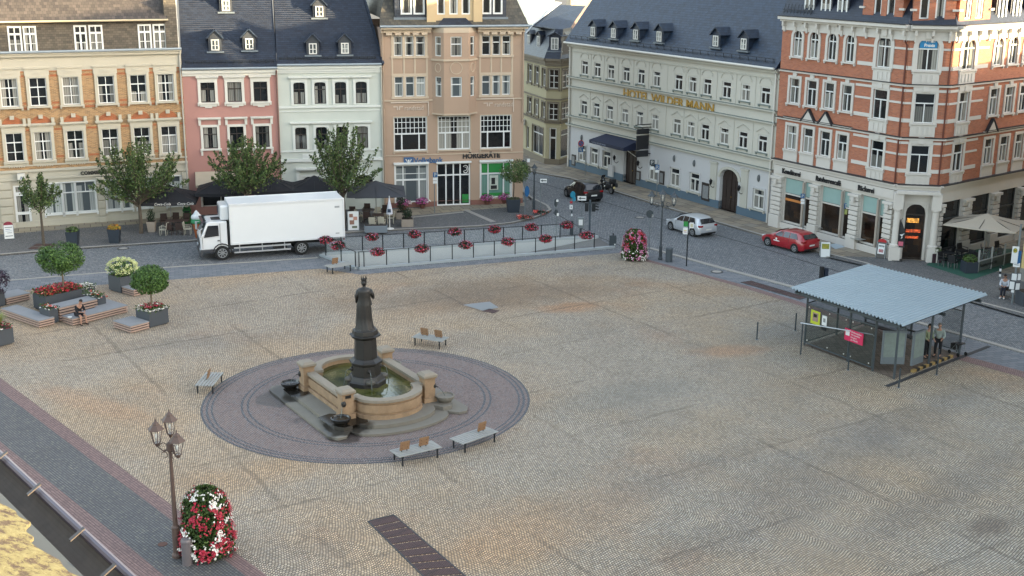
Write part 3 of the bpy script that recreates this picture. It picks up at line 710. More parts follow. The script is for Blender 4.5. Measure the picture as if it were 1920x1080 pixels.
 sp=wi[2][0]-wi[0][0];wi=[(a-sp,b-sp,c,d_) for(a,b,c,d_) in wi[:2]]+wi
 wall(att,F,0,L-.9,A0-.1,A0+2.25,wi,mi=0,o=o1,depth=.1);zt2=A0+2.25
 att.face([F.pt(L-.9,A0-.1,o1),F.pt(L-.9,A0-.1,-5),F.pt(L-.9,zt2,-5),F.pt(L-.9,zt2,o1)])
 att.build('attic_wall',slatemat('slate_tan',['#40392f','#4e463a','#5c5345','#484036'],.28,.16,rough=.6),R)
 for q in wi:window(F,R,q,mat=wh,tr=.7,ft=.11,bars=(.5,),o=o1+.06,depth=.05,sill=(.05,wh,.12,.08))
 rf=MB();roofquad(rf,[F.pt(-.3,zt2-.1,o1+.5),F.pt(L-.7,zt2-.1,o1+.5),F.pt(L-.7,zt2+4.6,-6.5),F.pt(-.3,zt2+4.6,-6.5)])
 roofquad(rf,[F.pt(L-.7,zt2+4.6,-6.5),F.pt(L-.7,z_t,-11.3),F.pt(-.3,z_t,-11.3),F.pt(-.3,zt2+4.6,-6.5)][::-1])
 rf.face([F.pt(L-.75,zt2-.1,o1+.4),F.pt(L-.75,z_t,-11),F.pt(L-.75,zt2+4.5,-6.5)])
 rf.build('roof',slatemat('tiles_grey_brown',['#38322e','#453e38','#524a43','#3d3732'],.25,.32,rough=.75),R)
 gutter(F,R,-.3,L-.7,zt2-.08,o1+.55,M('pipe_cream','#b9a98a',.5),.07)
 for px,py in ((62,3),(155,1)):
  k=MB();u,z=F.uz(px,py,-3.5);k.fbox(F,u-.25,u+.25,z-.2,z+.12,-3.7,-3.3);k.build('roof_vent',M('vent_tan','#7a5c48',.7),R)
 pw=MB();pw.fbox(F,L-.9,L-.05,z_t,A0+3.6,-4.5,o1+.12);pw.build('fire_wall',MATS['slate_tan'],R)
 cp=MB();cp.fbox(F,L-.15,L+.02,z_t,A0+4.2,-.9,-.7);cp.build('corner_flashing',TRIM_W,R)
 return F
F_TAN=tan_house()

#  pink house and green house under one slate roof
def script_word(F,par,u,z,size,mat):
 return text('lettering','Café',F,u,z,size,mat,par,o=.06,ext=.02,bold=.02,shear=.4)
def pink_house():
 F=Fac(G(358,406),G(531,399));L=F.L
 R=thing('pink_house','narrow salmon pink house with three window columns behind the white truck','house')
 pk=M('pink_render','#a3786f',.85,.07,.6,fine=.04,streak=.4)
 wt=TRIM_W;zc=10.35;zt=10.8
 c3=[(F.u_at(a,7.4)+F.u_at(b,4.0))/2 for a,b in ((393,396.6),(443,446),(491,494))]
 z3b,z3t=F.uz(393,192)[1],F.uz(393,154.5)[1];z2b,z2t=F.uz(396,278.5)[1],F.uz(396,238.5)[1];w_=.5
 ops=[(u-w_,u+w_,b,t) for u in c3 for b,t in ((z3b,z3t),(z2b,z2t))]
 door=(L-1.9,L-.9,.1,2.5);shop=(.9,3.6,.7,2.5)
 mb=MB();wall(mb,F,0,L,0,zt,ops+[door,shop])
 mb.face([F.pt(0,0,-10),F.pt(0,0,0),F.pt(0,zt,0),F.pt(0,zt,-10)]);mb.face([F.pt(L,0,0),F.pt(L,0,-10),F.pt(L,zt,-10),F.pt(L,zt,0)])
 mb.build('wall',pk,R)
 tm=MB();tm.fbox(F,0,L,zc,zc+.2,0,.12);tm.fbox(F,0,L,zc+.2,zt,0,.25)
 for u in c3:
  q=(u-w_,u+w_);hood(tm,F,q,.3,z3t+.36,.1,.24);tm.fbox(F,u-w_-.22,u+w_+.22,z3t+.16,z3t+.3,0,.08)
  hood(tm,F,q,.32,z2t+.62,.1,.26)
  for s in (-1,1):tm.fbox(F,u+s*(w_+.2)-.09,u+s*(w_+.2)+.09,z2t+.15,z2t+.6,0,.14)
  tm.fbox(F,u-w_-.1,u+w_+.1,z3b-.3,z3b-.12,0,.1);tm.fbox(F,u-.25,u+.25,z3b-.4,z3b-.3,0,.08)
  for s in (-1,1):tm.fbox(F,u+s*(w_+.15)-.07,u+s*(w_+.15)+.07,z2b-.5,z2b-.12,0,.1)
 tm.build('trim',wt,R)
 for u in c3:
  window(F,R,(u-w_,u+w_,z3b,z3t),mat=W_DARK,tr=.66,umull=(.5,),sur=(.2,wt,.07,.08),sill=(.26,wt,.18,.12),ft=.05)
  window(F,R,(u-w_,u+w_,z2b,z2t),mat=W_DARK,tr=.66,umull=(.5,),sur=(.18,wt,.07,.08),sill=(.26,wt,.18,.12),ft=.05)
 window(F,R,shop,mat=W_WHITE,tr=None,mull=(.5,),glass=GL_D,sur=(.1,wt,.05))
 window(F,R,door,mat=W_DARK,tr=.8,mull=(),glass=GL_D,sur=(.2,wt,.06))
 aw=MB();roofquad(aw,[F.pt(.5,3.35,.05),F.pt(.5,2.6,1.5),F.pt(3.9,2.6,1.5),F.pt(3.9,3.35,.05)],0,.05);aw.fbox(F,.5,3.9,2.42,2.6,1.46,1.5)
 aw.build('awning',M('awning_cream','#a89c88',.9,.08,2),R)
 script_word(F,R,F.u_at(404,4.0),F.uz(410,318)[1],.95,M('script_brown','#2e1f1a',.5))
 gutter(F,R,0,L,zt+.08,.34);downpipe(F,R,L-.08,.1,zt,mat=M('pipe_brown','#6b5048',.5))
 guard(F,R,.3,L-.2,zt+.35,.0)
 return F,R
F_PINK,R_PINK=pink_house()
def green_house():
 F=Fac(G(531,399),G(720,393));L=F.L
 R=thing('green_house','pale mint green house with four arched window columns between the pink and the beige house','house')
 gn=M('mint_render','#b6bab1',.85,.06,.6,fine=.04);wt=M('trim_mint_white','#c8cac4',.75,.06,1)
 zt=11.0
 c=[(F.u_at(a,7.4)+F.u_at(b,4.2))/2 for a,b in ((563,565.4),(602,604),(640,642),(679,680))]
 z3b,z3t=F.uz(640,194)[1],F.uz(640,153.5)[1];z2b,z2t=F.uz(604,279)[1],F.uz(604,238)[1];w_=.42
 ops=[(u-w_,u+w_,b,t) for u in c for b,t in ((z3b,z3t),(z2b,z2t))]
 ar=F.rect(567,331,600,360);ar=(ar[0],ar[1],.9,ar[3]);rt=(L-2.2,L-.8,.9,ar[3])
 mb=MB();wall(mb,F,0,L,0,zt,ops+[ar,rt])
 mb.face([F.pt(0,0,-10),F.pt(0,0,0),F.pt(0,zt,0),F.pt(0,zt,-10)]);mb.face([F.pt(L,0,0),F.pt(L,0,-10),F.pt(L,zt,-10),F.pt(L,zt,0)])
 mb.build('wall',gn,R)
 tm=MB();tm.fbox(F,0,L,zt-.55,zt-.4,0,.1);tm.fbox(F,0,L,zt-.4,zt-.2,0,.18);tm.fbox(F,0,L,zt-.2,zt,0,.3)
 zb3=F.uz(620,198)[1];tm.fbox(F,0,L,zb3-.15,zb3,0,.1);tm.fbox(F,0,L,zb3-.42,zb3-.36,0,.05)
 zb2=F.uz(610,299)[1];tm.fbox(F,0,L,zb2-.12,zb2+.1,0,.16);tm.fbox(F,0,L,z2b-.2,z2b-.1,0,.08)
 for u in c:
  hood(tm,F,(u-w_,u+w_),.34,z3t+.34,.1,.24);tm.fbox(F,u-w_-.18,u+w_+.18,z3t+.12,z3t+.28,0,.06)
  hood(tm,F,(u-w_,u+w_),.34,z2t+.30,.1,.24)
 for i in range(2):a=lerp(c[2*i],c[2*i+1],.5);tm.fbox(F,a-.7,a+.7,z2b-1.0,z2b-.35,0,.06);tm.fbox(F,a-.45,a+.45,z2b-.9,z2b-.45,.06,.1)
 hood(tm,F,ar,.45,ar[3]+.55,.14,.35)
 for s in (ar[0]-.3,ar[1]+.3):tm.fbox(F,s-.12,s+.12,.3,ar[3]+.45,0,.14)
 tm.build('trim',wt,R)
 for u in c:
  window(F,R,(u-w_,u+w_,z3b,z3t),mat=W_DARK,tr=.66,sur=(.18,wt,.07,.08),arch=.16,ft=.05)
  window(F,R,(u-w_,u+w_,z2b,z2t),mat=W_DARK,tr=.66,sur=(.18,wt,.07,.08),arch=.16,ft=.05)
 window(F,R,ar,mat=W_DARK,tr=.7,glass=GL_D,sur=(.15,wt,.07),arch=.45)
 window(F,R,rt,mat=W_DARK,tr=.7,glass=GL_D,sur=(.15,wt,.07),arch=.35)
 gutter(F,R,0,L,zt+.08,.38);downpipe(F,R,L-.02,.1,zt,mat=M('pipe_mint','#a8a69b',.5))
 guard(F,R,.2,L-.4,zt+.35,0)
 return F,R
F_GREEN,R_GREEN=green_house()
def slate_roof():
 for F,R,u0,u1,hip,zt in ((F_PINK,R_PINK,0.0,F_PINK.L,False,10.8),(F_GREEN,R_GREEN,0.0,F_GREEN.L+.15,True,11.0)):
  mb=MB();run=6.2;rise=8.6;top=zt+rise
  k=1.9 if hip else 0
  roofquad(mb,[F.pt(u0,zt+.05,.3),F.pt(u1,zt+.05,.3),F.pt(u1-k,top,-run),F.pt(u0,top,-run)])
  roofquad(mb,[F.pt(u0,top,-run),F.pt(u1-k,top,-run),F.pt(u1,zt,-run*2),F.pt(u0,zt,-run*2)])
  if hip:roofquad(mb,[F.pt(u1,zt+.05,.3),F.pt(u1,zt,-run*2),F.pt(u1-k,top,-run)])
  mb.build('roof',SL_DARK,R)
  if hip:
   hp=MB();hp.bar(F.pt(u1,zt+.12,.3),F.pt(u1-k,top+.07,-run),.16,.06);hp.build('hip_ridge',SL_BLUE,R)
 sl=8.6/6.5
 for F,R,px,py in ((F_PINK,R_PINK,404,97),(F_PINK,R_PINK,468,95),(F_PINK,R_PINK,424,23),(F_GREEN,R_GREEN,587,104),(F_GREEN,R_GREEN,647,103),(F_GREEN,R_GREEN,599,34)):
  zt=10.85 if R is R_PINK else 11.05
  o=0.0
  for i in range(200):
   u,z=F.uz(px,py,-i*.05)
   if z-zt<=(i*.05+.3)*sl:o=-i*.05;break
  dormer(F,R,u,z,.92,.98,1.2,SL_BLUE,M('dormer_slate','#30343a',.6,.15,3),o=o+.0,gable=.5)
slate_roof()

#  beige bank building with polygonal bay
def beige_house():
 F=Fac(G(720,393),G(980,383));L=F.L;zt=13.7
 R=thing('beige_bank_building','beige four storey building with a polygonal bay and a green hearing aid window','building')
 bg_=M('beige_render','#a18975',.85,.05,.5,fine=.03);cr=M('beige_cream','#b5a48f',.8,.05,1);pk=M('plinth_brown','#7a5348',.8,.08,1)
 wh=M('window_bright','#d2d3d0',.4,.04,2)
 z4=(F.uz(770,105)[1],F.uz(770,68)[1]);z3=(F.uz(770,181)[1],F.uz(770,143.5)[1])
 z2=(F.uz(770,283)[1],F.uz(770,219)[1]);z1=(F.uz(770,380)[1],F.uz(770,309)[1])
 tri=[]
 for xs in (((739,755),(760,776),(780,797)),((903.5,919),(923,938),(941.5,957))):
  for(a,b) in xs:tri.append((F.u_at(a,11),F.u_at(b,11)))
 ops4=[(a,b,z4[0],z4[1]) for a,b in tri]+[(a,b,z3[0],z3[1]) for a,b in tri]
 bw=[(F.u_at(738.5,5.5),F.u_at(801,5.5)),(F.u_at(821,5.5),F.u_at(882,5.5)),(F.u_at(900.5,5.5),F.u_at(959,5.5))]
 ops2=[(a,b,z2[0],z2[1]) for a,b in bw]
 g1=[(F.u_at(741,2),F.u_at(802,2),z1[0],z1[1]),(F.u_at(819,2),F.u_at(882,2),.12,z1[1]+.05),(F.u_at(901,2),F.u_at(959,2),.62,z1[1])]
 mb=MB();wall(mb,F,0,L,.5,zt,ops4+ops2+g1);wall(mb,F,0,L,0,.5,[(g1[1][0],g1[1][1],0,.5)],mi=1)
 mb.face([F.pt(0,0,-12),F.pt(0,0,0),F.pt(0,zt,0),F.pt(0,zt,-12)]);mb.face([F.pt(L,0,0),F.pt(L,0,-12),F.pt(L,zt,-12),F.pt(L,zt,0)])
 mb.face([F.pt(L,0,-12),F.pt(0,0,-12),F.pt(0,zt,-12),F.pt(L,zt,-12)])
 mb.build('wall',[bg_,pk],R)
 ub=(F.u_at(811,8),F.u_at(893,8));d=.85;zb=F.uz(850,212)[1]
 pl=[(ub[0],0),(ub[0]+.75,d),(ub[1]-.75,d),(ub[1],0)]
 bay=MB();pb=[F.pt(u,0,o) for u,o in pl]
 sides=[Fac(pb[i],pb[i+1]) for i in range(3)]
 wins=[]
 for i,S in enumerate(sides):
  if i==1:
   c=S.L/2;hw=.42
  else :c=S.L/2;hw=.30
  q4=(c-hw,c+hw,z4[0],z4[1]);q3=(c-hw,c+hw,z3[0],z3[1]);wins.append((S,q4,q3))
  wall(bay,S,0,S.L,zb,zt,[q4,q3],depth=.15)
 bay.face([F.pt(u,zb,o) for u,o in reversed(pl)]);
 bo=bay.build('bay',bg_,R)
 for S,q4,q3 in wins:
  window(S,bo,q4,mat=wh,tr=.62,mull=(),umull=(),depth=.1);window(S,bo,q3,mat=wh,tr=.62,mull=(),umull=(),depth=.1,glass=GL_L)
 for S,q4,q3 in wins:
  bt=MB()
  for z,h,pr in ((zb-.05,.1,.06),(z4[0]-.35,.14,.1),(z4[1]+.35,.04,.03)):bt.fbox(S,-.05,S.L+.05,z,z+h,0,pr)
  c=S.L/2;r=.42 if S.L>1.6 else .3;zc_=(z3[1]+z4[0])/2-.1;n=20
  for k in range(n):
   a,b=2*PI*k/n,2*PI*(k+1)/n;rx=r if S.L>1.6 else .24
   bt.hexa([S.pt(c+rx*math.cos(a),zc_+r*math.sin(a),.0),S.pt(c+rx*math.cos(b),zc_+r*math.sin(b),.0),S.pt(c+(rx+.05)*math.cos(b),zc_+(r+.05)*math.sin(b),.0),S.pt(c+(rx+.05)*math.cos(a),zc_+(r+.05)*math.sin(a),.0),S.pt(c+rx*math.cos(a),zc_+r*math.sin(a),.04),S.pt(c+rx*math.cos(b),zc_+r*math.sin(b),.04),S.pt(c+(rx+.05)*math.cos(b),zc_+(r+.05)*math.sin(b),.04),S.pt(c+(rx+.05)*math.cos(a),zc_+(r+.05)*math.sin(a),.04)])
  bt.build('bay_trim',cr,bo)
 bc=MB();bc.prism([(F.pt(u,0,o*1.05).x,F.pt(u,0,o*1.05).y) for u,o in pl],zt-.35,zt+.02);bc.build('bay_cap',cr,bo)
 tm=MB()
 for(u0,u1) in ((0,ub[0]-.1),(ub[1]+.1,L)):
  tm.fbox(F,u0,u1,zt-.35,zt-.1,0,.25);tm.fbox(F,u0-.05*(u0>0),u1+(.15 if u1==L else 0),zt-.1,zt+.08,-.1,.55)
  n=5
  for i in range(n):u=lerp(u0+.6,u1-.5,i/(n-1));tm.fbox(F,u-.22,u+.22,zt-.52,zt-.33,0,.35)
 for k in (0,3):
  a,b=tri[k][0]-.2,tri[k+2][1]+.2
  for zz in (z4,z3):
   tm.fbox(F,a,b,zz[1],zz[1]+.22,0,.04);tm.fbox(F,a-.05,b+.05,zz[0]-.16,zz[0],0,.1)
   for j in range(2):u0,u1=tri[k+j][1],tri[k+j+1][0];tm.fbox(F,u0,u1,zz[0],zz[1],0,.04)
   tm.fbox(F,a,tri[k][0],zz[0],zz[1],0,.04);tm.fbox(F,tri[k+2][1],b,zz[0],zz[1],0,.04)
  for j in range(4):
   u=(a+.06,(tri[k][1]+tri[k+1][0])/2,(tri[k+1][1]+tri[k+2][0])/2,b-.06)[j];tm.fbox(F,u-.06,u+.06,z3[1]+.2,z4[0]-.15,0,.035)
 zs=F.uz(770,188)[1];tm.fbox(F,0,ub[0],zs-.06,zs+.04,0,.08);tm.fbox(F,ub[1],L,zs-.06,zs+.04,0,.08)
 zs=F.uz(770,291)[1];tm.fbox(F,0,L,zs-.03,zs+.03,0,.05)
 tm.build('trim',cr,R)
 for(a,b) in tri:
  window(F,R,(a,b,z4[0],z4[1]),mat=wh,tr=.66,mull=(),umull=());window(F,R,(a,b,z3[0],z3[1]),mat=wh,tr=.66,mull=(),umull=(),glass=GL_L)
 for q in ops2:window(F,R,q,mat=wh,tr=.5,mull=(.24,.76),umull=(),lattice=(8,3),glass=GL_D,ft=.09,sur=(.05,cr,.03),sill=(.06,cr,.1,.08))
 window(F,R,g1[0],mat=wh,tr=.6,mull=(.25,.74),umull=(.25,.74),ubars=(.4,),glass=GL_L,ft=.1,sur=(.06,wh,.04))
 window(F,R,g1[2],mat=wh,tr=.68,mull=(.25,.75),umull=(.25,.75),glass=panemat('pane_teal',dark='#5f8378',cur=('#7b9c90','#56786c'),pc=1.0,lo=.6,hi=1),ft=.1,sur=(.06,wh,.04))
 dr=MB();u0,u1,z0,z1_=g1[1];W=u1-u0
 for t in (0,.27,.5,.71,1):c=lerp(u0+.05,u1-.05,t);dr.fbox(F,c-.05,c+.05,z0,z1_,-.2,-.1)
 for z in (z0,lerp(z0,z1_,.7),z1_-.1):dr.fbox(F,u0,u1,z,z+.1,-.2,-.09)
 d_=dr.build('door',wh,R);gp=MB();gp.face([F.pt(u0,z0,-.17),F.pt(u1,z0,-.17),F.pt(u1,z1_,-.17),F.pt(u0,z1_,-.17)]);gp.build('pane',GL_D,d_)
 sb=MB();sb.fbox(F,u0-.05,u1+.05,z1_,z1_+.12,0,.2);sb.fbox(F,g1[0][0]-.1,g1[0][1]+.1,g1[0][3]+.06,g1[0][3]+.2,0,.2);sb.fbox(F,g1[2][0]-.1,g1[2][1]+.1,g1[2][3]+.06,g1[2][3]+.2,0,.2);sb.build('shutter_box',wh,R)
 blue=M('sign_blue','#1f4f8a',.5);black=M('letter_black','#15161a',.5);white=M('letter_white','#d8d6d0',.5)
 lg=MB();u,z=F.uz(757,307);lg.fbox(F,u,u+.75,z,z+.5,.02,.1);lo=lg.build('logo',blue,R)
 v=MB();cu_,cz=u+.37,z+.12
 for s in (-1,1):v.mesh([F.pt(cu_+s*.04,cz,.105),F.pt(cu_+s*.12,cz,.105),F.pt(cu_+s*.26,cz+.24,.105),F.pt(cu_+s*.16,cz+.24,.105),F.pt(cu_+s*.04,cz,.12),F.pt(cu_+s*.12,cz,.12),F.pt(cu_+s*.26,cz+.24,.12),F.pt(cu_+s*.16,cz+.24,.12)],[(4,5,6,7),(7,6,5,4),(0,1,5,4),(2,3,7,6)])
 v.fbox(F,cu_-.05,cu_+.05,cz-.04,cz+.2,.1,.115);v.build('logo_mark',white,lo)
 text('lettering','Volksbank',F,F.u_at(776,4.1),F.uz(776,306)[1],.58,blue,R,bold=.02,sx=.92)
 text('lettering','HÖRGERÄTE',F,F.u_at(867,4.4),F.uz(868,297)[1],.55,black,R,bold=.025,sx=.93)
 for x0,x1,y0,y1 in ((740,803,198,207),(909,962,191,200)):
  text('lettering','randstad',F,F.u_at(x0+18,7.6),F.uz(x0+18,y1)[1],.5,M('letter_pale','#c3b3a3',.5),R,sx=.85)
  lb=MB();ul,zl=F.uz(x0,(y0+y1)/2);lb.fbox(F,ul-.1,ul+.25,zl+.05,zl+.12,.02,.05);lb.fbox(F,ul+.16,ul+.25,zl-.15,zl+.1,.02,.05);lb.fbox(F,ul+.32,ul+.62,zl+.05,zl+.12,.02,.05);lb.fbox(F,ul+.32,ul+.4,zl-.15,zl+.1,.02,.05)
  ur=F.u_at(x1+1,7.6);zt_=F.uz(x1,y0-6)[1];lb.fbox(F,ul-.3,ur,zt_,zt_+.08,.02,.1);lb.fbox(F,ur-.06,ur,zt_-1.0,zt_,.02,.1);lb.build('sign_frame',M('letter_pale','#c3b3a3'),R)
 q=g1[2];W=q[1]-q[0];zt2=lerp(q[2],q[3],.68);gr=M('sign_green','#1c7a35',.5)
 gm=MB();gm.fbox(F,q[0]+.1,q[0]+W*.23,zt2+.08,q[3]-.1,-.15,-.12);gm.fbox(F,q[0]+W*.27,q[0]+W*.73,zt2+.08,q[3]-.1,-.15,-.12);gm.fbox(F,q[0]+W*.77,q[1]-.1,zt2+.08,q[3]-.1,-.15,-.12);gm.fbox(F,q[0]+.1,q[1]-.1,q[2]+.1,q[2]+.36,-.15,-.125)
 dq=g1[1];gm.fbox(F,lerp(dq[0],dq[1],.76),dq[1]-.12,.3,.95,-.15,-.12)
 g_=gm.build('shop_graphic',gr,R)
 pm=MB();pm.fbox(F,q[0]+W*.3,q[0]+W*.58,q[2]+.6,zt2-.15,-.15,-.12);ps=pm.build('poster',M('poster_pale','#b8beb2',.6,.25,4),R)
 pm=MB();pm.fbox(F,q[0]+W*.36,q[0]+W*.48,lerp(q[2],zt2,.55),lerp(q[2],zt2,.82),-.12,-.11);pm.fbox(F,q[0]+W*.34,q[0]+W*.54,lerp(q[2],zt2,.35),lerp(q[2],zt2,.5),-.12,-.11);pm.build('poster_picture',black,ps)
 er=MB();eu,ez=lerp(dq[0],dq[1],.86),lerp(dq[2],dq[3],.84);pts=[F.pt(eu+.2*math.sin(a)*(1 if a<4 else .6),ez+.3*math.cos(a),-.09) for a in [i*5.2/14-.9 for i in range(15)]];er.tube(pts,.03,5);er.tube([F.pt(eu+.1*math.sin(a),ez+.02+.14*math.cos(a),-.09) for a in [i*4.4/8-.6 for i in range(9)]],.025,5);er.build('ear_logo',white,R)
 r0=zt+.1
 ms=MB();s0=zt+.08
 roofquad(ms,[F.pt(-.1,s0,.6),F.pt(L+.2,s0,.6),F.pt(L+.1,s0+.65,-.15),F.pt(0,s0+.65,-.15)])
 roofquad(ms,[F.pt(0,s0+.65,-.3),F.pt(L+.1,s0+.65,-.3),F.pt(L-1.6,s0+5.0,-2.6),F.pt(1.4,s0+5.0,-2.6)])
 roofquad(ms,[F.pt(L+.1,s0+.65,-.3),F.pt(L+.1,s0+.65,-12),F.pt(L-1.6,s0+5.0,-10),F.pt(L-1.6,s0+5.0,-2.6)])
 roofquad(ms,[F.pt(0,s0+.65,-12),F.pt(0,s0+.65,-.3),F.pt(1.4,s0+5.0,-2.6),F.pt(1.4,s0+5.0,-10)])
 ms.face([F.pt(1.4,s0+5,-2.6),F.pt(L-1.6,s0+5,-2.6),F.pt(L-1.6,s0+5,-10),F.pt(1.4,s0+5,-10)])
 ms.build('roof',slatemat('tiles_dark_olive',['#3c3a34','#4a463d','#565044','#444038'],.25,.28,rough=.6),R)
 gutter(F,R,-.1,L+.3,zt+.12,.62);downpipe(F,R,.12,.1,zt,mat=M('pipe_tan','#a08a76',.5));downpipe(F,R,L-.1,6.5,zt,mat=MATS['pipe_tan'])
 yl=M('dormer_cream','#b9a27e',.8,.05,1)
 zb0=F.uz(860,43,0)[1]
 gu=(F.u_at(801,14.2),F.u_at(902,14.2));gb=MB()
 zw=(F.uz(860,27)[1],F.uz(860,27)[1]+1.75)
 cw=[(F.u_at(a,14.8),F.u_at(b,14.8),zw[0],zw[1]) for a,b in ((819,834),(842,858),(865,881))]
 wall(gb,F,gu[0],gu[1],s0,zw[1]+2.0,cw,o=.1,depth=.15)
 gb.face([F.pt(gu[0],s0,.1),F.pt(gu[0],zw[1]+2,.1),F.pt(gu[0],zw[1]+2,-4),F.pt(gu[0],s0,-4)]);gb.face([F.pt(gu[1],s0,.1),F.pt(gu[1],s0,-4),F.pt(gu[1],zw[1]+2,-4),F.pt(gu[1],zw[1]+2,.1)])
 gb.fbox(F,gu[0]-.05,gu[0]+.62,s0,zw[1]+2,.1,.22);gb.fbox(F,gu[1]-.62,gu[1]+.05,s0,zw[1]+2,.1,.22)
 gbo=gb.build('gable_dormer',yl,R)
 for q in cw:window(F,gbo,q,mat=wh,tr=.66,mull=(),umull=(),o=.1,depth=.08,ft=.09)
 sr=MB();roofquad(sr,[F.pt(gu[0]+.62,s0+.04,.62),F.pt(gu[1]-.62,s0+.04,.62),F.pt(gu[1]-1.2,zw[0]-.25,.16),F.pt(gu[0]+1.2,zw[0]-.25,.16)]);sr.build('bay_roof',SL_DARK,R)
 for xs in (((752,773),(776,797)),((904,922),(925,943))):
  us=[(F.u_at(a,14.9),F.u_at(b,14.9)) for a,b in xs];a,b=us[0][0]-.45,us[1][1]+.3
  z0=zw[0]-.25;db=MB();qs=[(p,q,zw[0],zw[1]) for p,q in us]
  wall(db,F,a,b,z0,zw[1]+.5,qs,o=-.2,depth=.1)
  db.face([F.pt(a,z0,-.2),F.pt(a,zw[1]+.5,-.2),F.pt(a,zw[1]+.5,-3.5),F.pt(a,z0,-3.5)]);db.face([F.pt(b,z0,-.2),F.pt(b,z0,-3.5),F.pt(b,zw[1]+.5,-3.5),F.pt(b,zw[1]+.5,-.2)])
  do=db.build('dormer',SL_DARK,R)
  rr=MB();roofquad(rr,[F.pt(a-.2,zw[1]+.5,0),F.pt(b+.2,zw[1]+.5,0),F.pt(b+.2,zw[1]+1.4,-3.4),F.pt(a-.2,zw[1]+1.4,-3.4)]);rr.build('dormer_roof',SL_DARK,do)
  for q in qs:window(F,do,q,mat=wh,tr=.66,mull=(),umull=(),o=-.14,depth=.04,ft=.12)
  sl_=MB();sl_.fbox(F,a-.1,b+.1,z0-.12,z0+.04,-.3,.05);sl_.build('dormer_sill',ZINC,do)
 return F
F_BEIGE=beige_house()

#  small corner house behind, at the mouth of the side street
def small_house():
 p0,p1,p2,p3=G(970,284),G(1022,309),G(1049,311),G(1074,303)
 R=thing('corner_shop_house','small dark roofed yellowish house with a bay between the bank and the hotel','house')
 yl=M('olive_cream_render','#9b9377',.85,.07,.6,fine=.04);st=M('olive_stone','#6d6455',.8,.1,1.2)
 SA,SB,SC_=Fac(p0,p1),Fac(p1,p2),Fac(p2,p3);zt=SA.uz(1019,108)[1]
 zf3=(SA.uz(1008,158)[1],SA.uz(1008,125)[1]);zf2=(SA.uz(1007,216)[1],SA.uz(1007,187)[1])
 wa=[(SA.u_at(a,7),SA.u_at(b,7)) for a,b in ((990,997),(1003,1010),(1018,1023))]
 wa[2]=(wa[2][0]-.2,SA.L-.15)
 opsA=[(a,b,z[0],z[1]) for a,b in wa for z in (zf3,zf2)]
 gA=[(SA.L*.55,SA.L*.93,.7,3.3),(SA.L*.32,SA.L*.42,.8,2.9)]
 wB=[(.25,SB.L-.25,z[0]-.1,z[1]) for z in (zf3,zf2)];gB=[(.35,SB.L-.35,.15,3.5)]
 wC=[(.2,SC_.L*.85,z[0]-.1,z[1]) for z in (zf3,zf2)];gC=[(.2,SC_.L*.9,.7,3.3)]
 mb=MB();wall(mb,SA,0,SA.L,0,zt,opsA+gA);wall(mb,SB,0,SB.L,0,zt,wB+gB);wall(mb,SC_,0,SC_.L,0,zt,wC+gC)
 mb.build('wall',yl,R)
 for q in opsA:window(SA,R,q,tr=.66,mull=(.5,),umull=(),sur=(.14,st,.06),sill=(.2,st,.15,.12),glass=GL_D)
 for S,qs in ((SB,wB),(SC_,wC)):
  for q in qs:window(S,R,q,tr=.66,mull=(.5,),umull=(.5,),bars=(.5,),sur=(.14,st,.06),sill=(.2,st,.15,.12),glass=GL_D)
 window(SA,R,gA[0],tr=.75,mull=(.5,),umull=(.5,),sur=(.1,st,.05),glass=GL_D);window(SA,R,gA[1],tr=None,mull=(),glass=GL_D)
 window(SB,R,gB[0],tr=.72,mull=(),umull=(),ft=.12,glass=GL_D,label='white framed shop door');window(SC_,R,gC[0],tr=.8,mull=(),umull=(),glass=GL_D)
 tm=MB()
 for S in (SA,SB,SC_):
  tm.fbox(S,0,S.L,zt-.2,zt,-.1,.3);tm.fbox(S,0,S.L,zt-.5,zt-.2,0,.12)
  for z in (zf2[0]-.35,zf2[1]+.3,zf3[1]+.3,3.9):tm.fbox(S,0,S.L,z,z+.12,0,.12)
  tm.fbox(S,0,S.L,0,.6,0,.08)
 tm.build('trim',st,R)
 sb=MB();sb.fbox(SA,SA.L*.25,SA.L*.32,3.0,3.5,.1,.9);sb.build('sign_box',TRIM_W,R)
 c=Vector((p1.x*.2+p2.x*.4+1.5,p1.y+7,0));ro=MB();top=zt+2.6
 base=[SA.pt(0,zt,.25),SA.pt(SA.L,zt,.25),SB.pt(SB.L,zt,.25),SC_.pt(SC_.L+1,zt,.25)]
 inn=[SA.pt(0,zt+.1,-.9),SA.pt(SA.L-.3,zt+.1,-.9),SB.pt(SB.L-.2,zt+.1,-.9),SC_.pt(SC_.L+1,zt+.1,-.9)]
 inn=[Vector((p.x,p.y,top)) for p in inn]
 for i in range(3):roofquad(ro,[base[i],base[i+1],inn[i+1],inn[i]],0,.1)
 def at(px,py,k):
  r_=ray(px,py);t=(k-CP.y)/r_.y;return CP+r_*t
 q0=at(996,48,118);q1=at(1062,62,118);q2=at(1098,11,126);q3=at(1050,9,126)
 roofquad(ro,[q0,q1,q2,q3],1,.1)
 roofquad(ro,[inn[1],inn[2],q1,q0],0,.05)
 q4=at(1075,60,122);q5=at(1122,22,130)
 roofquad(ro,[q1,q4,q5,q2],2,.1)
 roofquad(ro,[at(985,62,117),at(1000,44,118),at(1052,4,127),at(1042,3,127)],3,.1)
 ro.build('roof',[SL_DARK,SL_BLUE,slatemat('tiles_redbrown',['#5b4a42','#6c574c','#7a6256'],.3,.3,rough=.7),M('verge_white','#b9bdbd',.6,.08,1)],R)
 for S,px,py in ((SA,994,90),(SA,1012,93),(SB,1041,96)):
  u,z=S.uz(px,py,-.3);dormer(S,R,u,z,1.15,1.35,1.6,SL_DARK,SL_DARK,o=-.2,gable=.25,winmat=W_WHITE)
small_house()

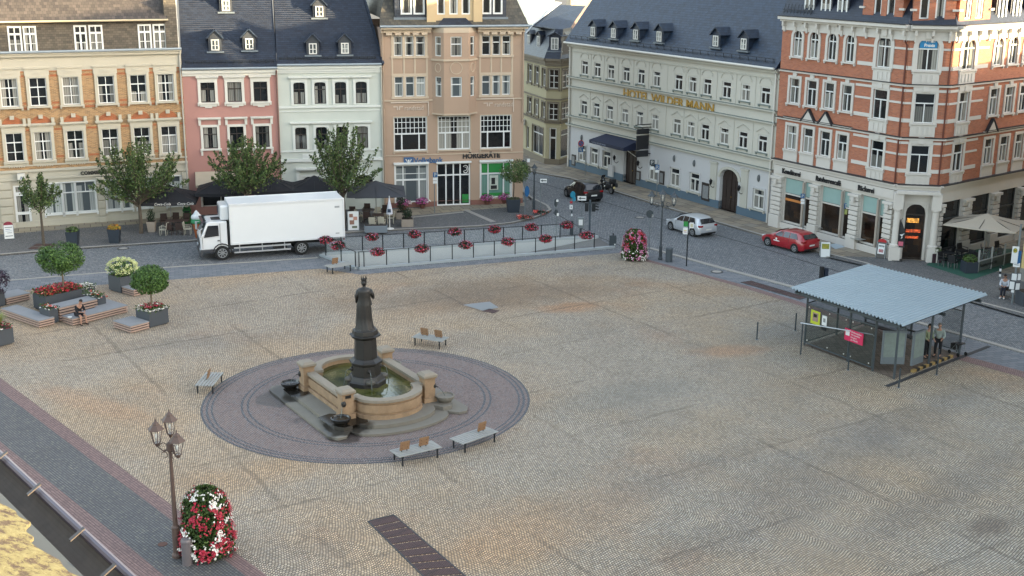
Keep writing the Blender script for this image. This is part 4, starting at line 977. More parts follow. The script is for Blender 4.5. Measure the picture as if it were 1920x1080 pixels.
#  hotel
def hotel():
 F=Fac(G(1064,313),G(1444,421));L=F.L
 R=thing('hotel','long pale grey green hotel with gold lettering, blue plinth and six slate dormers','hotel')
 gg=M('hotel_render','#b6b3a8',.85,.05,.4,fine=.03);wl=M('hotel_ground_white','#b3b3b3',.85,.05,.4,fine=.03);bl=M('hotel_plinth_blue','#4f6270',.8,.08,.6);st=M('hotel_stone','#acaa9f',.8,.06,1)
 dk=M('hotel_cornice_dark','#6c7570',.7,.08,1)
 zt=11.3
 x3=(1095.5,1119,1144.5,1173.5,1201,1230.5,1272,1298,1326,1363,1398.5,1435);x2=(1094.7,1118,1143,1171,1199,1227.5,1268,1294,1320.4,1356,1391,1428)
 z3b=(F.uz(1095.5,143)[1]+F.uz(1435,193)[1])/2;z3t=(F.uz(1095.5,116)[1]+F.uz(1435,159.5)[1])/2
 z2b=(F.uz(1094.7,217)[1]+F.uz(1428,283)[1])/2;z2t=(F.uz(1094.7,189.5)[1]+F.uz(1428,251)[1])/2
 w_=.52
 u3=[F.u_at(x,8.8) for x in x3];u2=[F.u_at(x,5.9) for x in x2];uu=[(a+b)/2 for a,b in zip(u3,u2)]
 x1=(1092,1114.5,1138,1225.6,1266,1303,1423);u1_=[F.u_at(x,2.4) for x in x1]
 z1b=(F.uz(1114.5,316)[1]+F.uz(1423,397)[1])/2;z1t=(F.uz(1114.5,279)[1]+F.uz(1423,352)[1])/2;z1b=max(z1b,.9)
 wg=.62;D1=(F.u_at(1169,1.5),F.u_at(1194,1.5),.1,3.0);D2=(F.u_at(1349,1.5),F.u_at(1383,1.5),.1,3.3)
 ops=[(u-w_,u+w_,z3b,z3t) for u in uu]+[(u-w_,u+w_,z2b,z2t) for u in uu]
 og=[(u-wg,u+wg,z1b,z1t) for u in u1_]+[D1,D2];zg=F.uz(1250,270)[1];zg=4.0;zp=.72
 mb=MB();wall(mb,F,0,L,zg,zt,ops,depth=.32);wall(mb,F,0,L,zp,zg,og,mi=1,depth=.32)
 ps=[0,D1[0],D1[1],D2[0],D2[1],L]
 for i in (0,2,4):mb.fbox(F,ps[i],ps[i+1],0,zp,-.3,.06,2)
 mb.face([F.pt(0,0,-11),F.pt(0,0,0),F.pt(0,zt,0),F.pt(0,zt,-11)]);mb.face([F.pt(L,0,0),F.pt(L,0,-11),F.pt(L,zt,-11),F.pt(L,zt,0)]);mb.face([F.pt(L,0,-11),F.pt(0,0,-11),F.pt(0,zt,-11),F.pt(L,zt,-11)])
 mb.build('wall',[gg,wl,bl],R)
 tm=MB();zs1=z3b-.42;zs2=z2t+.95;zs3=z2b-.42;zs4=zg-.05
 for z,h,pr in ((zt-.75,.08,.08),(zt-.3,.18,.25),(zt-.12,.12,.4)):tm.fbox(F,-.05,L,z,z+h,0,pr)
 for z in (zs1,zs2,zs3,zs4):tm.fbox(F,-.15,L,z,z+.10,0,.24);tm.fbox(F,-.1,L,z-.09,z,0,.12)
 edges=[0]+[(uu[i]+uu[i+1])/2 for i in range(11)]+[L]
 for i,u in enumerate(uu):
  tm.fbox(F,edges[i]+.02,edges[i]+.06,zs1+.1,zt-.75,0,.03);tm.fbox(F,edges[i]+.02,edges[i]+.06,zs3+.1,zs2-.1,0,.03)
  n=8
  for k in range(n):
   a,b=PI*k/n,PI*(k+1)/n;r1,r2=.62,.70
   tm.hexa([F.pt(u-r1*math.cos(a),z3t+.2+.45*math.sin(a),0),F.pt(u-r1*math.cos(b),z3t+.2+.45*math.sin(b),0),F.pt(u-r2*math.cos(b),z3t+.2+.55*math.sin(b),0),F.pt(u-r2*math.cos(a),z3t+.2+.55*math.sin(a),0)][::-1]+[F.pt(u-r1*math.cos(a),z3t+.2+.45*math.sin(a),.05),F.pt(u-r1*math.cos(b),z3t+.2+.45*math.sin(b),.05),F.pt(u-r2*math.cos(b),z3t+.2+.55*math.sin(b),.05),F.pt(u-r2*math.cos(a),z3t+.2+.55*math.sin(a),.05)][::-1])
  tm.bar(F.pt(u-.7,z2t+.2,.03),F.pt(u,z2t+.55,.03),.06,.06);tm.bar(F.pt(u,z2t+.55,.03),F.pt(u+.7,z2t+.2,.03),.06,.06)
 for s in (D2[0]-.75,D2[1]+.75):tm.fbox(F,s-.38,s+.38,zp,3.55,0,.1);tm.fbox(F,s-.45,s+.45,3.55,3.68,0,.16)
 n=10;rc=(D2[1]-D2[0])/2;uc=(D2[0]+D2[1])/2
 for k in range(n):
  a,b=PI*k/n,PI*(k+1)/n
  A=[F.pt(uc-(rc+.02)*math.cos(a),2.6+.75*math.sin(a),0),F.pt(uc-(rc+.02)*math.cos(b),2.6+.75*math.sin(b),0),F.pt(uc-(rc+.28)*math.cos(b),2.6+.95*math.sin(b),0),F.pt(uc-(rc+.28)*math.cos(a),2.6+.95*math.sin(a),0)]
  tm.hexa(A[::-1]+[p+F.n*.08 for p in A][::-1])
 tm.build('trim',st,R)
 tk=MB()
 for z in (zs1,zs2,zs3,zs4):tk.fbox(F,-.15,L,z+.10,z+.13,0,.25)
 tk.build('ledge_flashing',dk,R)
 for u in uu:
  window(F,R,(u-w_,u+w_,z3b,z3t),tr=.68,umull=(),ft=.09,sill=(.12,dk,.12,.07),depth=.1)
  window(F,R,(u-w_,u+w_,z2b,z2t),tr=.68,umull=(),ft=.09,sill=(.12,dk,.12,.07),depth=.1)
 for u in u1_:window(F,R,(u-wg,u+wg,z1b,z1t),tr=.68,umull=(),ft=.1,sill=(.2,st,.2,.1),sur=(.12,wl,.05),depth=.1)
 for x,y in ((1091,258),(1113.5,264),(1136,269),(1264.6,297),(1302,306),(1423,334)):
  u,z=F.uz(x,y);g=MB();g.ball(F.pt(u,z,.02),.14,.14,.28,10,6);g.build('oval_grille',M('grille_iron','#55595a',.6,.2,8),R)
 wd=M('oak_dark','#2c211d',.55,.15,3)
 for q,arch in ((D1,0),(D2,.7)):
  u0,u1,z0,z1=q;db=MB();db.fbox(F,u0,u1,z0,z1,-.32,-.28);um=(u0+u1)/2
  for a,b in ((u0+.04,um-.02),(um+.02,u1-.04)):
   for i in range(2):
    for j in range(3):
     x0,x1=lerp(a,b,i/2)+.06,lerp(a,b,(i+1)/2)-.06;y0,y1=lerp(z0+.1,z1-(.7 if arch else .1),j/3)+.06,lerp(z0+.1,z1-(.7 if arch else .1),(j+1)/3)-.06
     db.fbox(F,x0,x1,y0,y1,-.28,-.25)
  db.fbox(F,um-.03,um+.03,z0,z1,-.28,-.23);dd=db.build('door',wd,R)
  if arch:
   ms=MB();n=8
   for sg in (0,1):
    for i in range(n):
     t0,t1=i/n*.5,(i+1)/n*.5
     if sg:t0,t1=1-t0,1-t1
     f=lambda t:z1-.7+.7*math.sqrt(max(0,1-(2*t-1)**2))
     fa=[F.pt(lerp(u0,u1,t0),f(t0),-.02),F.pt(lerp(u0,u1,t1),f(t1),-.02),F.pt(lerp(u0,u1,t1),z1+.01,-.02),F.pt(lerp(u0,u1,t0),z1+.01,-.02)]
     fb=[F.pt(lerp(u0,u1,t0),f(t0),-.3),F.pt(lerp(u0,u1,t1),f(t1),-.3)]
     ms.face(fa if not sg else fa[::-1]);ms.face([fa[0],fb[0],fb[1],fa[1]])
   ms.build('arched_head',wl,dd)
  hb=MB();hb.ball(F.pt(um+.1,1.2,-.2),.05,.05,.05,8,5);hb.build('handle',M('brass','#8a6a2c',.35,.1,3,metal=.8),dd)
 navy=M('canopy_navy','#161f38',.7,.1,2)
 ca,cb=F.u_at(1135,3.4),F.u_at(1207,3.4);cn=MB();o1=1.7
 zc1,zc0=3.95,3.35
 roofquad(cn,[F.pt(ca+.35,zc1,.05),F.pt(ca,zc0+.12,o1),F.pt(cb-.5,zc0+.12,o1),F.pt(cb-.6,zc1,.05)],0,.04)
 cn.fbox(F,ca,cb-.5,zc0-.16,zc0+.12,o1-.04,o1);cn.face([F.pt(cb-.5,zc0+.12,o1),F.pt(cb-.5,zc0-.16,o1),F.pt(cb-.5,zc0-.16,.05),F.pt(cb-.6,zc1,.05)]);cn.face([F.pt(ca,zc0+.12,o1),F.pt(ca+.35,zc1,.05),F.pt(ca,zc0-.16,.05),F.pt(ca,zc0-.16,o1)])
 co=cn.build('canopy',navy,R);br=MB()
 for u in (ca+.4,cb-.9):br.bar(F.pt(u,2.5,.05),F.pt(u,zc0,o1*.8),.05);br.bar(F.pt(u,zc0,.05),F.pt(u,zc0,o1),.05)
 br.build('bracket',TRIM_W,co)
 text('lettering','HOTEL WILDER MANN',F,ca+.5,zc0-.1,.2,M('letter_grey','#7f8898',.5),co,o=o1+.005,ext=.004)
 gold=M('gold_letters','#a8853e',.4,.1,4,metal=.2)
 ua,za=F.uz(1168.6,184);ub,zb=F.uz(1333,206);n_='HOTEL WILDER MANN'
 text('lettering',n_,F,ua,(za+zb)/2+.0,.92,gold,R,o=.05,ext=.03,bold=.016,sx=(ub-ua)/9.15)
 ah=F.u_at(1221,5);hb=MB();zt_,zb_=F.uz(1228,241,.7)[1],F.uz(1228,294,.7)[1]
 for z in (zt_+.15,zt_-.1,zb_):hb.bar(F.pt(ah,z,0),F.pt(ah,z,1.6),.07)
 hs_=thing('hanging_sign','black three board hotel sign hanging from iron arms beside the canopy','sign');hb.build('bracket',M('iron_black','#121316',.5,.1,4,metal=.5),hs_)
 zz=zt_-.2
 for h in (.42,1.15,.5):
  b_=MB();b_.hexa([F.pt(ah-.06,zz-h,.25),F.pt(ah+.06,zz-h,.25),F.pt(ah+.06,zz-h,1.45),F.pt(ah-.06,zz-h,1.45),F.pt(ah-.06,zz,.25),F.pt(ah+.06,zz,.25),F.pt(ah+.06,zz,1.45),F.pt(ah-.06,zz,1.45)]);b_.build('board',M('board_black','#1b1c20',.5,.1,3),hs_)
  zz-=h+.12
 for i,(x,y,w2,h2) in enumerate(((1076.5,300,.3,.5),(1198,329,.28,.4),(1242,333,.3,.55),(1324.5,359.5,.5,.7))):
  u,z=F.uz(x,y);b_=MB();b_.fbox(F,u-w2,u+w2,z-h2,z+h2,.02,.1);nb=b_.build('notice_board',M('board_brown','#2a2422',.5,.15,6),R)
  c_=MB();c_.fbox(F,u-w2*.7,u+w2*.7,z-h2*.75,z+h2*.7,.1,.11);c_.build('notice',M('notice_paper','#77797a',.6,.4,6),nb)
 u,z=F.uz(1147.5,320);b_=MB();b_.fbox(F,u-.35,u+.35,z-.5,z+.5,.02,.2);b_.build('letter_box',wl,R)
 for i,(x,y) in enumerate(((1152.5,297),(1197,307),(1333.5,342),(1386.5,354))):
  u,z=F.uz(x,y,.4);l_=MB();l_.lathe([(.03,-.18),(.09,-.1),(.13,.12),(.15,.13),(.04,.26),(.02,.32)],F.pt(u,z,.45),6);l_.tube([F.pt(u,z-.3,0),F.pt(u,z-.42,.2),F.pt(u,z-.3,.42),F.pt(u,z-.15,.45)],.025,6);l_.build('wall_lantern',MATS['iron_black'],R)
 sl=MB();run,rise=6.4,9.2
 roofquad(sl,[F.pt(-.3,zt,.45),F.pt(L,zt,.45),F.pt(L,zt+rise,-run),F.pt(.2,zt+rise,-run)])
 roofquad(sl,[F.pt(-.3,zt,-run*2),F.pt(-.3,zt,.45),F.pt(.2,zt+rise,-run)])
 roofquad(sl,[F.pt(L,zt,-run*2),F.pt(-.3,zt,-run*2),F.pt(.2,zt+rise,-run),F.pt(L,zt+rise,-run)])
 sl.face([F.pt(L,zt,.4),F.pt(L,zt,-run*2),F.pt(L,zt+rise,-run)])
 sl.build('roof',SL_BLUE,R);gutter(F,R,-.2,L-.1,zt+.02,.5,TRIM_W);downpipe(F,R,.25,.1,zt,mat=TRIM_W,r=.08);downpipe(F,R,L-.25,.1,zt,mat=TRIM_W,r=.07)
 gm=MB()
 for k in range(30):u=lerp(.3,L-.5,k/29);gm.bar(F.pt(u,zt+.35,.15),F.pt(u,zt+.7,.2),.03)
 for h in (.45,.68):gm.bar(F.pt(.2,zt+h,.2),F.pt(L-.4,zt+h,.2),.025)
 gm.build('snow_guard',MATS['guard_metal'],R)
 for px,py in ((1115,69),(1153.5,72),(1195,75),(1239,79),(1345,88),(1397.6,94)):
  for i in range(200):
   o=.45-i*.05;u,z=F.uz(px,py,o)
   if z<=zt+(.45-o)*rise/(run+.45):break
  dormer(F,R,u,z-.05,1.0,1.0,1.5,SL_BLUE,SL_BLUE,o=o+.15,gable=.45,eave=.16)
 return F
F_HOTEL=hotel()

#  red brick corner house
def corner_house():
 g0,g1,g2=G(1444,424),G(1669,487),G(1748,491);g3=G(1920,446);d3=(g3-g2).normalized();g3=g2+d3*17
 R=thing('corner_house','tall red brick corner house with white stone bands above the arched bakery door','house')
 F1,F2,F3=Fac(g0,g1),Fac(g1,g2),Fac(g2,g3)
 br=cellmat('red_brick',['#94553a','#a56042','#b26b4a','#9d5a3f','#a8664b'],.25,.077,.006,'#8d7265',rough=.85,big=.12,bigscale=.8,bstr=.25,jsoft=.01)
 st=M('corner_stone','#bdb8b0',.8,.08,1.2,fine=.05);dk=M('ledge_lead','#26262a',.6,.15,2);wh=M('window_bright','#d2d3d0')
 zt=15.0;zg=4.75
 gl=GL
 RC={}
 RC[F1]=dict(top=[(x-8,y0,x+8,y1) for x,y0,y1 in ((1496,58.6,107),(1527,60.5,110),(1560.6,62.5,113),(1594,65,117))],topw=[(1645,65,1671,124)],mid=[(x-9,y0,x+9,y1) for x,y0,y1 in ((1490,148,194),(1522,151,199),(1554.6,155,204),(1588,160,209))],midw=[(1637,167,1663,218)],low=[(x-9,y0,x+9,y1) for x,y0,y1 in ((1484.6,234,280),(1515,240,286),(1547,246,293),(1579,252,299))],loww=[(1632,261,1656,311)],shop=[(1467,331,1520,424),(1536,346,1593,448),(1611,364,1657,466)])
 RC[F2]=dict(top=[],topw=[(1719.5,71.6,1760,131)],mid=[],midw=[(1714,177,1752,230)],low=[],loww=[(1706,275,1741.5,325)],shop=[])
 RC[F3]=dict(top=[(1863,78,1881,133),(1891,77,1909,132),(1918,76,1936,131)],topw=[(1804,73,1828,131)],mid=[(1855,174,1870,225),(1884,172,1899,222),(1910,171,1926,220)],midw=[(1796,177,1815,226)],low=[(1844.5,268,1859.5,315),(1874,266,1888,312),(1902,264,1917,309)],loww=[(1786,272,1804,319)],shop=[(1762,380,1800,470),(1816,368,1854,458),(1868,360,1903,450)])
 H=dict(top=(F1.uz(1560,113)[1],F1.uz(1560,62.5)[1]),mid=(F1.uz(1555,204)[1],F1.uz(1555,155)[1]),low=(F1.uz(1547,293)[1],F1.uz(1547,246)[1]))
 H['topw']=(H['top'][0]-.1,H['top'][1]+.15);H['midw']=(H['mid'][0]-.15,H['mid'][1]-.0);H['loww']=(H['low'][0]-.1,H['low'][1])
 tm=MB();bk=MB();lead=MB();wins=[];zs=.75
 for F in (F1,F2,F3):
  ops=[]
  for key in ('top','topw','mid','midw','low','loww'):
   z0,z1=H[key]
   lst=list(RC[F][key])
   for r in lst:
    zm=(z0+z1)/2;q=(F.u_at(r[0],zm),F.u_at(r[2],zm),z0,z1)
    if F is F3 and key in ('top','mid','low'):
     c=(q[0]+q[1])/2;q=(c-.5,c+.5,z0,z1)
    wins.append((F,q,key));ops.append(q)
   if F is F3 and key in ('top','mid','low') and lst:
    last=wins[-1][1]
    for k in range(1,3):q=(last[0]+1.75*k+.0,last[1]+1.75*k,z0,z1);wins.append((F,q,key));ops.append(q)
  sh=[]
  for r in RC[F]['shop']:sh.append((F.u_at(r[0],2.2),F.u_at(r[2],2.2),.55,3.85))
  if F is F3:
   l=sh[-1];sh+=[(l[0]+2.9*k,l[1]+2.9*k,.55,3.85) for k in (1,2)]
  if F is F2:c=F.L/2;sh=[(c-.62,c+.62,.1,3.75)]
  wall(bk,F,0,F.L,zg,zt-.9,ops,mi=0,depth=.25);wall(bk,F,0,F.L,0,zg,sh,mi=1,depth=.3)
  F.shops=sh
  for z,h,pr in ((zg-.1,.25,.12),(zg+.15,.12,.3),(7.9,.12,.14),(11.25,.12,.14),(zt-.9,.75,.08),(zt-.15,.2,.55),(zt-.3,.15,.3)):
   tm.fbox(F,-.06 if F is not F1 else 0,F.L+.06,z,z+h,-.02,pr)
  for z,pr in ((zg+.27,.36),(8.02,.2),(11.37,.2),(zt+.05,.6)):lead.fbox(F,0,F.L,z,z+.05,-.02,pr)
  n=int(F.L/1.15)
  for i in range(n+1):
   u=lerp(.3,F.L-.3,i/n)
   for du in (-.0,):tm.fbox(F,u-.08,u+.08,zt-.6,zt-.3,.08,.34);tm.fbox(F,u-.06,u+.06,zt-1.0,zt-.6,0,.16)
  for key,hh in (('topw',0),('midw',0),('loww',0)):
   for(FF,q,k2) in wins:
    if FF is F and k2==key:
     z0,z1=q[2],q[3];lo=max(0.05,q[0]-1.6) if F is F1 else (0.0 if F is F2 else 0.05);hi=F.L if F is not F3 else q[1]+1.6
     for z,h in ((z0+.02,.24),(lerp(z0,z1,.62),.13))+(((z1+.05,.16),) if key!='topw' else ()):
      tm.fbox(F,lo,q[0]-.18,z,z+h,0,.05);tm.fbox(F,q[1]+.18,hi,z,z+h,0,.05)
     tm.fbox(F,q[0]-.15,q[1]+.15,z0-.85,z0-.12,0,.08)
     nb=max(3,int((q[1]-q[0])/.3))
     for j in range(nb):uu_=lerp(q[0],q[1],(j+.5)/nb);tm.fbox(F,uu_-.09,uu_+.09,z0-.75,z0-.25,.08,.12)
  for(FF,q,key) in wins:
   if FF is not F:continue
   um=(q[0]+q[1])/2;W=q[1]-q[0]
   if key=='top':
    tm.fbox(F,um-.2,um+.2,q[3]+.1,q[3]+.5,0,.1);hood(tm,F,q,.1,q[3]+.5,.06,.22,ped=.22);
    lead.mesh([F.pt(um-W/2-.15,q[3]+.6,.24),F.pt(um+W/2+.15,q[3]+.6,.24),F.pt(um,q[3]+.86,.24),F.pt(um-W/2-.15,q[3]+.56,0),F.pt(um+W/2+.15,q[3]+.56,0),F.pt(um,q[3]+.82,0)],[(0,2,5,3),(2,1,4,5)])
   if key=='topw':tm.fbox(F,um-.22,um+.22,q[3]-.05,q[3]+.55,0,.16);tm.fbox(F,um-.36,um+.36,q[3]+.35,q[3]+.5,0,.12)
   if key=='mid':tm.fbox(F,um-.18,um+.18,q[3]+.1,q[3]+.42,0,.1)
   if key in ('midw','loww'):tm.fbox(F,q[0]-.15,q[1]+.15,q[3]+.12,q[3]+.45,0,.1);tm.fbox(F,um-.18,um+.18,q[3]+.1,q[3]+.52,0,.15)
   if key=='low':tm.fbox(F,q[0]-.2,q[1]+.2,q[2]-.8,q[2]-.12,0,.07)
  lows=[q for(FF,q,k) in wins if FF is F and k=='low']
  if lows:
   a,b=lows[0][0]-.35,lows[-1][1]+.35;zz=lows[0][3]+.4
   tm.fbox(F,a,b,zz,zz+.16,0,.16);lead.fbox(F,a,b,zz+.16,zz+.2,0,.2)
   for q in (lows[1:3] if F is F1 else lows[:1]):
    um=(q[0]+q[1])/2
    tm.mesh([F.pt(um-.62,zz,.18),F.pt(um+.62,zz,.18),F.pt(um,zz+.85,.18),F.pt(um-.62,zz,0),F.pt(um+.62,zz,0),F.pt(um,zz+.85,0)],[(0,1,2),(0,2,5,3),(2,1,4,5)])
    lead.bar(F.pt(um-.7,zz+.05,.12),F.pt(um,zz+.93,.12),.22,.09);lead.bar(F.pt(um,zz+.93,.12),F.pt(um+.7,zz+.05,.12),.22,.09)
 f0=F1.pt(0,0,-12);e3=F3.pt(F3.L,0,0)
 for a,b in ((F1.pt(0,0,-12),F1.pt(0,0,0)),(e3,Vector((e3.x-8,e3.y+12,0))),(Vector((e3.x-8,e3.y+12,0)),F1.pt(0,0,-12))):
  bk.face([a,b,b+Vector((0,0,zt)),a+Vector((0,0,zt))])
 bk.build('wall',[br,st],R);tm.build('stone_trim',st,R);lead.build('lead_ledge',dk,R)
 for F,q,key in wins:
  wide=key.endswith('w');W=q[1]-q[0]
  if key.startswith('top'):
   fr=window(F,R,q,mat=wh,tr=.7 if not wide else .66,arch=W/2*.98,umull=() if wide and F is F2 else (.5,),spand=br,sur=(.2 if not wide else .26,st,.07,.1),sill=(.22,st,.16,.1),depth=.09)
   if F is F2:
    bl=MB();bl.fbox(F,q[0]+.12,q[1]-.12,lerp(q[2],q[3],.69),q[3]-.08,-.06,-.04);b_=bl.build('window_banner',M('banner_blue','#1577a8',.5,.08,3),fr)
    text('lettering','Physio',F,q[0]+W*.36,lerp(q[2],q[3],.86),.22,M('letter_white','#d8d6d0'),b_,o=-.035,ext=.003);text('lettering','Praxis',F,q[0]+W*.30,lerp(q[2],q[3],.73),.26,MATS['letter_white'],b_,o=-.035,ext=.003,bold=.01)
  else :window(F,R,q,mat=wh,tr=.66,umull=(),sur=(.18,st,.07,.1),sill=(.22,st,.16,.1),depth=.09,glass=GL if key!='loww' else GL_D)
 awn=M('blind_mint','#86a09b',.85,.1,2);ru=MB()
 glint=cellmat('shop_interior',['#14100d','#1d1713','#2c2018','#3a2a1c','#121212'],.7,.5,.0,'#0d0b0a',rough=.12,big=.5,bigscale=1.5,bstr=0,spec=.6,jsoft=.001)
 for F in (F1,F3):
  sh=F.shops;xs=[0.02]+[x for q in sh for x in (q[0],q[1])]+[F.L-.02]
  for i in range(0,len(xs),2):
   a,b=xs[i],xs[i+1]
   if b-a>2.2:a2,b2=a,a+.7
   else :a2,b2=a+.04,b-.04
   for(p,r) in ((a2,b2),)+(((b-.75,b-.05),) if b-a>2.2 else ()):
    ru=MB();z=1.05
    while z<3.55:ru.fbox(F,p,r,z,z+.27,0,.2);z+=.33
    ru.fbox(F,p-.04,r+.04,.0,1.0,0,.28);ru.fbox(F,p-.08,r+.08,3.62,3.8,0,.32);ru.fbox(F,(p+r)/2-.12,(p+r)/2+.12,3.25,3.6,.2,.36);ru.build('rusticated_pier',st,R,bevel=.02)
  for k,q in enumerate(sh):
   f=MB();u0,u1,z0,z1=q;n=.08;W=u1-u0
   f.fbox(F,u0,u0+n,z0,z1,-.28,-.16);f.fbox(F,u1-n,u1,z0,z1,-.28,-.16);f.fbox(F,u0,u1,z0,z0+.12,-.28,-.12);f.fbox(F,u0,u1,z1-n,z1,-.28,-.16)
   f.fbox(F,u0,u1,lerp(z0,z1,.62),lerp(z0,z1,.62)+.1,-.28,-.14)
   if F is F1:f.fbox(F,lerp(u0,u1,.72)-.08,lerp(u0,u1,.72)+.08,z0,z1,-.28,-.05)
   fo=f.build('shop_window',M('shop_frame','#3a3c3c',.5,.1,2) if F is F3 else st,R)
   p_=MB();p_.face([F.pt(u0,z0,-.22),F.pt(u1,z0,-.22),F.pt(u1,z1,-.22),F.pt(u0,z1,-.22)]);p_.build('pane',glint if F is F1 else GL_D,fo)
   if F is F1:
    a_=MB();a_.fbox(F,u0+.1,u1-.1,lerp(z0,z1,.66),z1-.1,-.2,-.17);a_.build('blind',awn,fo)
    if k==0:t=MB();t.fbox(F,u0+.1,lerp(u0,u1,.7),2.15,2.32,-.2,-.18);t.build('shelf_light',M('shelf_warm','#b5743a',.6,.1),fo)
   si=MB();si.fbox(F,u0-.03,u1+.03,.1,z0,-.2,.12);si.build('window_base',st,fo)
   if F is F1:c_=MB();uc=lerp(u0,u1,.72);c_.tube([F.pt(uc,.1,.02),F.pt(uc,z1-.1,.02)],.09,8);c_.build('column',M('column_stone','#9a9085',.7,.1,2),fo)
  u=0
 q=F2.shops[0];u0,u1,z0,z1=q;cm=MB()
 for s in (u0-.55,u1+.55):
  c=F2.pt(s,0,.38);cm.lathe([(.3,.1),(.3,1.0),(.34,1.02),(.34,1.15),(.24,1.2),(.22,2.3),(.2,3.35),(.26,3.4),(.26,3.5)],c,14);cm.fbox(F2,s-.34,s+.34,.1,1.0,.05,.72);cm.fbox(F2,s-.3,s+.3,3.5,4.55,.02,.6)
 cm.fbox(F2,0,F2.L,4.5,4.7,0,.7)
 cm.build('column',st,R)
 um=(u0+u1)/2;W=u1-u0
 window_=window(F2,R,(u0,u1,z0+.0,z1),mat=W_DARK,tr=.80,mull=(),umull=(),arch=.6,glass=glint,sur=(.14,st,.06),depth=.25,label='arched bakery doorway')
 def lit(name,col,e):
  m,nt_,b_=newmat(name);b_.inputs['Base Color'].default_value=hexc(col);b_.inputs['Emission Strength'].default_value=e
  nz=N(nt_,'ShaderNodeTexNoise');nz.inputs['Scale'].default_value=9;c=ramp(nt_,nz.outputs[0],[(.46,hexc('#24100a')),(.6,hexc(col))]);g_=N(nt_,'ShaderNodeNewGeometry');nt_.links.new(g_.outputs['Position'],nz.inputs[0]);nt_.links.new(c,b_.inputs['Emission Color']);return m
 s_=MB();s_.fbox(F2,u0+.14,u1-.35,2.5,2.78,-.22,-.19);s_.build('bread_shelf',lit('lit_yellow','#c88a3a',.30),window_)
 s_=MB();s_.fbox(F2,u0+.14,u1-.2,1.85,2.05,-.22,-.19);s_.fbox(F2,u0+.14,u1-.3,1.45,1.6,-.22,-.19);s_.build('bread_shelf',lit('lit_orange','#b84a22',.26),window_)
 for F,i,s,fx in ((F1,0,'Konditorei',1470),(F1,1,'Ratsherrencafé',1533),(F1,2,'Bäckerei',1612)):
  ua=F.u_at(fx,4.3);ue=F.u_at({1470:1511,1533:1590,1612:1649}[fx],4.3)
  text('lettering',s,F,ua,4.12,.5,M('letter_black','#15161a'),R,o=.18,ext=.03,bold=.008,sx=(ue-ua)/(len(s)*.262))
 sg=MB();sg.fbox(F1,.2,F1.L-.1,4.02,4.6,0,.12);sg.build('fascia',st,R)
 gw=MB();u,z=F1.uz(1556,412,-.17);
 ro=MB()
 cap=[F1.pt(0,zt+.1,.3),F1.pt(F1.L,zt+.1,.3),F2.pt(F2.L,zt+.1,.3),F3.pt(F3.L,zt+.1,.3)]
 inn=[F1.pt(0,zt+4.5,-2.2),F1.pt(F1.L-.6,zt+4.5,-2.2),F2.pt(F2.L*.8,zt+4.5,-2.4),F3.pt(F3.L,zt+4.5,-2.2)]
 for i in range(3):roofquad(ro,[cap[i],cap[i+1],inn[i+1],inn[i]])
 ro.face([inn[0],inn[1],inn[2],inn[3],Vector((e3.x-8,e3.y+12,zt+4.5)),F1.pt(0,zt+4.5,-12)]);ro.face([F1.pt(0,zt,-12),F1.pt(0,zt+.1,.3),inn[0],F1.pt(0,zt+4.5,-12)])
 ro.build('roof',SL_DARK,R)
 gm=MB();gm.bar(F1.pt(0.1,zt+.5,.2),F1.pt(3.0,zt+.5,.2),.03)
 for k in range(9):gm.bar(F1.pt(.2+k*.33,zt+.1,.25),F1.pt(.2+k*.33,zt+.9,.05),.03)
 gm.build('snow_guard',MATS['guard_metal'],R)
 z0=zt+.15
 for px in (1518,1549,1580):
  u=F1.u_at(px,zt+1);window(F1,R,(u-.45,u+.45,z0+.05,z0+1.9),mat=wh,tr=.75,mull=(.5,),umull=(),o=-.05,depth=-.04,ft=.1)
  c=MB();c.fbox(F1,u-.55,u+.55,z0,z0+2.2,-1.6,-.06);c.fbox(F1,u-.75,u+.75,z0+2.15,z0+2.3,-1.6,.15);c.build('dormer',SL_DARK,R)
 for F,xa,xb,ws in ((F1,1620,1695,((1640,1654),(1664,1679))),(F2,1702,1792,((1724,1742),(1754,1772))),(F3,1797,1856,((1808,1820),(1828,1842)))):
  ua,ub=(F.u_at(xa,zt+1),F.u_at(xb,zt+1));ua=max(ua,.02);ub=min(ub,F.L-.02)
  b=MB();qs=[(F.u_at(p,zt+1),F.u_at(r,zt+1),z0+.25,z0+2.6) for p,r in ws]
  wall(b,F,ua,ub,z0,z0+3.2,qs,o=.08,depth=.15);um=(ua+ub)/2
  b.face([F.pt(ua,z0+3.2,.08),F.pt(ub,z0+3.2,.08),F.pt(um,z0+5.2,.08)])
  b.face([F.pt(ua,z0,-2),F.pt(ua,z0,.08),F.pt(ua,z0+3.2,.08),F.pt(ua,z0+3.2,-2)]);b.face([F.pt(ub,z0,.08),F.pt(ub,z0,-2),F.pt(ub,z0+3.2,-2),F.pt(ub,z0+3.2,.08)])
  g_=b.build('gable',br,R)
  for q in qs:window(F,g_,q,mat=wh,tr=.72,mull=() if F is not F3 else (.5,),umull=(),o=.08,depth=.1,ft=.1)
  t_=MB()
  for s in (ua,ub):t_.fbox(F,s-.3,s+.3,z0+1.45,z0+1.58,.08,.3);t_.fbox(F,s-.2,s+.2,z0+.75,z0+.88,.08,.22);t_.mesh([F.pt(s-.35,z0+1.6,.25),F.pt(s+.35,z0+1.6,.25),F.pt(s,z0+2.0,.25),F.pt(s-.35,z0+1.6,0),F.pt(s+.35,z0+1.6,0),F.pt(s,z0+2.0,0)],[(0,1,2),(0,2,5,3),(2,1,4,5)])
  t_.build('gable_scroll',st,g_)
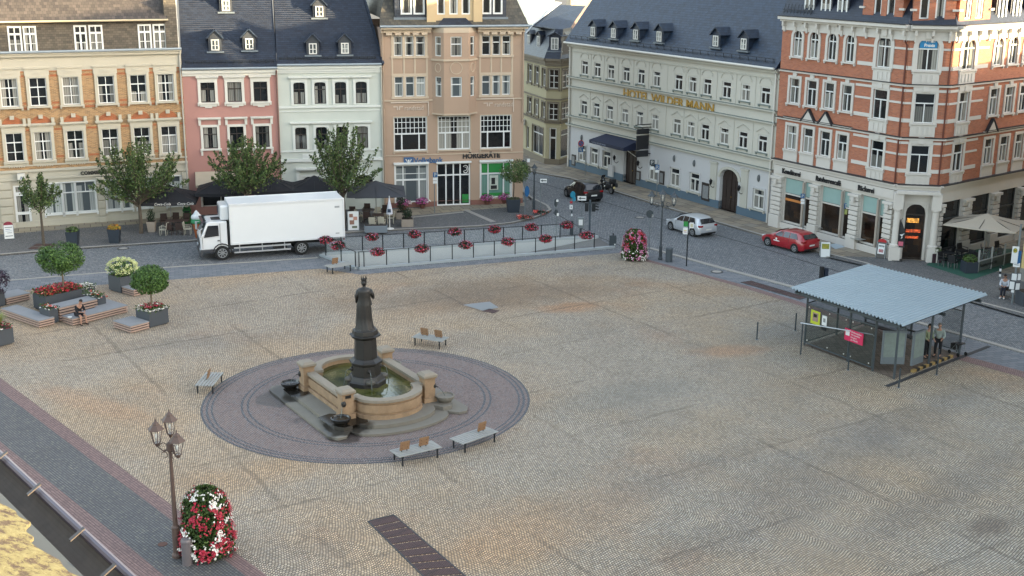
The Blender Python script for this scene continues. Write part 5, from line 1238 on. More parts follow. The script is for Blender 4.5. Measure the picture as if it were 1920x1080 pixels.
 for px in (1880,1907,1935):
  u=F3.u_at(px,zt+1);window(F3,R,(u-.5,u+.5,z0+.05,z0+2.1),mat=wh,tr=.7,umull=(),o=-.05,depth=-.04,ft=.14)
  c=MB();c.fbox(F3,u-.65,u+.65,z0,z0+2.4,-1.6,-.06);c.build('dormer',SL_DARK,R)
 downpipe(F1,R,F1.L-.15,4.9,zt-.8,.08,M('pipe_dark_red','#5c2f24',.5));downpipe(F2,R,F2.L-.12,4.9,zt-.8,.08,MATS['pipe_dark_red'])
 return F1,F2,F3
FC1,FC2,FC3=corner_house()

#  cream building whose corner just enters at the right edge
def cream_building():
 a=G(1911,529);R=thing('cream_building','cream rendered building whose bare corner shows at the right edge behind the bus stop','building')
 mb=MB();mb.prism([(a.x,a.y),(a.x+14,a.y-12),(a.x+24,a.y-2),(a.x+9,a.y+7)],0,13.2)
 mb.build('wall',M('cream_render','#b3a06c',.85,.06,.5,fine=.03),R)
 mp=MB();mp.prism([(a.x-.06,a.y-.04),(a.x+14,a.y-12.1),(a.x+24,a.y-2),(a.x+9,a.y+7.1)],0,.9);mp.build('plinth',M('plinth_grey','#77756f',.8),R)
 mr=MB();mr.prism([(a.x-.5,a.y-.3),(a.x+14,a.y-12.6),(a.x+24.6,a.y-2),(a.x+9,a.y+7.6)],13.2,13.5);mr.build('roof',SL_DARK,R)
cream_building()

#  buildings behind the roofs
def behind(name,lab,px0,px1,py,dist,h,mt,depth=14,cat='building',roof=None):
 r0,r1=ray(px0,py),ray(px1,py);p0=CP+r0*(dist/r0.y);p1=CP+r1*(dist/r1.y)
 R=thing(name,lab,cat);mb=MB();mb.prism([(p0.x,p0.y),(p1.x,p1.y),(p1.x,p1.y+depth),(p0.x,p0.y+depth)],0,h);mb.build('wall',mt,R)
 if roof:
  k=MB();A=[(p0.x-.4,p0.y-.4,h),(p1.x+.4,p1.y-.4,h),(p1.x+.4,p1.y+depth/2,h+roof[1]),(p0.x-.4,p1.y+depth/2,h+roof[1])]
  roofquad(k,[Vector(a) for a in A]);B=[(p1.x+.4,p1.y+depth+.4,h),(p0.x-.4,p1.y+depth+.4,h),(p0.x-.4,p1.y+depth/2,h+roof[1]),(p1.x+.4,p1.y+depth/2,h+roof[1])]
  roofquad(k,[Vector(a) for a in B]);k.build('roof',roof[0],R)
 return R
behind('far_building','pale grey rendered building rising behind the dark roofs left of the narrow street',930,1040,40,150,27,M('far_grey','#8f9c9e',.85,.12,.6))
behind('far_building','cream gabled building far behind the hotel roof with a white antenna',1070,1140,30,165,20.0,M('far_cream','#b7a58c',.8,.05,1),roof=(TILE_BROWN,2.2))
behind('far_building','distant red brick house between the blue slope and the hotel roof',1100,1180,20,185,18.5,M('far_brick','#9c5f40',.8,.08,1))
p=CP+ray(1118,24)*150/ray(1118,24).y
mb=MB();mb.ball(p+Vector((0,0,.4)),.9,.5,.8,10,6);mb.tube([p+Vector((0,0,-12)),p+Vector((0,0,.5))],.12,6)
tag(mb.build('satellite_dish',TRIM_W),'small white satellite dish on a mast between the roofs at the top centre','dish')

#  roof of the camera's own house with its gutter, bottom left
def own_roof():
 R=thing('near_house','near house roof edge with brown gutter and yellow mossy covering in the bottom left corner','house')
 zg=17.3;K_=.64;n_unit=None
 a=G(-120,745,zg);b=G(300,1140,zg);d=(b-a).normalized();n=Vector((-d.y,d.x,0))
 if n.y<0:n=-n
 UZ=Vector((0,0,K_));n=n*K_
 gm=MB();L=(b-a).length;r=.10;prof=[]
 for k in range(11):
  t=PI+PI*k/10;prof.append((-r+r*math.cos(t)*1.0+.0,r*math.sin(t)))
 vs=[];e0=a-d*3;e1=b+d*3
 prof=[(-.215,.03)]+[(-.105+.105*math.cos(PI+PI*k/12),.105*math.sin(PI+PI*k/12)) for k in range(13)]+[(.018,.008),(.018,.03),(0,.032)]
 for p_ in prof:
  vs+=[e0+n*p_[0]+UZ*p_[1],e1+n*p_[0]+UZ*p_[1]]
 gm.mesh(vs,[(2*i,2*i+1,2*i+3,2*i+2) for i in range(len(prof)-1)])
 gm.tube([e0+n*.008+UZ*.012,e1+n*.008+UZ*.012],.017,10,mi=1)
 gm.build('gutter',[M('gutter_inside','#4c4238',.8,.35,8,fine=.2),M('gutter_bead','#4d434d',.35,.1,10,metal=.2)],R,smooth=False)
 for x,y in ((4,856),(66,917),(147,1001),(205,1070),(-60,800)):
  c=G(x,y,zg+.03);k=MB();t=d*.010
  for s in range(5):
   f0,f1=s/5,(s+1)/5;o0,o1=lerp(.036,-.055,f0),lerp(.036,-.055,f1);h0,h1=.050-f0*.034,.050-f1*.034
   k.hexa([c-t+n*o0+Vector((0,0,h0-.035)),c+t+n*o0+Vector((0,0,h0-.035)),c+t+n*o1+Vector((0,0,h1-.035)),c-t+n*o1+Vector((0,0,h1-.035)),c-t+n*o0+Vector((0,0,h0-.03)),c+t+n*o0+Vector((0,0,h0-.03)),c+t+n*o1+Vector((0,0,h1-.03)),c-t+n*o1+Vector((0,0,h1-.03))])
  k.build('gutter_bracket',M('bracket_steel','#453c36',.5,.15,9,metal=.2),R)
 rm=MB();q=lambda o,s,t:(e0 if t==0 else e1)+n*o+UZ*s
 rm.face([q(-.205,.03,0),q(-.205,.03,1),q(-.33,.085,1),q(-.33,.085,0)]);rm.face([q(-.21,.025,0),q(-.21,.0,0),q(-.21,0,1),q(-.21,.025,1)])
 rm.build('eaves_flashing',M('flashing_grey','#35383a',.6,.3,7,fine=.2),R)
 m,nt_,b_=newmat('moss_felt');g_=N(nt_,'ShaderNodeNewGeometry');n1=N(nt_,'ShaderNodeTexNoise');n1.inputs['Scale'].default_value=16;n1.inputs['Detail'].default_value=12;n1.inputs['Roughness'].default_value=.78;nt_.links.new(g_.outputs['Position'],n1.inputs[0])
 c_=ramp(nt_,n1.outputs[0],[(.36,hexc('#372c24')),(.47,hexc('#57493a')),(.50,hexc('#746d48')),(.66,hexc('#89835f'))]);nt_.links.new(c_,b_.inputs['Base Color']);b_.inputs['Roughness'].default_value=.95;bump(nt_,b_,n1.outputs[0],1.0,.03)
 mm=MB();nseg=150;random.seed(3);ed=[(-.285+.03*math.sin(i*.7)+random.uniform(-.035,.035)) for i in range(nseg+1)]
 for i in range(nseg):
  t0,t1=i/nseg,(i+1)/nseg;A=e0.lerp(e1,t0);B=e0.lerp(e1,t1)
  f=lambda P_,o:P_+n*o+UZ*(.115+(-.33-o)*.42-.008)
  mm.face([f(A,ed[i]),f(B,ed[i+1]),f(B,-1.3),f(A,-1.3)]);mm.face([f(A,-1.3),f(B,-1.3),f(B,-7),f(A,-7)])
  mm.face([f(A,ed[i])-Vector((0,0,.03)),f(B,ed[i+1])-Vector((0,0,.03)),f(B,ed[i+1]),f(A,ed[i])])
 mm.build('roof',m,R)
 wl=MB();pts=[e0-n*.55,e1-n*.55,e1-n*12,e0-n*12];wl.prism([(p.x,p.y) for p in pts],0,17.0)
 wl.build('wall',M('near_wall','#8d8272',.85,.1,.5),R)
own_roof()

#  unseen blocks added beside and behind the camera, sized to shade the square
def blocker_house(lab,pts,h,rh,mt):
 R=thing('town_house',lab,'house',group=None);mb=MB();mb.prism(pts,0,h);mb.build('wall',mt,R)
 xs=[p[0] for p in pts];ys=[p[1] for p in pts];x0,x1,y0,y1=min(xs),max(xs),min(ys),max(ys);xm=(x0+x1)/2;k=MB()
 roofquad(k,[Vector((x0-.4,y1,h)),Vector((x0-.4,y0,h)),Vector((xm,y0,h+rh)),Vector((xm,y1,h+rh))]);roofquad(k,[Vector((x1+.4,y0,h)),Vector((x1+.4,y1,h)),Vector((xm,y1,h+rh)),Vector((xm,y0,h+rh))])
 k.face([Vector((x0,y0,h)),Vector((x1,y0,h)),Vector((xm,y0,h+rh))]);k.face([Vector((x1,y1,h)),Vector((x0,y1,h)),Vector((xm,y1,h+rh))])
 k.build('roof',SL_DARK,R)
blocker_house_=None
m_row=M('row_render','#a08f78',.85,.08,.4)
blocker_house('added shadow block out of view on the right side of the square',[(54,20),(65.5,20),(65.5,66.9),(54,66.9)],20.4,6.6,m_row)
blocker_house('second added shadow block out of view on the right side of the square',[(60,-18),(72,-18),(72,20),(60,20)],18,6,m_row)
blocker_house('third added shadow block out of view on the right side of the square',[(62,-60),(74,-60),(74,-18),(62,-18)],16,5,m_row)
blocker_house('long lower added shadow block out of view up the street on the right',[(56,67.1),(66,67.1),(66,100),(56,100)],15.4,1.4,m_row)  # unseen block added to set the shadow edge on the corner house

#  foliage kit
def leafmat(name,cols,rough=.6,tr=.25):
 m,nt,b=newmat(name)
 g=N(nt,'ShaderNodeNewGeometry');n1=N(nt,'ShaderNodeTexNoise');n1.inputs['Scale'].default_value=2.3;n1.inputs['Detail'].default_value=2;nt.links.new(g.outputs['Position'],n1.inputs[0])
 r=math_(nt,'ADD',math_(nt,'MULTIPLY',g.outputs['Random Per Island'],.6),math_(nt,'MULTIPLY',n1.outputs[0],.4))
 c=ramp(nt,r,[(.15+.7*i/(len(cols)-1),hexc(x)) for i,x in enumerate(cols)])
 nt.links.new(c,b.inputs['Base Color']);b.inputs['Roughness'].default_value=rough;b.inputs['Specular IOR Level'].default_value=.3
 b.inputs['Subsurface Weight'].default_value=0
 return m
LEAF=leafmat('leaf_green',['#26351a','#334621','#445a2a','#546a33']);LEAF_B=leafmat('leaf_bright',['#233817','#334d1f','#445f28','#567235'])
LEAF_T=leafmat('leaf_tree',['#222f19','#324323','#43562d','#536637','#5f643a']);LEAF_D=leafmat('leaf_deep',['#152015','#1f2d1c','#2a3a22'])
def petal(name,cols):return leafmat(name,cols,.5)
P_RED=petal('petal_red',['#6a0f1e','#8e1429','#aa2238','#b84458']);P_PINK=petal('petal_pink',['#8c3f60','#a8587e','#b87a98','#c09aac']);P_WHITE=petal('petal_white',['#c9c4b8','#dcd8cf','#e8e4dc'])
P_MIX=petal('petal_red_white',['#8a1426','#a81830','#c23048','#d8b8b0','#e0d8d0']);P_MAG=petal('petal_magenta',['#6a1c50','#9a2c74','#b85090','#c888b0']);P_LIME=petal('petal_lime',['#a8b060','#c4c884','#d4d8a0','#e0e0b8'])
P_SAL=petal('petal_salmon',['#b82030','#cc3a38','#d86050','#dca090'])
BARK=M('bark','#4a4238',.9,.3,9,bmp=.4);BARK_L=M('bark_light','#6a5d4c',.9,.25,9,bmp=.4)
SOIL=M('soil','#2a211a',.95,.3,8)
def leaf(mb,p,s,R,mi=0,nrm=None,asp=.6):
 if nrm is None:
  a=R.uniform(0,2*PI);z=R.uniform(-1,1);k=math.sqrt(1-z*z);nrm=Vector((k*math.cos(a),k*math.sin(a),z))
 t=Vector((R.gauss(0,1),R.gauss(0,1),R.gauss(0,1)));x=nrm.cross(t)
 if x.length<1e-4:return
 x.normalize();y=nrm.cross(x).normalized();x=x*s*.5;y=y*s*.5*asp
 mb.face([p-x,p-y,p+x,p+y],mi)
def blob(mb,c,r,n,s,R,mi=0,inner=.55,up=.35,clump=0,cl_r=.3,flat_bottom=False):
 """leaves through an ellipsoid, denser at the skin and gathered in clumps"""
 cs=[]
 for _ in range(clump or 1):
  a=R.uniform(0,2*PI);z=R.uniform(-.8,1);k=math.sqrt(max(0,1-z*z));cs.append(Vector((k*math.cos(a),k*math.sin(a),z)))
 for _ in range(n):
  if clump and R.random()<.7:
   d=R.choice(cs)+Vector((R.gauss(0,cl_r),R.gauss(0,cl_r),R.gauss(0,cl_r)))
   rad=R.uniform(.7,1.06) if d.length>.3 else 1;d.normalize()
  else :
   a=R.uniform(0,2*PI);z=R.uniform(-1,1);k=math.sqrt(1-z*z);d=Vector((k*math.cos(a),k*math.sin(a),z));rad=inner+(1-inner)*R.random()**.5
  p=Vector((c[0]+d.x*r[0]*rad,c[1]+d.y*r[1]*rad,c[2]+d.z*r[2]*rad))
  nn=(d+Vector((R.gauss(0,.5),R.gauss(0,.5),R.gauss(0,.5)+up))).normalized()
  leaf(mb,p,s*R.uniform(.7,1.3),R,mi,nn)
def twiggy_tree(name,lab,base,hgt,cz0,cr,R,nb=46,leafn=130,group='street trees in front of the left houses',trunk_r=.13,s=.17,up=.75,grow=1.0):
 """upright tree with long leafy shoots radiating from a forked head"""
 T=thing(name,lab,'tree',base,0,group);tk=MB();cw=MB()
 tk.tube([(0,0,0),(.02,.01,cz0*.5),(0,.02,cz0),(.03,0,cz0+.5)],[trunk_r*1.25,trunk_r,trunk_r*.85,trunk_r*.6],8)
 for i in range(nb):
  a=2*PI*i/nb*3.7+R.uniform(-.3,.3);el=R.uniform(.05,1.0)**.8
  outr=cr*math.cos(el*PI/2*.92)*R.uniform(.7,1.15);top=cz0+(hgt-cz0)*(.25+.8*math.sin(el*PI/2))*R.uniform(.8,1.08)
  st=Vector((0,0,cz0+R.uniform(-.2,.7)*grow));en=Vector((math.cos(a)*outr,math.sin(a)*outr,top))
  md=st.lerp(en,.5)+Vector((math.cos(a)*outr*.18,math.sin(a)*outr*.18,-.1))
  tk.tube([st,md,en],[trunk_r*.3,trunk_r*.17,.012],5,cap=False)
  pts=[(1-t)**2*st+2*t*(1-t)*md+t*t*en for t in [k/14 for k in range(15)]]
  m_=int(leafn*R.uniform(.7,1.2))
  for j in range(m_):
   t=R.uniform(.15,1.0)**.75;k=min(13,int(t*14));p=pts[k].lerp(pts[k+1],t*14-k);w_=.30*(1.12-t)
   p=p+Vector((R.gauss(0,w_),R.gauss(0,w_),R.gauss(0,w_*.8)))
   leaf(cw,p,s*R.uniform(.6,1.3),R,0)
 tk.build('trunk',BARK,T);cw.build('crown',LEAF_T,T)
 return T
def ball_tree(lab,base,z0,rad,R,trunk_r=.05,rz=1.0,mat=None,n=5200,s=.11):
 T=thing('ball_tree',lab,'tree',base,0,'round headed trees in planters');tk=MB();H_=z0
 tk.tube([(0,0,.3),(.01,0,H_*.6),(0,.01,H_+rad*.6)],[trunk_r*1.1,trunk_r,trunk_r*.7],8)
 for i in range(10):
  a=i*2.4;tk.tube([(0,0,H_-.1),(math.cos(a)*rad*.4,math.sin(a)*rad*.4,H_+rad*.3),(math.cos(a)*rad*.75,math.sin(a)*rad*.75,H_+rad*(.3+.5*(i%3)/2))],[.03,.02,.01],5)
 tk.build('trunk',BARK_L,T);cw=MB();c=(0,0,H_+rad*rz*.8)
 blob(cw,c,(rad,rad,rad*rz),n,s,R,inner=.3,clump=26,cl_r=.28)
 for _ in range(9):
  a=R.uniform(0,2*PI);z=R.uniform(-.5,.9);k=math.sqrt(1-z*z);blob(cw,(c[0]+rad*.85*k*math.cos(a),c[1]+rad*.85*k*math.sin(a),c[2]+rad*rz*.85*z),(rad*.3,rad*.3,rad*.25),n//25,s,R,inner=.2)
 cw.build('crown',mat or LEAF_B,T);return T
def flowers(mbf,mbl,c,r,nf,nl,R,sf=.07,sl=.09,inner=.85,half=True):
 for _ in range(nl):
  a=R.uniform(0,2*PI);z=R.uniform(-.4 if half else -1,1);k=math.sqrt(1-z*z);q=R.uniform(.4,1)
  leaf(mbl,Vector((c[0]+r[0]*k*math.cos(a)*q,c[1]+r[1]*k*math.sin(a)*q,c[2]+r[2]*z*q)),sl*R.uniform(.7,1.3),R)
 for _ in range(nf):
  a=R.uniform(0,2*PI);z=R.uniform(-.3 if half else -1,1);k=math.sqrt(1-z*z);q=R.uniform(inner,1.05)
  d=Vector((k*math.cos(a),k*math.sin(a),z));p=Vector((c[0]+r[0]*d.x*q,c[1]+r[1]*d.y*q,c[2]+r[2]*d.z*q))
  for j in range(2):leaf(mbf,p+Vector((R.uniform(-.02,.02),R.uniform(-.02,.02),.01)),sf*R.uniform(.8,1.3),R,0,(d+Vector((R.gauss(0,.3),R.gauss(0,.3),.4))).normalized(),.9)

#  fountain
E1=Vector((.535,-.845,0)).normalized();E2=Vector((-E1.y,E1.x,0))
FO=Vector((-6.42,51.75,0))
def fpt(a,b,z=0):return FO+E1*a+E2*b+Vector((0,0,z))
CAPTION_=0
SAND=M('sandstone_basin','#8c745a',.85,.5,2.6,fine=.12,bmp=.2);SAND_T=M('sandstone_top','#837a6c',.85,.14,1.8,fine=.08);STEP=M('fountain_step','#6f6a60',.8,.15,1.2,fine=.08)
def wetten(mt,spots,dark=.16):
 nt=mt.node_tree;b=nt.nodes['Principled BSDF'];src=b.inputs['Base Color'].links[0].from_socket;geo=N(nt,'ShaderNodeNewGeometry');tot=None
 nz=N(nt,'ShaderNodeTexNoise');nz.inputs['Scale'].default_value=1.6;nz.inputs['Detail'].default_value=5;nt.links.new(geo.outputs['Position'],nz.inputs[0])
 for(x,y,r) in spots:
  d=N(nt,'ShaderNodeVectorMath');d.operation='DISTANCE';d.inputs[1].default_value=(x,y,.2);nt.links.new(geo.outputs['Position'],d.inputs[0])
  m_=N(nt,'ShaderNodeMapRange');m_.inputs['From Min'].default_value=r+.12;m_.inputs['From Max'].default_value=r-.12;nt.links.new(math_(nt,'ADD',d.outputs['Value'],math_(nt,'MULTIPLY_ADD',nz.outputs[0],.9,-.45)),m_.inputs[0]);tot=m_.outputs[0] if tot is None else math_(nt,'MAXIMUM',tot,m_.outputs[0])
 nt.links.new(mixc(nt,math_(nt,'MULTIPLY',tot,1-dark),src,(.012,.010,.008)),b.inputs['Base Color'])
 nt.links.new(math_(nt,'MULTIPLY_ADD',tot,-.5,.8),b.inputs['Roughness'])
BRONZE=M('dark_bronze','#1f1d1b',.5,.25,5,spec=.5,fine=.1);WETST=M('wet_black_stone','#1d1b18',.25,.2,3)
HA,HB=2.05,1.95
def outline(off,bul=1.16,br=1.46,n=14,notch=0.0):
 """basin outline (local a,b): straight flanks along a, rounded bulges at both ends; off = outward offset"""
 a0,b0=HA+off,HB+off;p=[]
 for sgn in (1,-1):
  p.append((sgn*a0,-sgn*b0))
  rr=br+off*.75;bb=bul
  p.append((sgn*a0,-sgn*rr))
  for k in range(1,n):
   t=-PI/2+PI*k/n
   p.append((sgn*(a0+bb*math.cos(t)),sgn*rr*math.sin(t)))
  p.append((sgn*a0,sgn*rr));p.append((sgn*a0,sgn*b0))
 return p
def ringwall(mb,po,pi_,z0,z1,mi=0):
 n=len(po)
 for i in range(n):
  j=(i+1)%n
  A,B,C_,D_=fpt(*po[i]),fpt(*po[j]),fpt(*pi_[j]),fpt(*pi_[i]);Z0=Vector((0,0,z0));Z1=Vector((0,0,z1))
  mb.face([A+Z0,B+Z0,B+Z1,A+Z1],mi);mb.face([A+Z1,B+Z1,C_+Z1,D_+Z1],mi);mb.face([D_+Z1,C_+Z1,C_+Z0,D_+Z0],mi);mb.face([A+Z0,D_+Z0,C_+Z0,B+Z0],mi)
def stepoutline(off):
 """stepped plinth: like the basin with cut corners reaching out round the side bowls"""
 a0,b0=HA+off,HB+off;p=[];rr=1.45+off*.8;n=12;ex=.55
 for s in (1,-1):
  p+=[(s*(a0+ex*.25),-s*(b0+ex*.55)),(s*(a0+ex*.95),-s*(b0+ex*.1)),(s*(a0+ex*.95),-s*(b0-.35)),(s*(a0+.25),-s*(rr+.12))]
  for k in range(0,n+1):
   t=-PI/2+PI*k/n;p.append((s*(a0+.1+1.1*math.cos(t)),s*rr*math.sin(t)))
  p+=[(s*(a0+.25),s*(rr+.12)),(s*(a0+ex*.95),s*(b0-.35)),(s*(a0+ex*.95),s*(b0+ex*.1)),(s*(a0+ex*.25),s*(b0+ex*.55))]
 return p
_w1,_w2=fpt(HA+.65,-HB-.35),fpt(-HA-.3,-HB-.75)
wetten(STEP,((_w1.x,_w1.y,1.05),(_w2.x,_w2.y,1.15)))
wetten(m_red,((_w1.x+.1,_w1.y-.8,.7),(_w2.x-.5,_w2.y-.4,1.0),(_w1.x-2.2,_w1.y+.9,.35)),.35)
def fountain():
 T=thing('fountain','sandstone market fountain with green water, four corner pillars and a black central pedestal','fountain')
 s1=MB();s1.prism([(fpt(*q).x,fpt(*q).y) for q in stepoutline(1.05)],.02,.13);s1.prism([(fpt(*q).x,fpt(*q).y) for q in stepoutline(.55)],.13,.30)
 s1.build('steps',STEP,T,bevel=.02)
 b=MB();inn=outline(-.24)
 ringwall(b,outline(.10),inn,.30,.48);ringwall(b,outline(.0),inn,.48,.58);ringwall(b,outline(.06),inn,.58,.92);ringwall(b,outline(-.02),inn,.92,1.04)
 b.build('basin_wall',SAND,T)
 t=MB();ringwall(t,outline(.10),outline(-.27),1.04,1.16);t.build('coping',SAND_T,T,bevel=.02)
 rel=MB()
 for s in (1,-1):
  for k in range(14):
   th=-PI/2+PI*(k+.5)/14;q0=(s*(HA+.06+1.12*math.cos(th-.07)),s*(1.42)*math.sin(th-.07));q1=(s*(HA+.06+1.12*math.cos(th+.07)),s*1.42*math.sin(th+.07))
   A,B=fpt(*q0),fpt(*q1);n_=(B-A).normalized();n_=Vector((n_.y,-n_.x,0))
   rel.hexa([A+Vector((0,0,.68)),B+Vector((0,0,.68)),B-n_*.05+Vector((0,0,.68)),A-n_*.05+Vector((0,0,.68))][:0] or [A+n_*.04+Vector((0,0,.66)),B+n_*.04+Vector((0,0,.66)),B-n_*.05+Vector((0,0,.66)),A-n_*.05+Vector((0,0,.66)),A+n_*.04+Vector((0,0,.85)),B+n_*.04+Vector((0,0,.85)),B-n_*.05+Vector((0,0,.85)),A-n_*.05+Vector((0,0,.85))])
 rel.build('relief_panels',SAND,T,bevel=.03)
 m,nt_,b_=newmat('basin_water');g=N(nt_,'ShaderNodeNewGeometry');nz=N(nt_,'ShaderNodeTexNoise');nz.inputs['Scale'].default_value=.9;nz.inputs['Detail'].default_value=5;nt_.links.new(g.outputs['Position'],nz.inputs[0])
 mp=N(nt_,'ShaderNodeMapping');mp.inputs['Rotation'].default_value=(0,0,math.atan2(-E1.y,E1.x));nt_.links.new(g.outputs['Position'],mp.inputs[0])
 wn,d_,fv=rowcells(nt_,mp.outputs[0],1.3,1.05,.5)
 c=ramp(nt_,nz.outputs[0],[(.3,hexc('#2c3216')),(.5,hexc('#4a4a24')),(.62,hexc('#5c5730')),(.8,hexc('#444c1e'))]);jm=math_(nt_,'LESS_THAN',d_,.025)
 nt_.links.new(mixc(nt_,math_(nt_,'MULTIPLY',jm,.6),c,(.012,.014,.008)),b_.inputs['Base Color']);b_.inputs['Roughness'].default_value=.08;b_.inputs['Specular IOR Level'].default_value=.5
 w1=N(nt_,'ShaderNodeTexNoise');w1.inputs['Scale'].default_value=7;nt_.links.new(g.outputs['Position'],w1.inputs[0]);bump(nt_,b_,w1.outputs[0],.08,.02)
 sheet('water',[fpt(*q) for q in outline(-.22)],.86,m,kind=None,parent=T)
 for sa,sb in ((1,-1),(1,1),(-1,1),(-1,-1)):
  c=fpt(sa*HA,sb*HB);p=MB();d1,d2=E1*sa,E2*sb
  def bx(h0,h1,r,rt=None,mi=0,off=Vector((0,0,0))):
   rt=rt or r;q=[]
   for z,rr in ((h0,r),(h1,rt)):q+=[c+off+E1*i*rr+E2*j*rr+Vector((0,0,z)) for i,j in ((-1,-1),(1,-1),(1,1),(-1,1))]
   p.hexa(q,mi)
  bx(.30,.5,.32,.30);bx(.5,1.36,.26,.26);bx(1.36,1.44,.29,.32);
  po=p.build('pillar',SAND,T,bevel=.015);p=MB();bx(1.44,1.54,.34,.34);bx(1.54,1.63,.34,.22);p.build('pillar_cap',SAND_T,po,bevel=.01)
  fo=d1 if True else d2
  side=d2
  od=(d1*.75+d2*.65).normalized() if (sa,sb)==(1,-1) else ((d2*.8+d1*.6).normalized())
  mk=MB();fc=c+od*.30+Vector((0,0,1.0));mk.ball(fc,.11,.11,.14,10,7);mk.tube([fc+od*.08+Vector((0,0,-.03)),fc+od*.2+Vector((0,0,-.06))],.02,6);mk.build('mask_spout',BRONZE,po)
  if (sa,sb)==(1,-1):
   pl=MB();f0=c+d1*.265;x=E2;
   pl.hexa([f0-x*.13+Vector((0,0,1.22)),f0+x*.13+Vector((0,0,1.22)),f0+x*.13-d1*.03+Vector((0,0,1.22)),f0-x*.13-d1*.03+Vector((0,0,1.22)),f0-x*.13+d1*.02+Vector((0,0,1.38)),f0+x*.13+d1*.02+Vector((0,0,1.38)),f0+x*.13-d1*.03+Vector((0,0,1.38)),f0-x*.13-d1*.03+Vector((0,0,1.38))]);pl.build('plaque',BRONZE,po)
  bc=c+od*.78;bw=MB();bw.lathe([(.26,.30),(.30,.36),(.40,.46),(.43,.58),(.37,.60),(.33,.54),(.05,.52)],bc,14);bw.build('side_bowl',WETST if sb==-1 else STEP,T)
  wt_=MB();st_=fc+od*.2+Vector((0,0,-.06));wt_.tube([st_,st_+od*.12+Vector((0,0,-.12)),Vector((bc.x,bc.y,.56))],[.010,.012,.015],5)
  wm=M('water_jet','#59615f',.1,0,1);wt_.build('water_jet',wm,T)
  if sb==-1:
   k=MB();q=[fpt(*z) for z in ((sa*(HA-.75),-HB-.42),(sa*(HA-.6),-HB-1.02),(sa*(HA+.45),-HB-.98),(sa*(HA+1.02),-HB-.55),(sa*(HA+.98),-HB+.55),(sa*(HA+.45),-HB+.75))]
   if sa<0:q.reverse()
   o_=sheet('wet_patch',q,.304,WETST,kind=None,parent=T)
 c=FO+Vector((0,0,0));r8=PI/8+.35
 pd=MB();pd.lathe([(.88,.80),(.88,1.05),(.82,1.10),(.74,1.28),(.72,1.30)],c,8,rot=r8);pd.lathe([(.66,1.28),(.64,1.78),(.72,1.82),(.74,1.92),(.64,1.98),(.56,2.06)],c,8,rot=r8)
 pd.lathe([(.51,2.04),(.49,2.95),(.54,2.98),(.68,3.06),(.70,3.12),(.55,3.16)],c,8,rot=r8);pd.lathe([(.58,3.15),(.56,3.34),(.50,3.36)],c,8,rot=r8)
 po=pd.build('pedestal',BRONZE,T,bevel=.012)
 for k in range(4):
  a=r8+PI/8+k*PI/2+PI/4;d=Vector((math.cos(a),math.sin(a),0));s=MB();f=c+d*.64+Vector((0,0,1.58));s.ball(f,.09,.09,.1,8,6);s.tube([f,f+d*.16+Vector((0,0,-.03))],.03,6);s.build('spout',BRONZE,po)
  wj=MB();f2=f+d*.17;wj.tube([f2,f2+d*.1+Vector((0,0,-.1)),f2+d*.22+Vector((0,0,-.78))],[.012,.014,.02],5);wj.build('water_jet',MATS['water_jet'],T)
  kk=MB();f=c+d*.78+Vector((0,0,1.12));kk.ball(f,.22,.22,.12,8,5);kk.build('shell',M('shell_stone','#4a4740',.6,.2,6),po)
 return T
fountain()
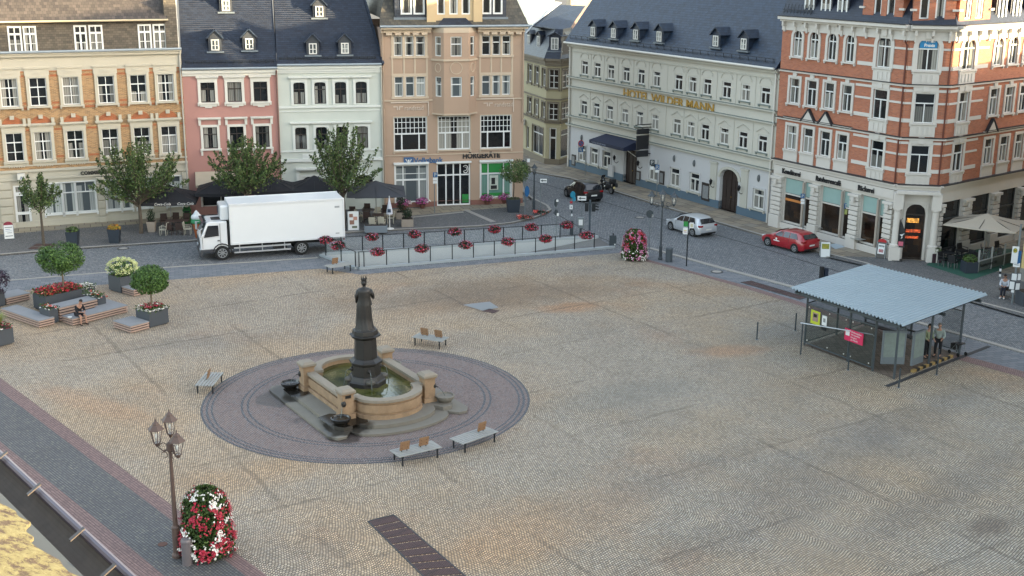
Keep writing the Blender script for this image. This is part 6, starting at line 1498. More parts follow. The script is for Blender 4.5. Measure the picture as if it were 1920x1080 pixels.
def statue():
 T=thing('statue','black bronze robed female statue with a crown seen from behind on the fountain pedestal','statue',(FO.x,FO.y,3.36),math.radians(8))
 T.scale=(1.14,1.1,1.2)
 b=MB()
 def folds(a,z):return 1+(.055*math.sin(a*9+z*1.3)+.03*math.sin(a*17+1))*max(0,min(1,(1.25-z)/.6))
 prof=[(.35,0),(.34,.06),(.315,.2),(.29,.45),(.275,.75),(.265,.95),(.235,1.08),(.19,1.18),(.21,1.28),(.25,1.40),(.265,1.47),(.22,1.53),(.08,1.57),(.055,1.62),(.085,1.66),(.105,1.73),(.105,1.81),(.08,1.88),(.03,1.91)]
 n=36;vs=[];fs=[]
 for(r,z) in prof:
  sx,sy=(1.0,.72) if z>1.15 and z<1.65 else (1.0,.9)
  lean=-.03*math.sin(min(z,1.6)/1.6*PI)
  for k in range(n):
   a=2*PI*k/n;rr=r*folds(a,z);vs.append((rr*math.cos(a)*sx+lean,rr*math.sin(a)*sy-(0.05 if z<.1 else 0)+(.02 if z>1.7 else 0),z))
 for i in range(len(prof)-1):
  for k in range(n):fs.append((i*n+k,i*n+(k+1)%n,(i+1)*n+(k+1)%n,(i+1)*n+k))
 fs.append(tuple(reversed(range(n))));fs.append(tuple((len(prof)-1)*n+k for k in range(n)))
 b.mesh(vs,fs)
 b.tube([(-.20,0,1.46),(-.29,-.02,1.26),(-.29,.06,1.02),(-.12,.26,1.10)],[.09,.075,.06,.045],10)
 b.tube([(.20,0,1.46),(.31,-.02,1.30),(.34,.10,1.16),(.2,.30,1.28)],[.09,.08,.065,.045],10)
 b.ball((.2,.3,1.32),.06,.06,.07,8,5);b.ball((-.1,.28,1.17),.055,.06,.05,8,5)
 b.tube([(-.26,.18,1.0),(.3,.22,1.25)],[.03,.03],8)
 bo=b.build('figure',BRONZE,T,smooth=True)
 c=MB()
 cp=[(.27,.92),(.245,1.05),(.215,1.22),(.24,1.40),(.22,1.50),(.09,1.56)];vs=[];fs=[];n=20
 for r,z in cp:
  for k in range(n+1):
   a=PI+PI*k/n;w_=1+.04*math.sin(a*11)*(1.6-z);vs.append((r*w_*math.cos(a)*1.08,r*w_*.85*math.sin(a)-.02,z))
 for i in range(len(cp)-1):
  for k in range(n):fs.append((i*(n+1)+k,i*(n+1)+k+1,(i+1)*(n+1)+k+1,(i+1)*(n+1)+k))
 c.mesh(vs,fs);c.build('cape',BRONZE,T,smooth=True)
 h=MB();h.ball((0,-.10,1.74),.06,.05,.07,10,6);h.build('hair',BRONZE,T,smooth=True)
 k=MB()
 k.lathe([(.10,1.80),(.11,1.86),(.10,1.87)],(0,.02,0),14)
 for i in range(7):a=2*PI*i/7;k.lathe([(.025,1.86),(.005,1.99)],(math.cos(a)*.10,.02+math.sin(a)*.10,0),5)
 k.build('crown',BRONZE,T)
 bs=MB();bs.lathe([(.42,-.0),(.40,.05)],(0,0,0),8,rot=PI/8);bs.build('base',BRONZE,T)
 return T
statue()

#  slatted benches
WOODG=M('bench_wood_grey','#8b8c88',.8,.18,6,fine=.15);WOODB=M('bench_wood_brown','#7d5f44',.75,.18,6,fine=.1);STEELD=M('dark_steel','#24272b',.5,.12,4,metal=.4)
def bench(lab,c,ang,backs,L=2.0,W=.85):
 T=thing('park_bench',lab,'bench',(c.x,c.y,0),ang,'wide slatted benches on the square');s=MB();n=6
 for i in range(n):
  y=-W/2+(i+.5)*W/n;s.box(-L/2,L/2,y-W/n*.34,y+W/n*.34,.41,.445)
 s.build('seat',WOODG,T);f=MB()
 f.box(-L/2+.15,-L/2+.2,-W/2+.02,W/2-.02,.36,.408);f.box(L/2-.2,L/2-.15,-W/2+.02,W/2-.02,.36,.408);f.box(-L/2+.2,L/2-.2,-.02,.02,.36,.40);f.build('seat_frame',STEELD,T)
 for sx in (-1,1):
  for sy in (-1,1):
   l=MB();x=sx*(L/2-.175);y=sy*(W/2-.08);l.box(x-.025,x+.025,y-.025,y+.025,0,.36);l.build('leg',STEELD,T)
 for(x,y) in backs:
  b=MB();
  for k in range(3):b.box(x-.21,x+.21,y-.015-.03*k,y+.015-.03*k,.50+.13*k,.615+.13*k)
  bo=b.build('backrest',WOODB,T);r=MB()
  for q in (-.12,.12):r.bar((x+q,y+.03,.445),(x+q,y-.06,.87),.03)
  r.build('backrest_frame',STEELD,bo)
 return T
def bench_px(lab,pts,long_,backs,z=.42,**kw):
 g=[G(x,y,z) for x,y in pts];c=sum(g,Vector())/4;a,b=g[long_[0]],g[long_[1]];d=b-a
 W_=None
 return bench(lab,c,math.atan2(d.y,d.x),backs,L=min(2.2,max(1.6,d.length)),**kw)
bench_px('grey slatted bench with two wooden backrests in front of the fountain',((727.3,840.7),(751,860),(831,841),(808,827)),(1,2),((-.5,-.0),(.35,.0)))
bench_px('grey slatted bench with a single wooden backrest right of the two backed bench',((839.3,819),(870,836),(937.3,812),(908,799)),(1,2),((.45,.05),))
bench_px('small slatted bench at the left edge of the red circle with its backrest edge on',((361.8,722.7),(403,724.4),(423,699),(382,699)),(1,2),((-.0,.05),))
bench_px('slatted bench with two brown backrests behind the fountain',((768.8,634.4),(826,643),(845,631),(788,623)),(0,1),((-.35,.05),(.45,.05)))
bench_px('slatted bench beside the left corner of the ramp railing',((609,494.4),(637,503.3),(661,499.3),(633,491)),(1,2),((-.15,.2),))

#  ramp railings with glass and flower baskets
GLASS,nt_,b_=newmat('railing_glass');b_.inputs['Base Color'].default_value=(.75,.85,.86,1);b_.inputs['Roughness'].default_value=.03;b_.inputs['Alpha'].default_value=.10;b_.inputs['Specular IOR Level'].default_value=.6
POSTM=M('post_black','#1d2226',.45,.1,4,metal=.4)
def railing(lab,a,b,xs,z0=.14,h=1.0,glass=True,name='glass_railing'):
 T=thing(name,lab,'railing');a=Vector((a.x,a.y,z0));b=Vector((b.x,b.y,z0));d=(b-a);L=d.length;d.normalize();ps=[]
 for x in xs:
  lo,hi=0,1
  for _ in range(30):
   md=(lo+hi)/2
   if proj(a.lerp(b,md))[0]<x:lo=md
   else :hi=md
  ps.append(a.lerp(b,lo))
 for p in ps:
  m=MB();m.bar(p,p+Vector((0,0,h)),.06,.05);m.build('post',POSTM,T)
 m=MB();m.bar(ps[0]+Vector((0,0,h-.02)),ps[-1]+Vector((0,0,h-.02)),.035,.03);m.build('handrail',POSTM,T)
 if glass:
  for i in range(len(ps)-1):
   g=MB();p,q=ps[i].lerp(ps[i+1],.04),ps[i].lerp(ps[i+1],.96);o=Vector((0,0,.1));t=Vector((0,0,h-.1));g.face([p+o,q+o,q+t,p+t]);g.build('glass_panel',GLASS,T)
 return ps
nf=Vector((0,0,0))
dF=(H_FR-H_FL).normalized();nF=Vector((-dF.y,dF.x,0))*-.12*-1
off=Vector((dF.y,-dF.x,0))*.14
front=railing('front glass railing with black posts along the near side of the ramp',H_FL+off,H_FR+off,(673.5,682.7,725,766.7,807,848,887.7,926.7,965.7,1004,1041,1077,1114))
offb=Vector((-dF.y,dF.x,0))*.14
backr=railing('rear railing with thin dark posts along the far side of the ramp',H_BL+offb,H_BR+offb,(612,640,680,718,757,795.7,834,871,907,944,979.7,1014.7,1050),h=1.0)
dE=(H_FL-H_BL).normalized();railing('short end railing at the left side of the ramp',H_BL+Vector((dE.y,-dE.x,0))*.14,H_FL+Vector((dE.y,-dE.x,0))*.14-dE*.1,(611,640,668))
def basket(lab,loc,R):
 T=thing('flower_basket',lab,'flower basket',loc,R.uniform(0,6),'flower baskets on the ramp railings');p=MB();p.lathe([(.12,-.22),(.24,-.08),(.26,0)],(0,0,0),12);p.build('bowl',M('bowl_green','#2c3a30',.6,.1,4),T)
 f,l=MB(),MB();flowers(f,l,(0,0,0),(.50,.46,.27),110,420,R,sf=.08,sl=.11,half=False)
 f2=MB();flowers(f2,MB(),(R.uniform(-.1,.1),R.uniform(-.1,.1),.05),(.46,.44,.27),26,0,R,sf=.07,inner=.95)
 l.build('foliage',LEAF_D,T);f.build('blossoms',P_RED,T);f2.build('pale_blossoms',P_PINK,T);return T
RB=random.Random(5);fb=[basket('x',(0,0,0),RB) for _ in range(3)]
spots=[(x,y,'front') for x,y in ((631.7,467),(708,476.7),(791,470.7),(872.7,465),(951.7,458),(1022.7,453),(1100,446))]+[(x,y,'rear') for x,y in ((618,453),(698,448),(776.7,441.7),(852.7,436.7),(926.7,431.7),(997,426),(1063,421.7))]
nums=['first','second','third','fourth','fifth','sixth','last']

#  flower baskets hang from the handrail
for i,(x,y,s) in enumerate(spots):
 a,b=(H_FL+off,H_FR+off) if s=='front' else (H_BL+offb,H_BR+offb);z=1.02
 if i==0:p=H_BL.lerp(H_FL,.45)+Vector((0,0,z))
 elif i==7:p=H_BL.lerp(H_BR,.012)+Vector((0,0,z))
 else :
  lo,hi=0,1
  for _ in range(30):
   md=(lo+hi)/2
   if proj(Vector((a.x,a.y,z)).lerp(Vector((b.x,b.y,z)),md))[0]<x:lo=md
   else :hi=md
  p=Vector((a.x,a.y,z)).lerp(Vector((b.x,b.y,z)),lo)
 n_=i%7;lab='%s red and pink flower basket from the left on the %s ramp railing'%(nums[n_],s)
 if i<3:o=fb[i];o.location=p;o['label']=lab
 else :rep(fb[i%3],p,RB.uniform(0,6),lab)

#  flower towers
def tower(lab,px,py,ytop,wpx,mats,R,name='flower_tower',lower=None):
 g=G(px,py);h=hz(g,ytop);r=wpx/2*((g-CP).length/FPX);T=thing(name,lab,'flower tower',g);f1,f2,f3,l=MB(),MB(),MB(),MB()
 def rad(t):return r*(1.0 if t<.35 else math.sqrt(max(.02,1-((t-.35)/.68)**2.4)))*(.94+.06*math.sin(t*9))
 for _ in range(7500):
  t=R.random();a=R.uniform(0,2*PI);q=rad(t)*R.uniform(.6,1.0);leaf(l,Vector((q*math.cos(a),q*math.sin(a),.08+t*(h-.1))),.11,R)
 cl=[]
 for _ in range(95):t=R.random()**.9;a=R.uniform(0,2*PI);cl.append((t,a,mats(t,a,R),R.uniform(.02,.05)))
 for _ in range(1050):
  if R.random()<.8:t,a,k_,sp=R.choice(cl);t=min(.985,max(.01,t+R.gauss(0,sp)));a+=R.gauss(0,sp*3.2)
  else :t=R.random()**.9;a=R.uniform(0,2*PI);k_=mats(t,a,R)
  q=rad(t)*R.uniform(.97,1.07);p=Vector((q*math.cos(a),q*math.sin(a),.08+t*(h-.1)))
  mb_=(f1,f2,f3)[k_];d=Vector((math.cos(a),math.sin(a),.5+R.gauss(0,.3))).normalized()
  for j in range(3):leaf(mb_,p+Vector((R.gauss(0,.03),R.gauss(0,.03),R.gauss(0,.03))),.07*R.uniform(.8,1.3),R,0,d,.9)
 c=MB();c.lathe([(r*.55,0),(r*.6,.3),(r*.5,h*.85),(.05,h*.93)],(0,0,0),14);c.build('core',SOIL,T)
 l.build('foliage',LEAF,T);f1.build('white_blossoms',P_WHITE,T);f2.build('red_blossoms',P_RED,T)
 if f3.v:f3.build('pink_blossoms',P_PINK,T)
 return T
tower('tall flower tower of white, red and salmon blossoms beside the near street lamp',390,1036,914,98,lambda t,a,R:(0 if R.random()<(.8 if t>.78 else .25) else 1),random.Random(1))
tower('flower tower with pink and magenta blossoms at the street corner of the square',1189,486,430,50,lambda t,a,R:(2 if R.random()<.62 else (0 if t<.35 else 1)),random.Random(2))

#  wooden seating islands and planters on the left
PLM=M('planter_anthracite','#3d4248',.55,.06,2);DECK=cellmat('deck_grey',['#66696c','#74777a','#7f8284','#6c7074'],4.0,.14,.008,'#1e1f20',rough=.8,off=0,big=.15,bigscale=1.5,bstr=.4,jsoft=.008,uvrot=0)
LATH=M('lath_light','#a1887a',.75,.15,5)
b0,b1=G(137,612),G(240,586);D1_=(b1-b0).normalized();D2_=Vector((-D1_.y,D1_.x,0))
def corner(front,right,left,z=0):
 c=G(*front,z);c.z=0;r=G(*right,z);l=G(*left,z);return c,abs((r-c).dot(D1_)),abs((l-c).dot(D2_))
def ibox(mb,c,l1,l2,z0,z1,i=0.0,mi=0):
 q=[c+D1_*i+D2_*i,c+D1_*(l1-i)+D2_*i,c+D1_*(l1-i)+D2_*(l2-i),c+D1_*i+D2_*(l2-i)]
 mb.hexa([p+Vector((0,0,z0)) for p in q]+[p+Vector((0,0,z1)) for p in q],mi)
def deck(lab,c,l1,l2,h,n=3,cut=None):
 T=thing('seating_deck',lab,'bench',(0,0,0),0,'wooden seating decks on the square');b=MB();ibox(b,c,l1,l2,.02,h-.04,.06);b.build('core',M('deck_core','#16171a',.8,.1,3),T)
 s=MB();st=(h-.04)/n
 for k in range(n):ibox(s,c,l1,l2,st*k+st*.42,st*k+st*.98,.0)
 s2=s.build('side_laths',LATH,T);t=MB();nn=max(4,int(l2/.14))
 for k in range(nn):
  a=c+D2_*(l2*k/nn+.008)-D1_*.02;e=l2/nn-.016
  q=[a,a+D1_*(l1+.04),a+D1_*(l1+.04)+D2_*e,a+D2_*e];t.hexa([p+Vector((0,0,h-.035)) for p in q]+[p+Vector((0,0,h)) for p in q])
 t.build('deck_boards',M('deck_boards','#7b7d80',.8,.14,3,fine=.1),T);return T
def planter(lab,c,l1,l2,h,plant=None,R=None,sf=None,name='planter'):
 T=thing(name,lab,'planter',(0,0,0),0,'anthracite planters on the square');b=MB();
 ibox(b,c,l1,l2,.06,h);ibox(b,c,l1,l2,0,.06,.06)
 b.build('box',PLM,T,bevel=.01);s=MB();ibox(s,c,l1,l2,h-.02,h+.004,.04);s.build('soil',SOIL,T)
 return T
def bed(T,c,l1,l2,z,pm,R,nf=260,nl=500,hh=.22,sf=.09,extra=None,over=.08,lm=None):
 f,l,e=MB(),MB(),MB()
 for _ in range(nl):u,v=R.uniform(-over,l1+over),R.uniform(-over,l2+over);leaf(l,c+D1_*u+D2_*v+Vector((0,0,z+R.uniform(-.05,hh))),.12,R)
 for _ in range(nf):
  u,v=R.uniform(-over,l1+over),R.uniform(-over,l2+over);p=c+D1_*u+D2_*v+Vector((0,0,z+hh*R.uniform(.5,1.15)));edge=(u<.1 or v<.1 or u>l1-.1 or v>l2-.1)
  m_=e if (extra and (R.random()<extra[1] or (len(extra)>2 and edge))) else f
  if edge:p.z-=.1
  for j in range(3):leaf(m_,p+Vector((R.gauss(0,.025),R.gauss(0,.025),0)),sf*R.uniform(.8,1.3),R,0,Vector((R.gauss(0,.4),R.gauss(0,.4),1)).normalized(),.9)
 l.build('foliage',lm or LEAF,T);f.build('blossoms',pm,T)
 if extra:e.build('pale_blossoms',extra[0],T)
RP=random.Random(11)
c,l1,l2=corner((74,616),(93,609.5),(21,587.5));deck('low wooden deck running back on the left side of the seating island',c,max(l1,.9),l2,.42)
c,l1,l2=corner((137,612),(240,586),(112.6,600));deck('long low wooden deck in front where the person in black sits',c,l1,.95,.42);cf,lf=c,l1
cr_=c+D1_*(l1-1.25)+D2_*.97;deck('low wooden deck behind the right end of the front deck',cr_,1.25,1.1,.42)
c,l1,l2=corner((110.8,577),(180.3,559.4),(97.6,570),.80);deck('higher wooden deck like a table in the middle of the seating island',c,l1,max(.9,l2),.80,5);ct,lt,l2t=c,l1,max(.9,l2)
c,l1,l2=corner((95,608.6),(111.7,605),(69.5,597));T=planter('anthracite planter with few faded flowers at the left corner of the seating island',c,max(.5,l1),1.0,.82);bed(T,c,.5,1.0,.82,P_SAL,RP,40,120,.12,extra=(P_WHITE,.4))
c=ct+D1_*(lt+.03);T=planter('small anthracite planter with white and salmon flowers at the right end of the high deck',c,.5,1.3,.84);bed(T,c,.5,1.3,.84,P_SAL,RP,50,200,.15,extra=(P_WHITE,.6))
c,l1,l2=corner((85.3,556.7),(155.7,541.8),(64.2,548),.92);T=planter('long anthracite planter full of red flowers behind the high deck',c,l1,max(.8,l2),.92);bed(T,c,l1,max(.8,l2),.92,P_RED,RP,420,800,.26,extra=(P_SAL,.25));cl,ll=c,l1
gt=cl+D1_*(ll*.62)+D2_*.45;r_t=39*((gt-CP).length/FPX);ball_tree('broad round headed tree rising from the long planter of red flowers',(gt.x,gt.y,.5),1.55,r_t,random.Random(21),rz=.72)
c2=cl+D1_*(ll+.1)+D2_*.1;T=planter('small planter with white petunias behind the right end of the red flower planter',c2,.8,.7,.8);bed(T,c2,.8,.7,.8,P_WHITE,RP,110,200,.22)
c,l1,l2=corner((281.5,615.7),(312,609.5),(253,600));l1=max(1.2,l1);T=planter('square anthracite planter with white edged red flowers under the right round tree',c,l1,l1,.85);bed(T,c,l1,l1,.85,P_RED,RP,220,420,.2,extra=(P_WHITE,.15,1))
gt=c+D1_*l1/2+D2_*l1/2;ball_tree('smaller round headed tree above the white and red flower planter',(gt.x,gt.y,.5),1.30,32*((gt-CP).length/FPX),random.Random(22),rz=.82)
c,l1,l2=corner((246,626),(280,616.6),(218,614));deck('small square wooden deck left of the white and red flower planter',c,l1,l2,.42)
c,l1,l2=corner((227,550.6),(244.5,546),(205,545.3));T=planter('tall anthracite planter with pale yellow green hydrangeas',c,1.2,1.2,.95)
h_=MB();l_=MB();hc=c+D1_*.6+D2_*.6;R=random.Random(31)
blob(l_,(hc.x,hc.y,1.25),(.85,.85,.55),900,.13,R,inner=.4)
for _ in range(120):
 a=R.uniform(0,2*PI);z=R.uniform(-.35,1);k=math.sqrt(1-z*z);blob(h_,(hc.x+.86*k*math.cos(a),hc.y+.86*k*math.sin(a),1.32+.58*z),(.1,.1,.09),16,.07,R,inner=.8)
l_.build('foliage',LEAF_B,T);h_.build('blossoms',P_LIME,T)
c,l1,l2=corner((251.5,556.7),(265.6,552),(227,550.6));deck('small wooden deck in front of the hydrangea planter',c,max(.9,l1),max(1.0,l2),.42)
c=G(27.3,644)-D1_*1.6;T=planter('anthracite planter with feather grass and dark red flowers cut by the left edge',c,1.6,1.3,.85);bed(T,c,1.6,1.3,.85,P_RED,RP,120,300,.2,extra=(P_WHITE,.2))
g_=MB();R=random.Random(4);hc=c+D1_*.9+D2_*.6
for _ in range(700):
 a=R.uniform(0,2*PI);q=R.uniform(0,.75);e=Vector((math.cos(a)*q,math.sin(a)*q,1.0-q*.5))*R.uniform(.7,1.05);b=hc+Vector((math.cos(a)*.15,math.sin(a)*.15,.85));s=Vector((-math.sin(a),math.cos(a),0))*.012
 m_=b+e*.6+Vector((0,0,.12));g_.face([b-s,b+s,m_+s,m_-s]);g_.face([m_-s,m_+s,b+e])
g_.build('feather_grass',leafmat('grass_blade',['#6a7a30','#8a9444','#a8a860']),T)
c=G(11,573.5)-D1_*1.4;T=planter('anthracite planter with a dark purple shrub cut by the left edge further back',c,1.4,1.2,.9);l_=MB();blob(l_,(c.x+.6,c.y+.7,1.5),(.75,.75,.85),1600,.12,random.Random(6),inner=.3,clump=8);l_.build('foliage',leafmat('leaf_purple',['#1c1420','#2a1d2e','#392a3a']),T)
c=G(11.4,572.6)+D1_*.04;deck('low wooden deck beside the purple shrub planter at the left edge',c,1.45,1.3,.42)

#  street trees
RT=random.Random(40)
def tree_px(lab,px,py,ytop,ycrown,wpx,**kw):
 g=G(px,py);g=Vector((g.x,g.y,.1));k=(g-CP).length/FPX
 return twiggy_tree('street_tree',lab,g,hz(g,ytop),hz(g,ycrown),wpx/2*k,RT,**kw)
tree_px('small slender street tree in front of the far left bank window',82,463,333,400,92,nb=26,leafn=150,trunk_r=.09,s=.15)
tree_px('large spreading street tree between the dark planter and the dark parasol',265,440,272,388,178,nb=58,leafn=165)
tree_px('street tree with olive crown rising behind the truck cab and box front',466,434,268,366,148,nb=52,leafn=165)
tree_px('street tree rising behind the rear of the truck before the green house',645,430,246,370,158,nb=52,leafn=145)
GRM=M('tree_grate','#4a3530',.7,.2,5)
g=G(82,465);mb=MB()
for i in range(9):
 if i!=4:mb.box(-.75,.75,-.75+i*.17,-.63+i*.17,.11,.125)
tag(mb.build('tree_grate',GRM,loc=(g.x,g.y,0)),'square rusty grate round the foot of the small left tree','tree grate')
def tub(lab,px,py,w0,w1,h,mat,name='plant_tub',group=None,z=.1,ang=.1):
 g=G(px,py);T=thing(name,lab,'planter',(g.x,g.y,z),ang,group);b=MB();v=[]
 for zz,r in ((0,w0/2),(h,w1/2)):v+=[(-r,-r,zz),(r,-r,zz),(r,r,zz),(-r,r,zz)]
 b.hexa(v);b.build('box',mat,T,bevel=.015);s=MB();r=w1/2-.04;s.box(-r,r,-r,r,h-.01,h+.006);s.build('soil',SOIL,T);return T
TUB=M('tub_slate_blue','#232c36',.6,.08,3);STUB=M('tub_stone','#8a8074',.8,.12,4,fine=.1)
tub('large dark tub holding the small tree at the kerb bend',962,399,.85,1.05,1.0,TUB)
g=G(962,399);T=thing('potted_tree','small round tree standing in the large dark tub near the kerb bend','tree',(g.x,g.y,.5));m_=MB();m_.tube([(0,0,.5),(.05,0,1.5),(.02,0,2.4)],[.05,.04,.03],6);m_.build('trunk',BARK,T);m_=MB();blob(m_,(.1,0,2.75),(1.15,1.15,.95),2600,.13,RT,inner=.15,clump=18,cl_r=.35);blob(m_,(0,0,.58),(.5,.5,.12),200,.1,RT);m_.build('crown',LEAF_T,T)
for i,(px,py,lb) in enumerate(((138,462,'dark tapered tub with low green plants, left of the tub by the large tree'),(216,457,'dark tapered tub with yellow red leaves left of the large street tree'))):
 T=tub(lb,px,py,.62,.8,.95,TUB,group='dark tubs on the left pavement');m_=MB();blob(m_,(0,0,1.02),(.45,.45,.25),420,.11,RT);m_.build('foliage',LEAF if i==0 else leafmat('leaf_yellow',['#5a5a20','#8a7a28','#a05a28','#b09a38']),T)
T=tub('pale stone tub with a dark upright conifer beside the terrace under the large tree',285,437,.45,.6,.75,STUB);m_=MB();blob(m_,(0,0,1.15),(.3,.3,.55),420,.1,RT,inner=.2);m_.build('foliage',LEAF_D,T)
for px,py,w_,h,r,rz,lb in ((764,426,.85,.55,.38,.45,'square stone planter with a round dark shrub right of the closed parasol'),(752,412,.7,.5,.36,1.0,'stone planter with a tall dark conifer behind the round shrub')):
 T=tub(lb,px,py,w_,w_,h,STUB);m_=MB();blob(m_,(0,0,h+rz*.8),(r,r,rz),700,.1,RT,inner=.2);m_.build('foliage',LEAF_D,T)
g=G(705,438);T=thing('trough_planter','low grey empty trough at the front edge of the café terrace','planter',(g.x,g.y,.1),.1);b=MB();b.box(-.8,.8,-.25,.25,0,.5);b.build('box',M('trough_grey','#6c757c',.6,.08,3),T,bevel=.02);b=MB();b.box(-.75,.75,-.2,.2,.49,.51);b.build('soil',SOIL,T)
RF=random.Random(9)
for px,py,lb in ((757,396,'purple flower pot under the left bank window, left one'),(792,393,'magenta and white flower pot left of the parking sign'),(913,386,'purple flower pot under the green shop window'),(945,384,'purple and white flower pot beside the dark tub')):
 g=G(px,py);T=thing('flower_pot',lb,'flower pot',(g.x,g.y,.1),0,'flower pots along the beige building');b=MB();b.lathe([(.15,0),(.24,.3)],(0,0,0),12);b.build('pot',M('pot_brown','#5c3a30',.7),T)
 f,l,w2=MB(),MB(),MB();flowers(f,l,(0,0,.5),(.52,.42,.34),170,260,RF,sf=.08);l.build('foliage',LEAF_D,T);f.build('blossoms',P_MAG,T);flowers(w2,MB(),(.42,0,.55),(.22,.22,.18),45,0,RF,sf=.08);w2.build('white_blossoms',P_WHITE,T)
for px,py,lb in ((985,414,'low red flower bed at the foot of the blue sign pole'),(1015,405,'low red flower bed at the one way sign by the kerb tip')):
 g=G(px,py);T=thing('flower_bowl',lb,'flower bed',(g.x,g.y,.1),0,'flower beds on the kerb bend');l,f=MB(),MB()
 flowers(f,l,(0,0,.15),(.65,.4,.2),40,320,RF);
 for _ in range(60):leaf(f,Vector((-.45+RF.gauss(0,.1),RF.gauss(0,.12),.25+RF.gauss(0,.06))),.12,RF)
 l.build('foliage',LEAF_D,T);f.build('blossoms',P_SAL,T)

#  parasols
def parasol(lab,px,py,half,ze,zt,ang,mat,group=None,val=.22,polemat=None,txt=False,overhang=None):
 g=G(px,py);T=thing('parasol',lab,'parasol',(g.x,g.y,.1),ang,group);c=MB();h=half;n=6
 for k in range(4):
  a=k*PI/2;R4=Matrix.Rotation(a,3,'Z')
  def P_(u,t):
   sag=-.10*math.sin(t*PI)-.05*(1-u*u)*t*t
   return R4@Vector((u*h*t,-h*t,ze+(zt-ze)*(1-t)+sag))
  for i in range(n):
   for j in range(n):
    u0,u1,t0,t1=-1+2*i/n,-1+2*(i+1)/n,j/n,(j+1)/n
    c.face([P_(u0,t0),P_(u0,t1),P_(u1,t1),P_(u1,t0)] if t0>0 else [P_(0,0),P_(u0,t1),P_(u1,t1)])
  for i in range(n):
   u0,u1=-1+2*i/n,-1+2*(i+1)/n;A,B=P_(u0,1),P_(u1,1)
   if val:c.face([A,A-Vector((0,0,val)),B-Vector((0,0,val)),B])
 co=c.build('canopy',mat,T,smooth=False);p=MB();p.tube([(0,0,0),(0,0,zt)],.035,8);p.build('pole',polemat or M('pole_alu','#9a9a96',.4,.1,3,metal=.4),T)
 r=MB()
 for k in range(8):
  a=k*PI/4;q=h*(1.36 if k%2 else .96);r.bar((0,0,zt-.12),(q*math.cos(a),q*math.sin(a),ze-.03),.025)
 r.build('ribs',POSTM,T);b=MB();b.box(-.4,.4,-.4,.4,0,.08);b.build('base',M('parasol_base','#4b4b4b',.8),T)
 if txt:
  Fx=Fac(R3(ang,(-h,-h))+Vector((g.x,g.y)),R3(ang,(h,-h))+Vector((g.x,g.y)))
  for u in (h*.55,h*1.35):
   t_=text('lettering','Coca-Cola',Fx,u,ze+.1-val+.02,.26,M('letter_white','#d8d6d0'),None,o=.02,ext=.003,shear=.3);t_.parent=co;t_.matrix_parent_inverse=(Matrix.Translation((g.x,g.y,.1))@Matrix.Rotation(ang,4,'Z')).inverted()
 return T
def R3(a,v):return Vector((v[0]*math.cos(a)-v[1]*math.sin(a),v[0]*math.sin(a)+v[1]*math.cos(a)))
PD=M('parasol_black','#1c1d22',.85,.1,2);PG=M('parasol_grey','#34373d',.85,.1,2);PB=M('parasol_cream','#a69e90',.85,.06,2)
gp='dark parasols over the café terrace'
parasol('black parasol with white drink lettering left of the truck cab',322,426,1.95,2.1,3.0,.16,PD,gp,txt=True)
parasol('black parasol directly behind the truck cab and cooling unit',418,420,1.7,2.5,3.3,.16,PD,gp)
parasol('black parasol behind the front half of the truck box',512,416,1.7,2.5,3.3,.16,PD,gp)
parasol('black parasol behind the rear half of the truck box',592,414,1.75,2.5,3.3,.16,PD,gp)
parasol('dark grey parasol right of the truck at the end of the terrace',706,418,2.1,2.25,3.05,.12,PG,gp,val=.05)
parasol('cream parasol over the bakery terrace on the right',1842,492,2.2,2.55,3.15,1.0,PB,val=.06)
g=G(731,432);T=thing('closed_parasol','closed white parasol on a round foot at the right end of the café terrace','parasol',(g.x,g.y,.1));b=MB();b.lathe([(.05,1.05),(.24,1.1),(.2,1.4),(.1,1.9),(.02,2.35)],(0,0,0),10,fn=lambda a,z:1+.2*math.sin(a*5));b.build('canopy',M('parasol_white','#b9bbc2',.8,.1,3),T);b=MB();b.tube([(0,0,0),(0,0,2.4)],.03,8);b.lathe([(.3,0),(.3,.05),(.06,.1)],(0,0,0),16);b.build('pole',M('white_paint','#c8c8c4',.5),T)
b=MB();b.box(-.12,.12,-.235,-.225,1.25,1.5);b.build('logo_patch',M('patch_dark','#2c3a4c',.7),T)

#  café chairs and tables
def chair(lab,loc,ang,mat,group,arm=True,leg=None):
 T=thing('cafe_chair',lab,'chair',loc,ang,group);s=MB();s.box(-.23,.23,-.22,.24,.40,.45);s.build('seat',mat,T)
 b=MB();b.hexa([(-.23,.22,.45),(.23,.22,.45),(.23,.26,.45),(-.23,.26,.45),(-.23,.29,.9),(.23,.29,.9),(.23,.33,.9),(-.23,.33,.9)]);b.build('backrest',mat,T)
 for x in (-.2,.2):
  for y in (-.19,.22):l=MB();l.bar((x,y,0),(x,y,.42),.035);l.build('leg',leg or mat,T)
  if arm:a=MB();a.bar((x*1.15,-.2,.64),(x*1.15,.26,.66),.05,.03);a.bar((x*1.15,-.2,.42),(x*1.15,-.2,.64),.03);a.build('armrest',mat,T)
 return T
def table(lab,loc,ang,mat,group,sz=.38,rnd=False,legm=None):
 T=thing('cafe_table',lab,'table',loc,ang,group);t=MB()
 if rnd:t.lathe([(sz,.71),(sz,.74)],(0,0,0),20)
 else :t.box(-sz,sz,-sz,sz,.71,.74)
 t.build('table_top',mat,T);l=MB();l.tube([(0,0,.03),(0,0,.71)],.03,8)
 for k in range(4):a=k*PI/2+.78;l.bar((0,0,.04),(.28*math.cos(a),.28*math.sin(a),.02),.04)
 l.build('table_leg',legm or POSTM,T);return T
CW=M('chair_cream','#a8a393',.7,.08,3);CB=M('chair_wicker_brown','#3c2d28',.8,.2,9);CK=M('chair_black','#17181b',.6,.15,5);TW=M('table_brown','#4a3a34',.6,.15,4);TG=M('table_grey','#8d8c86',.5,.1,4)
gc='café chairs on the left terrace'
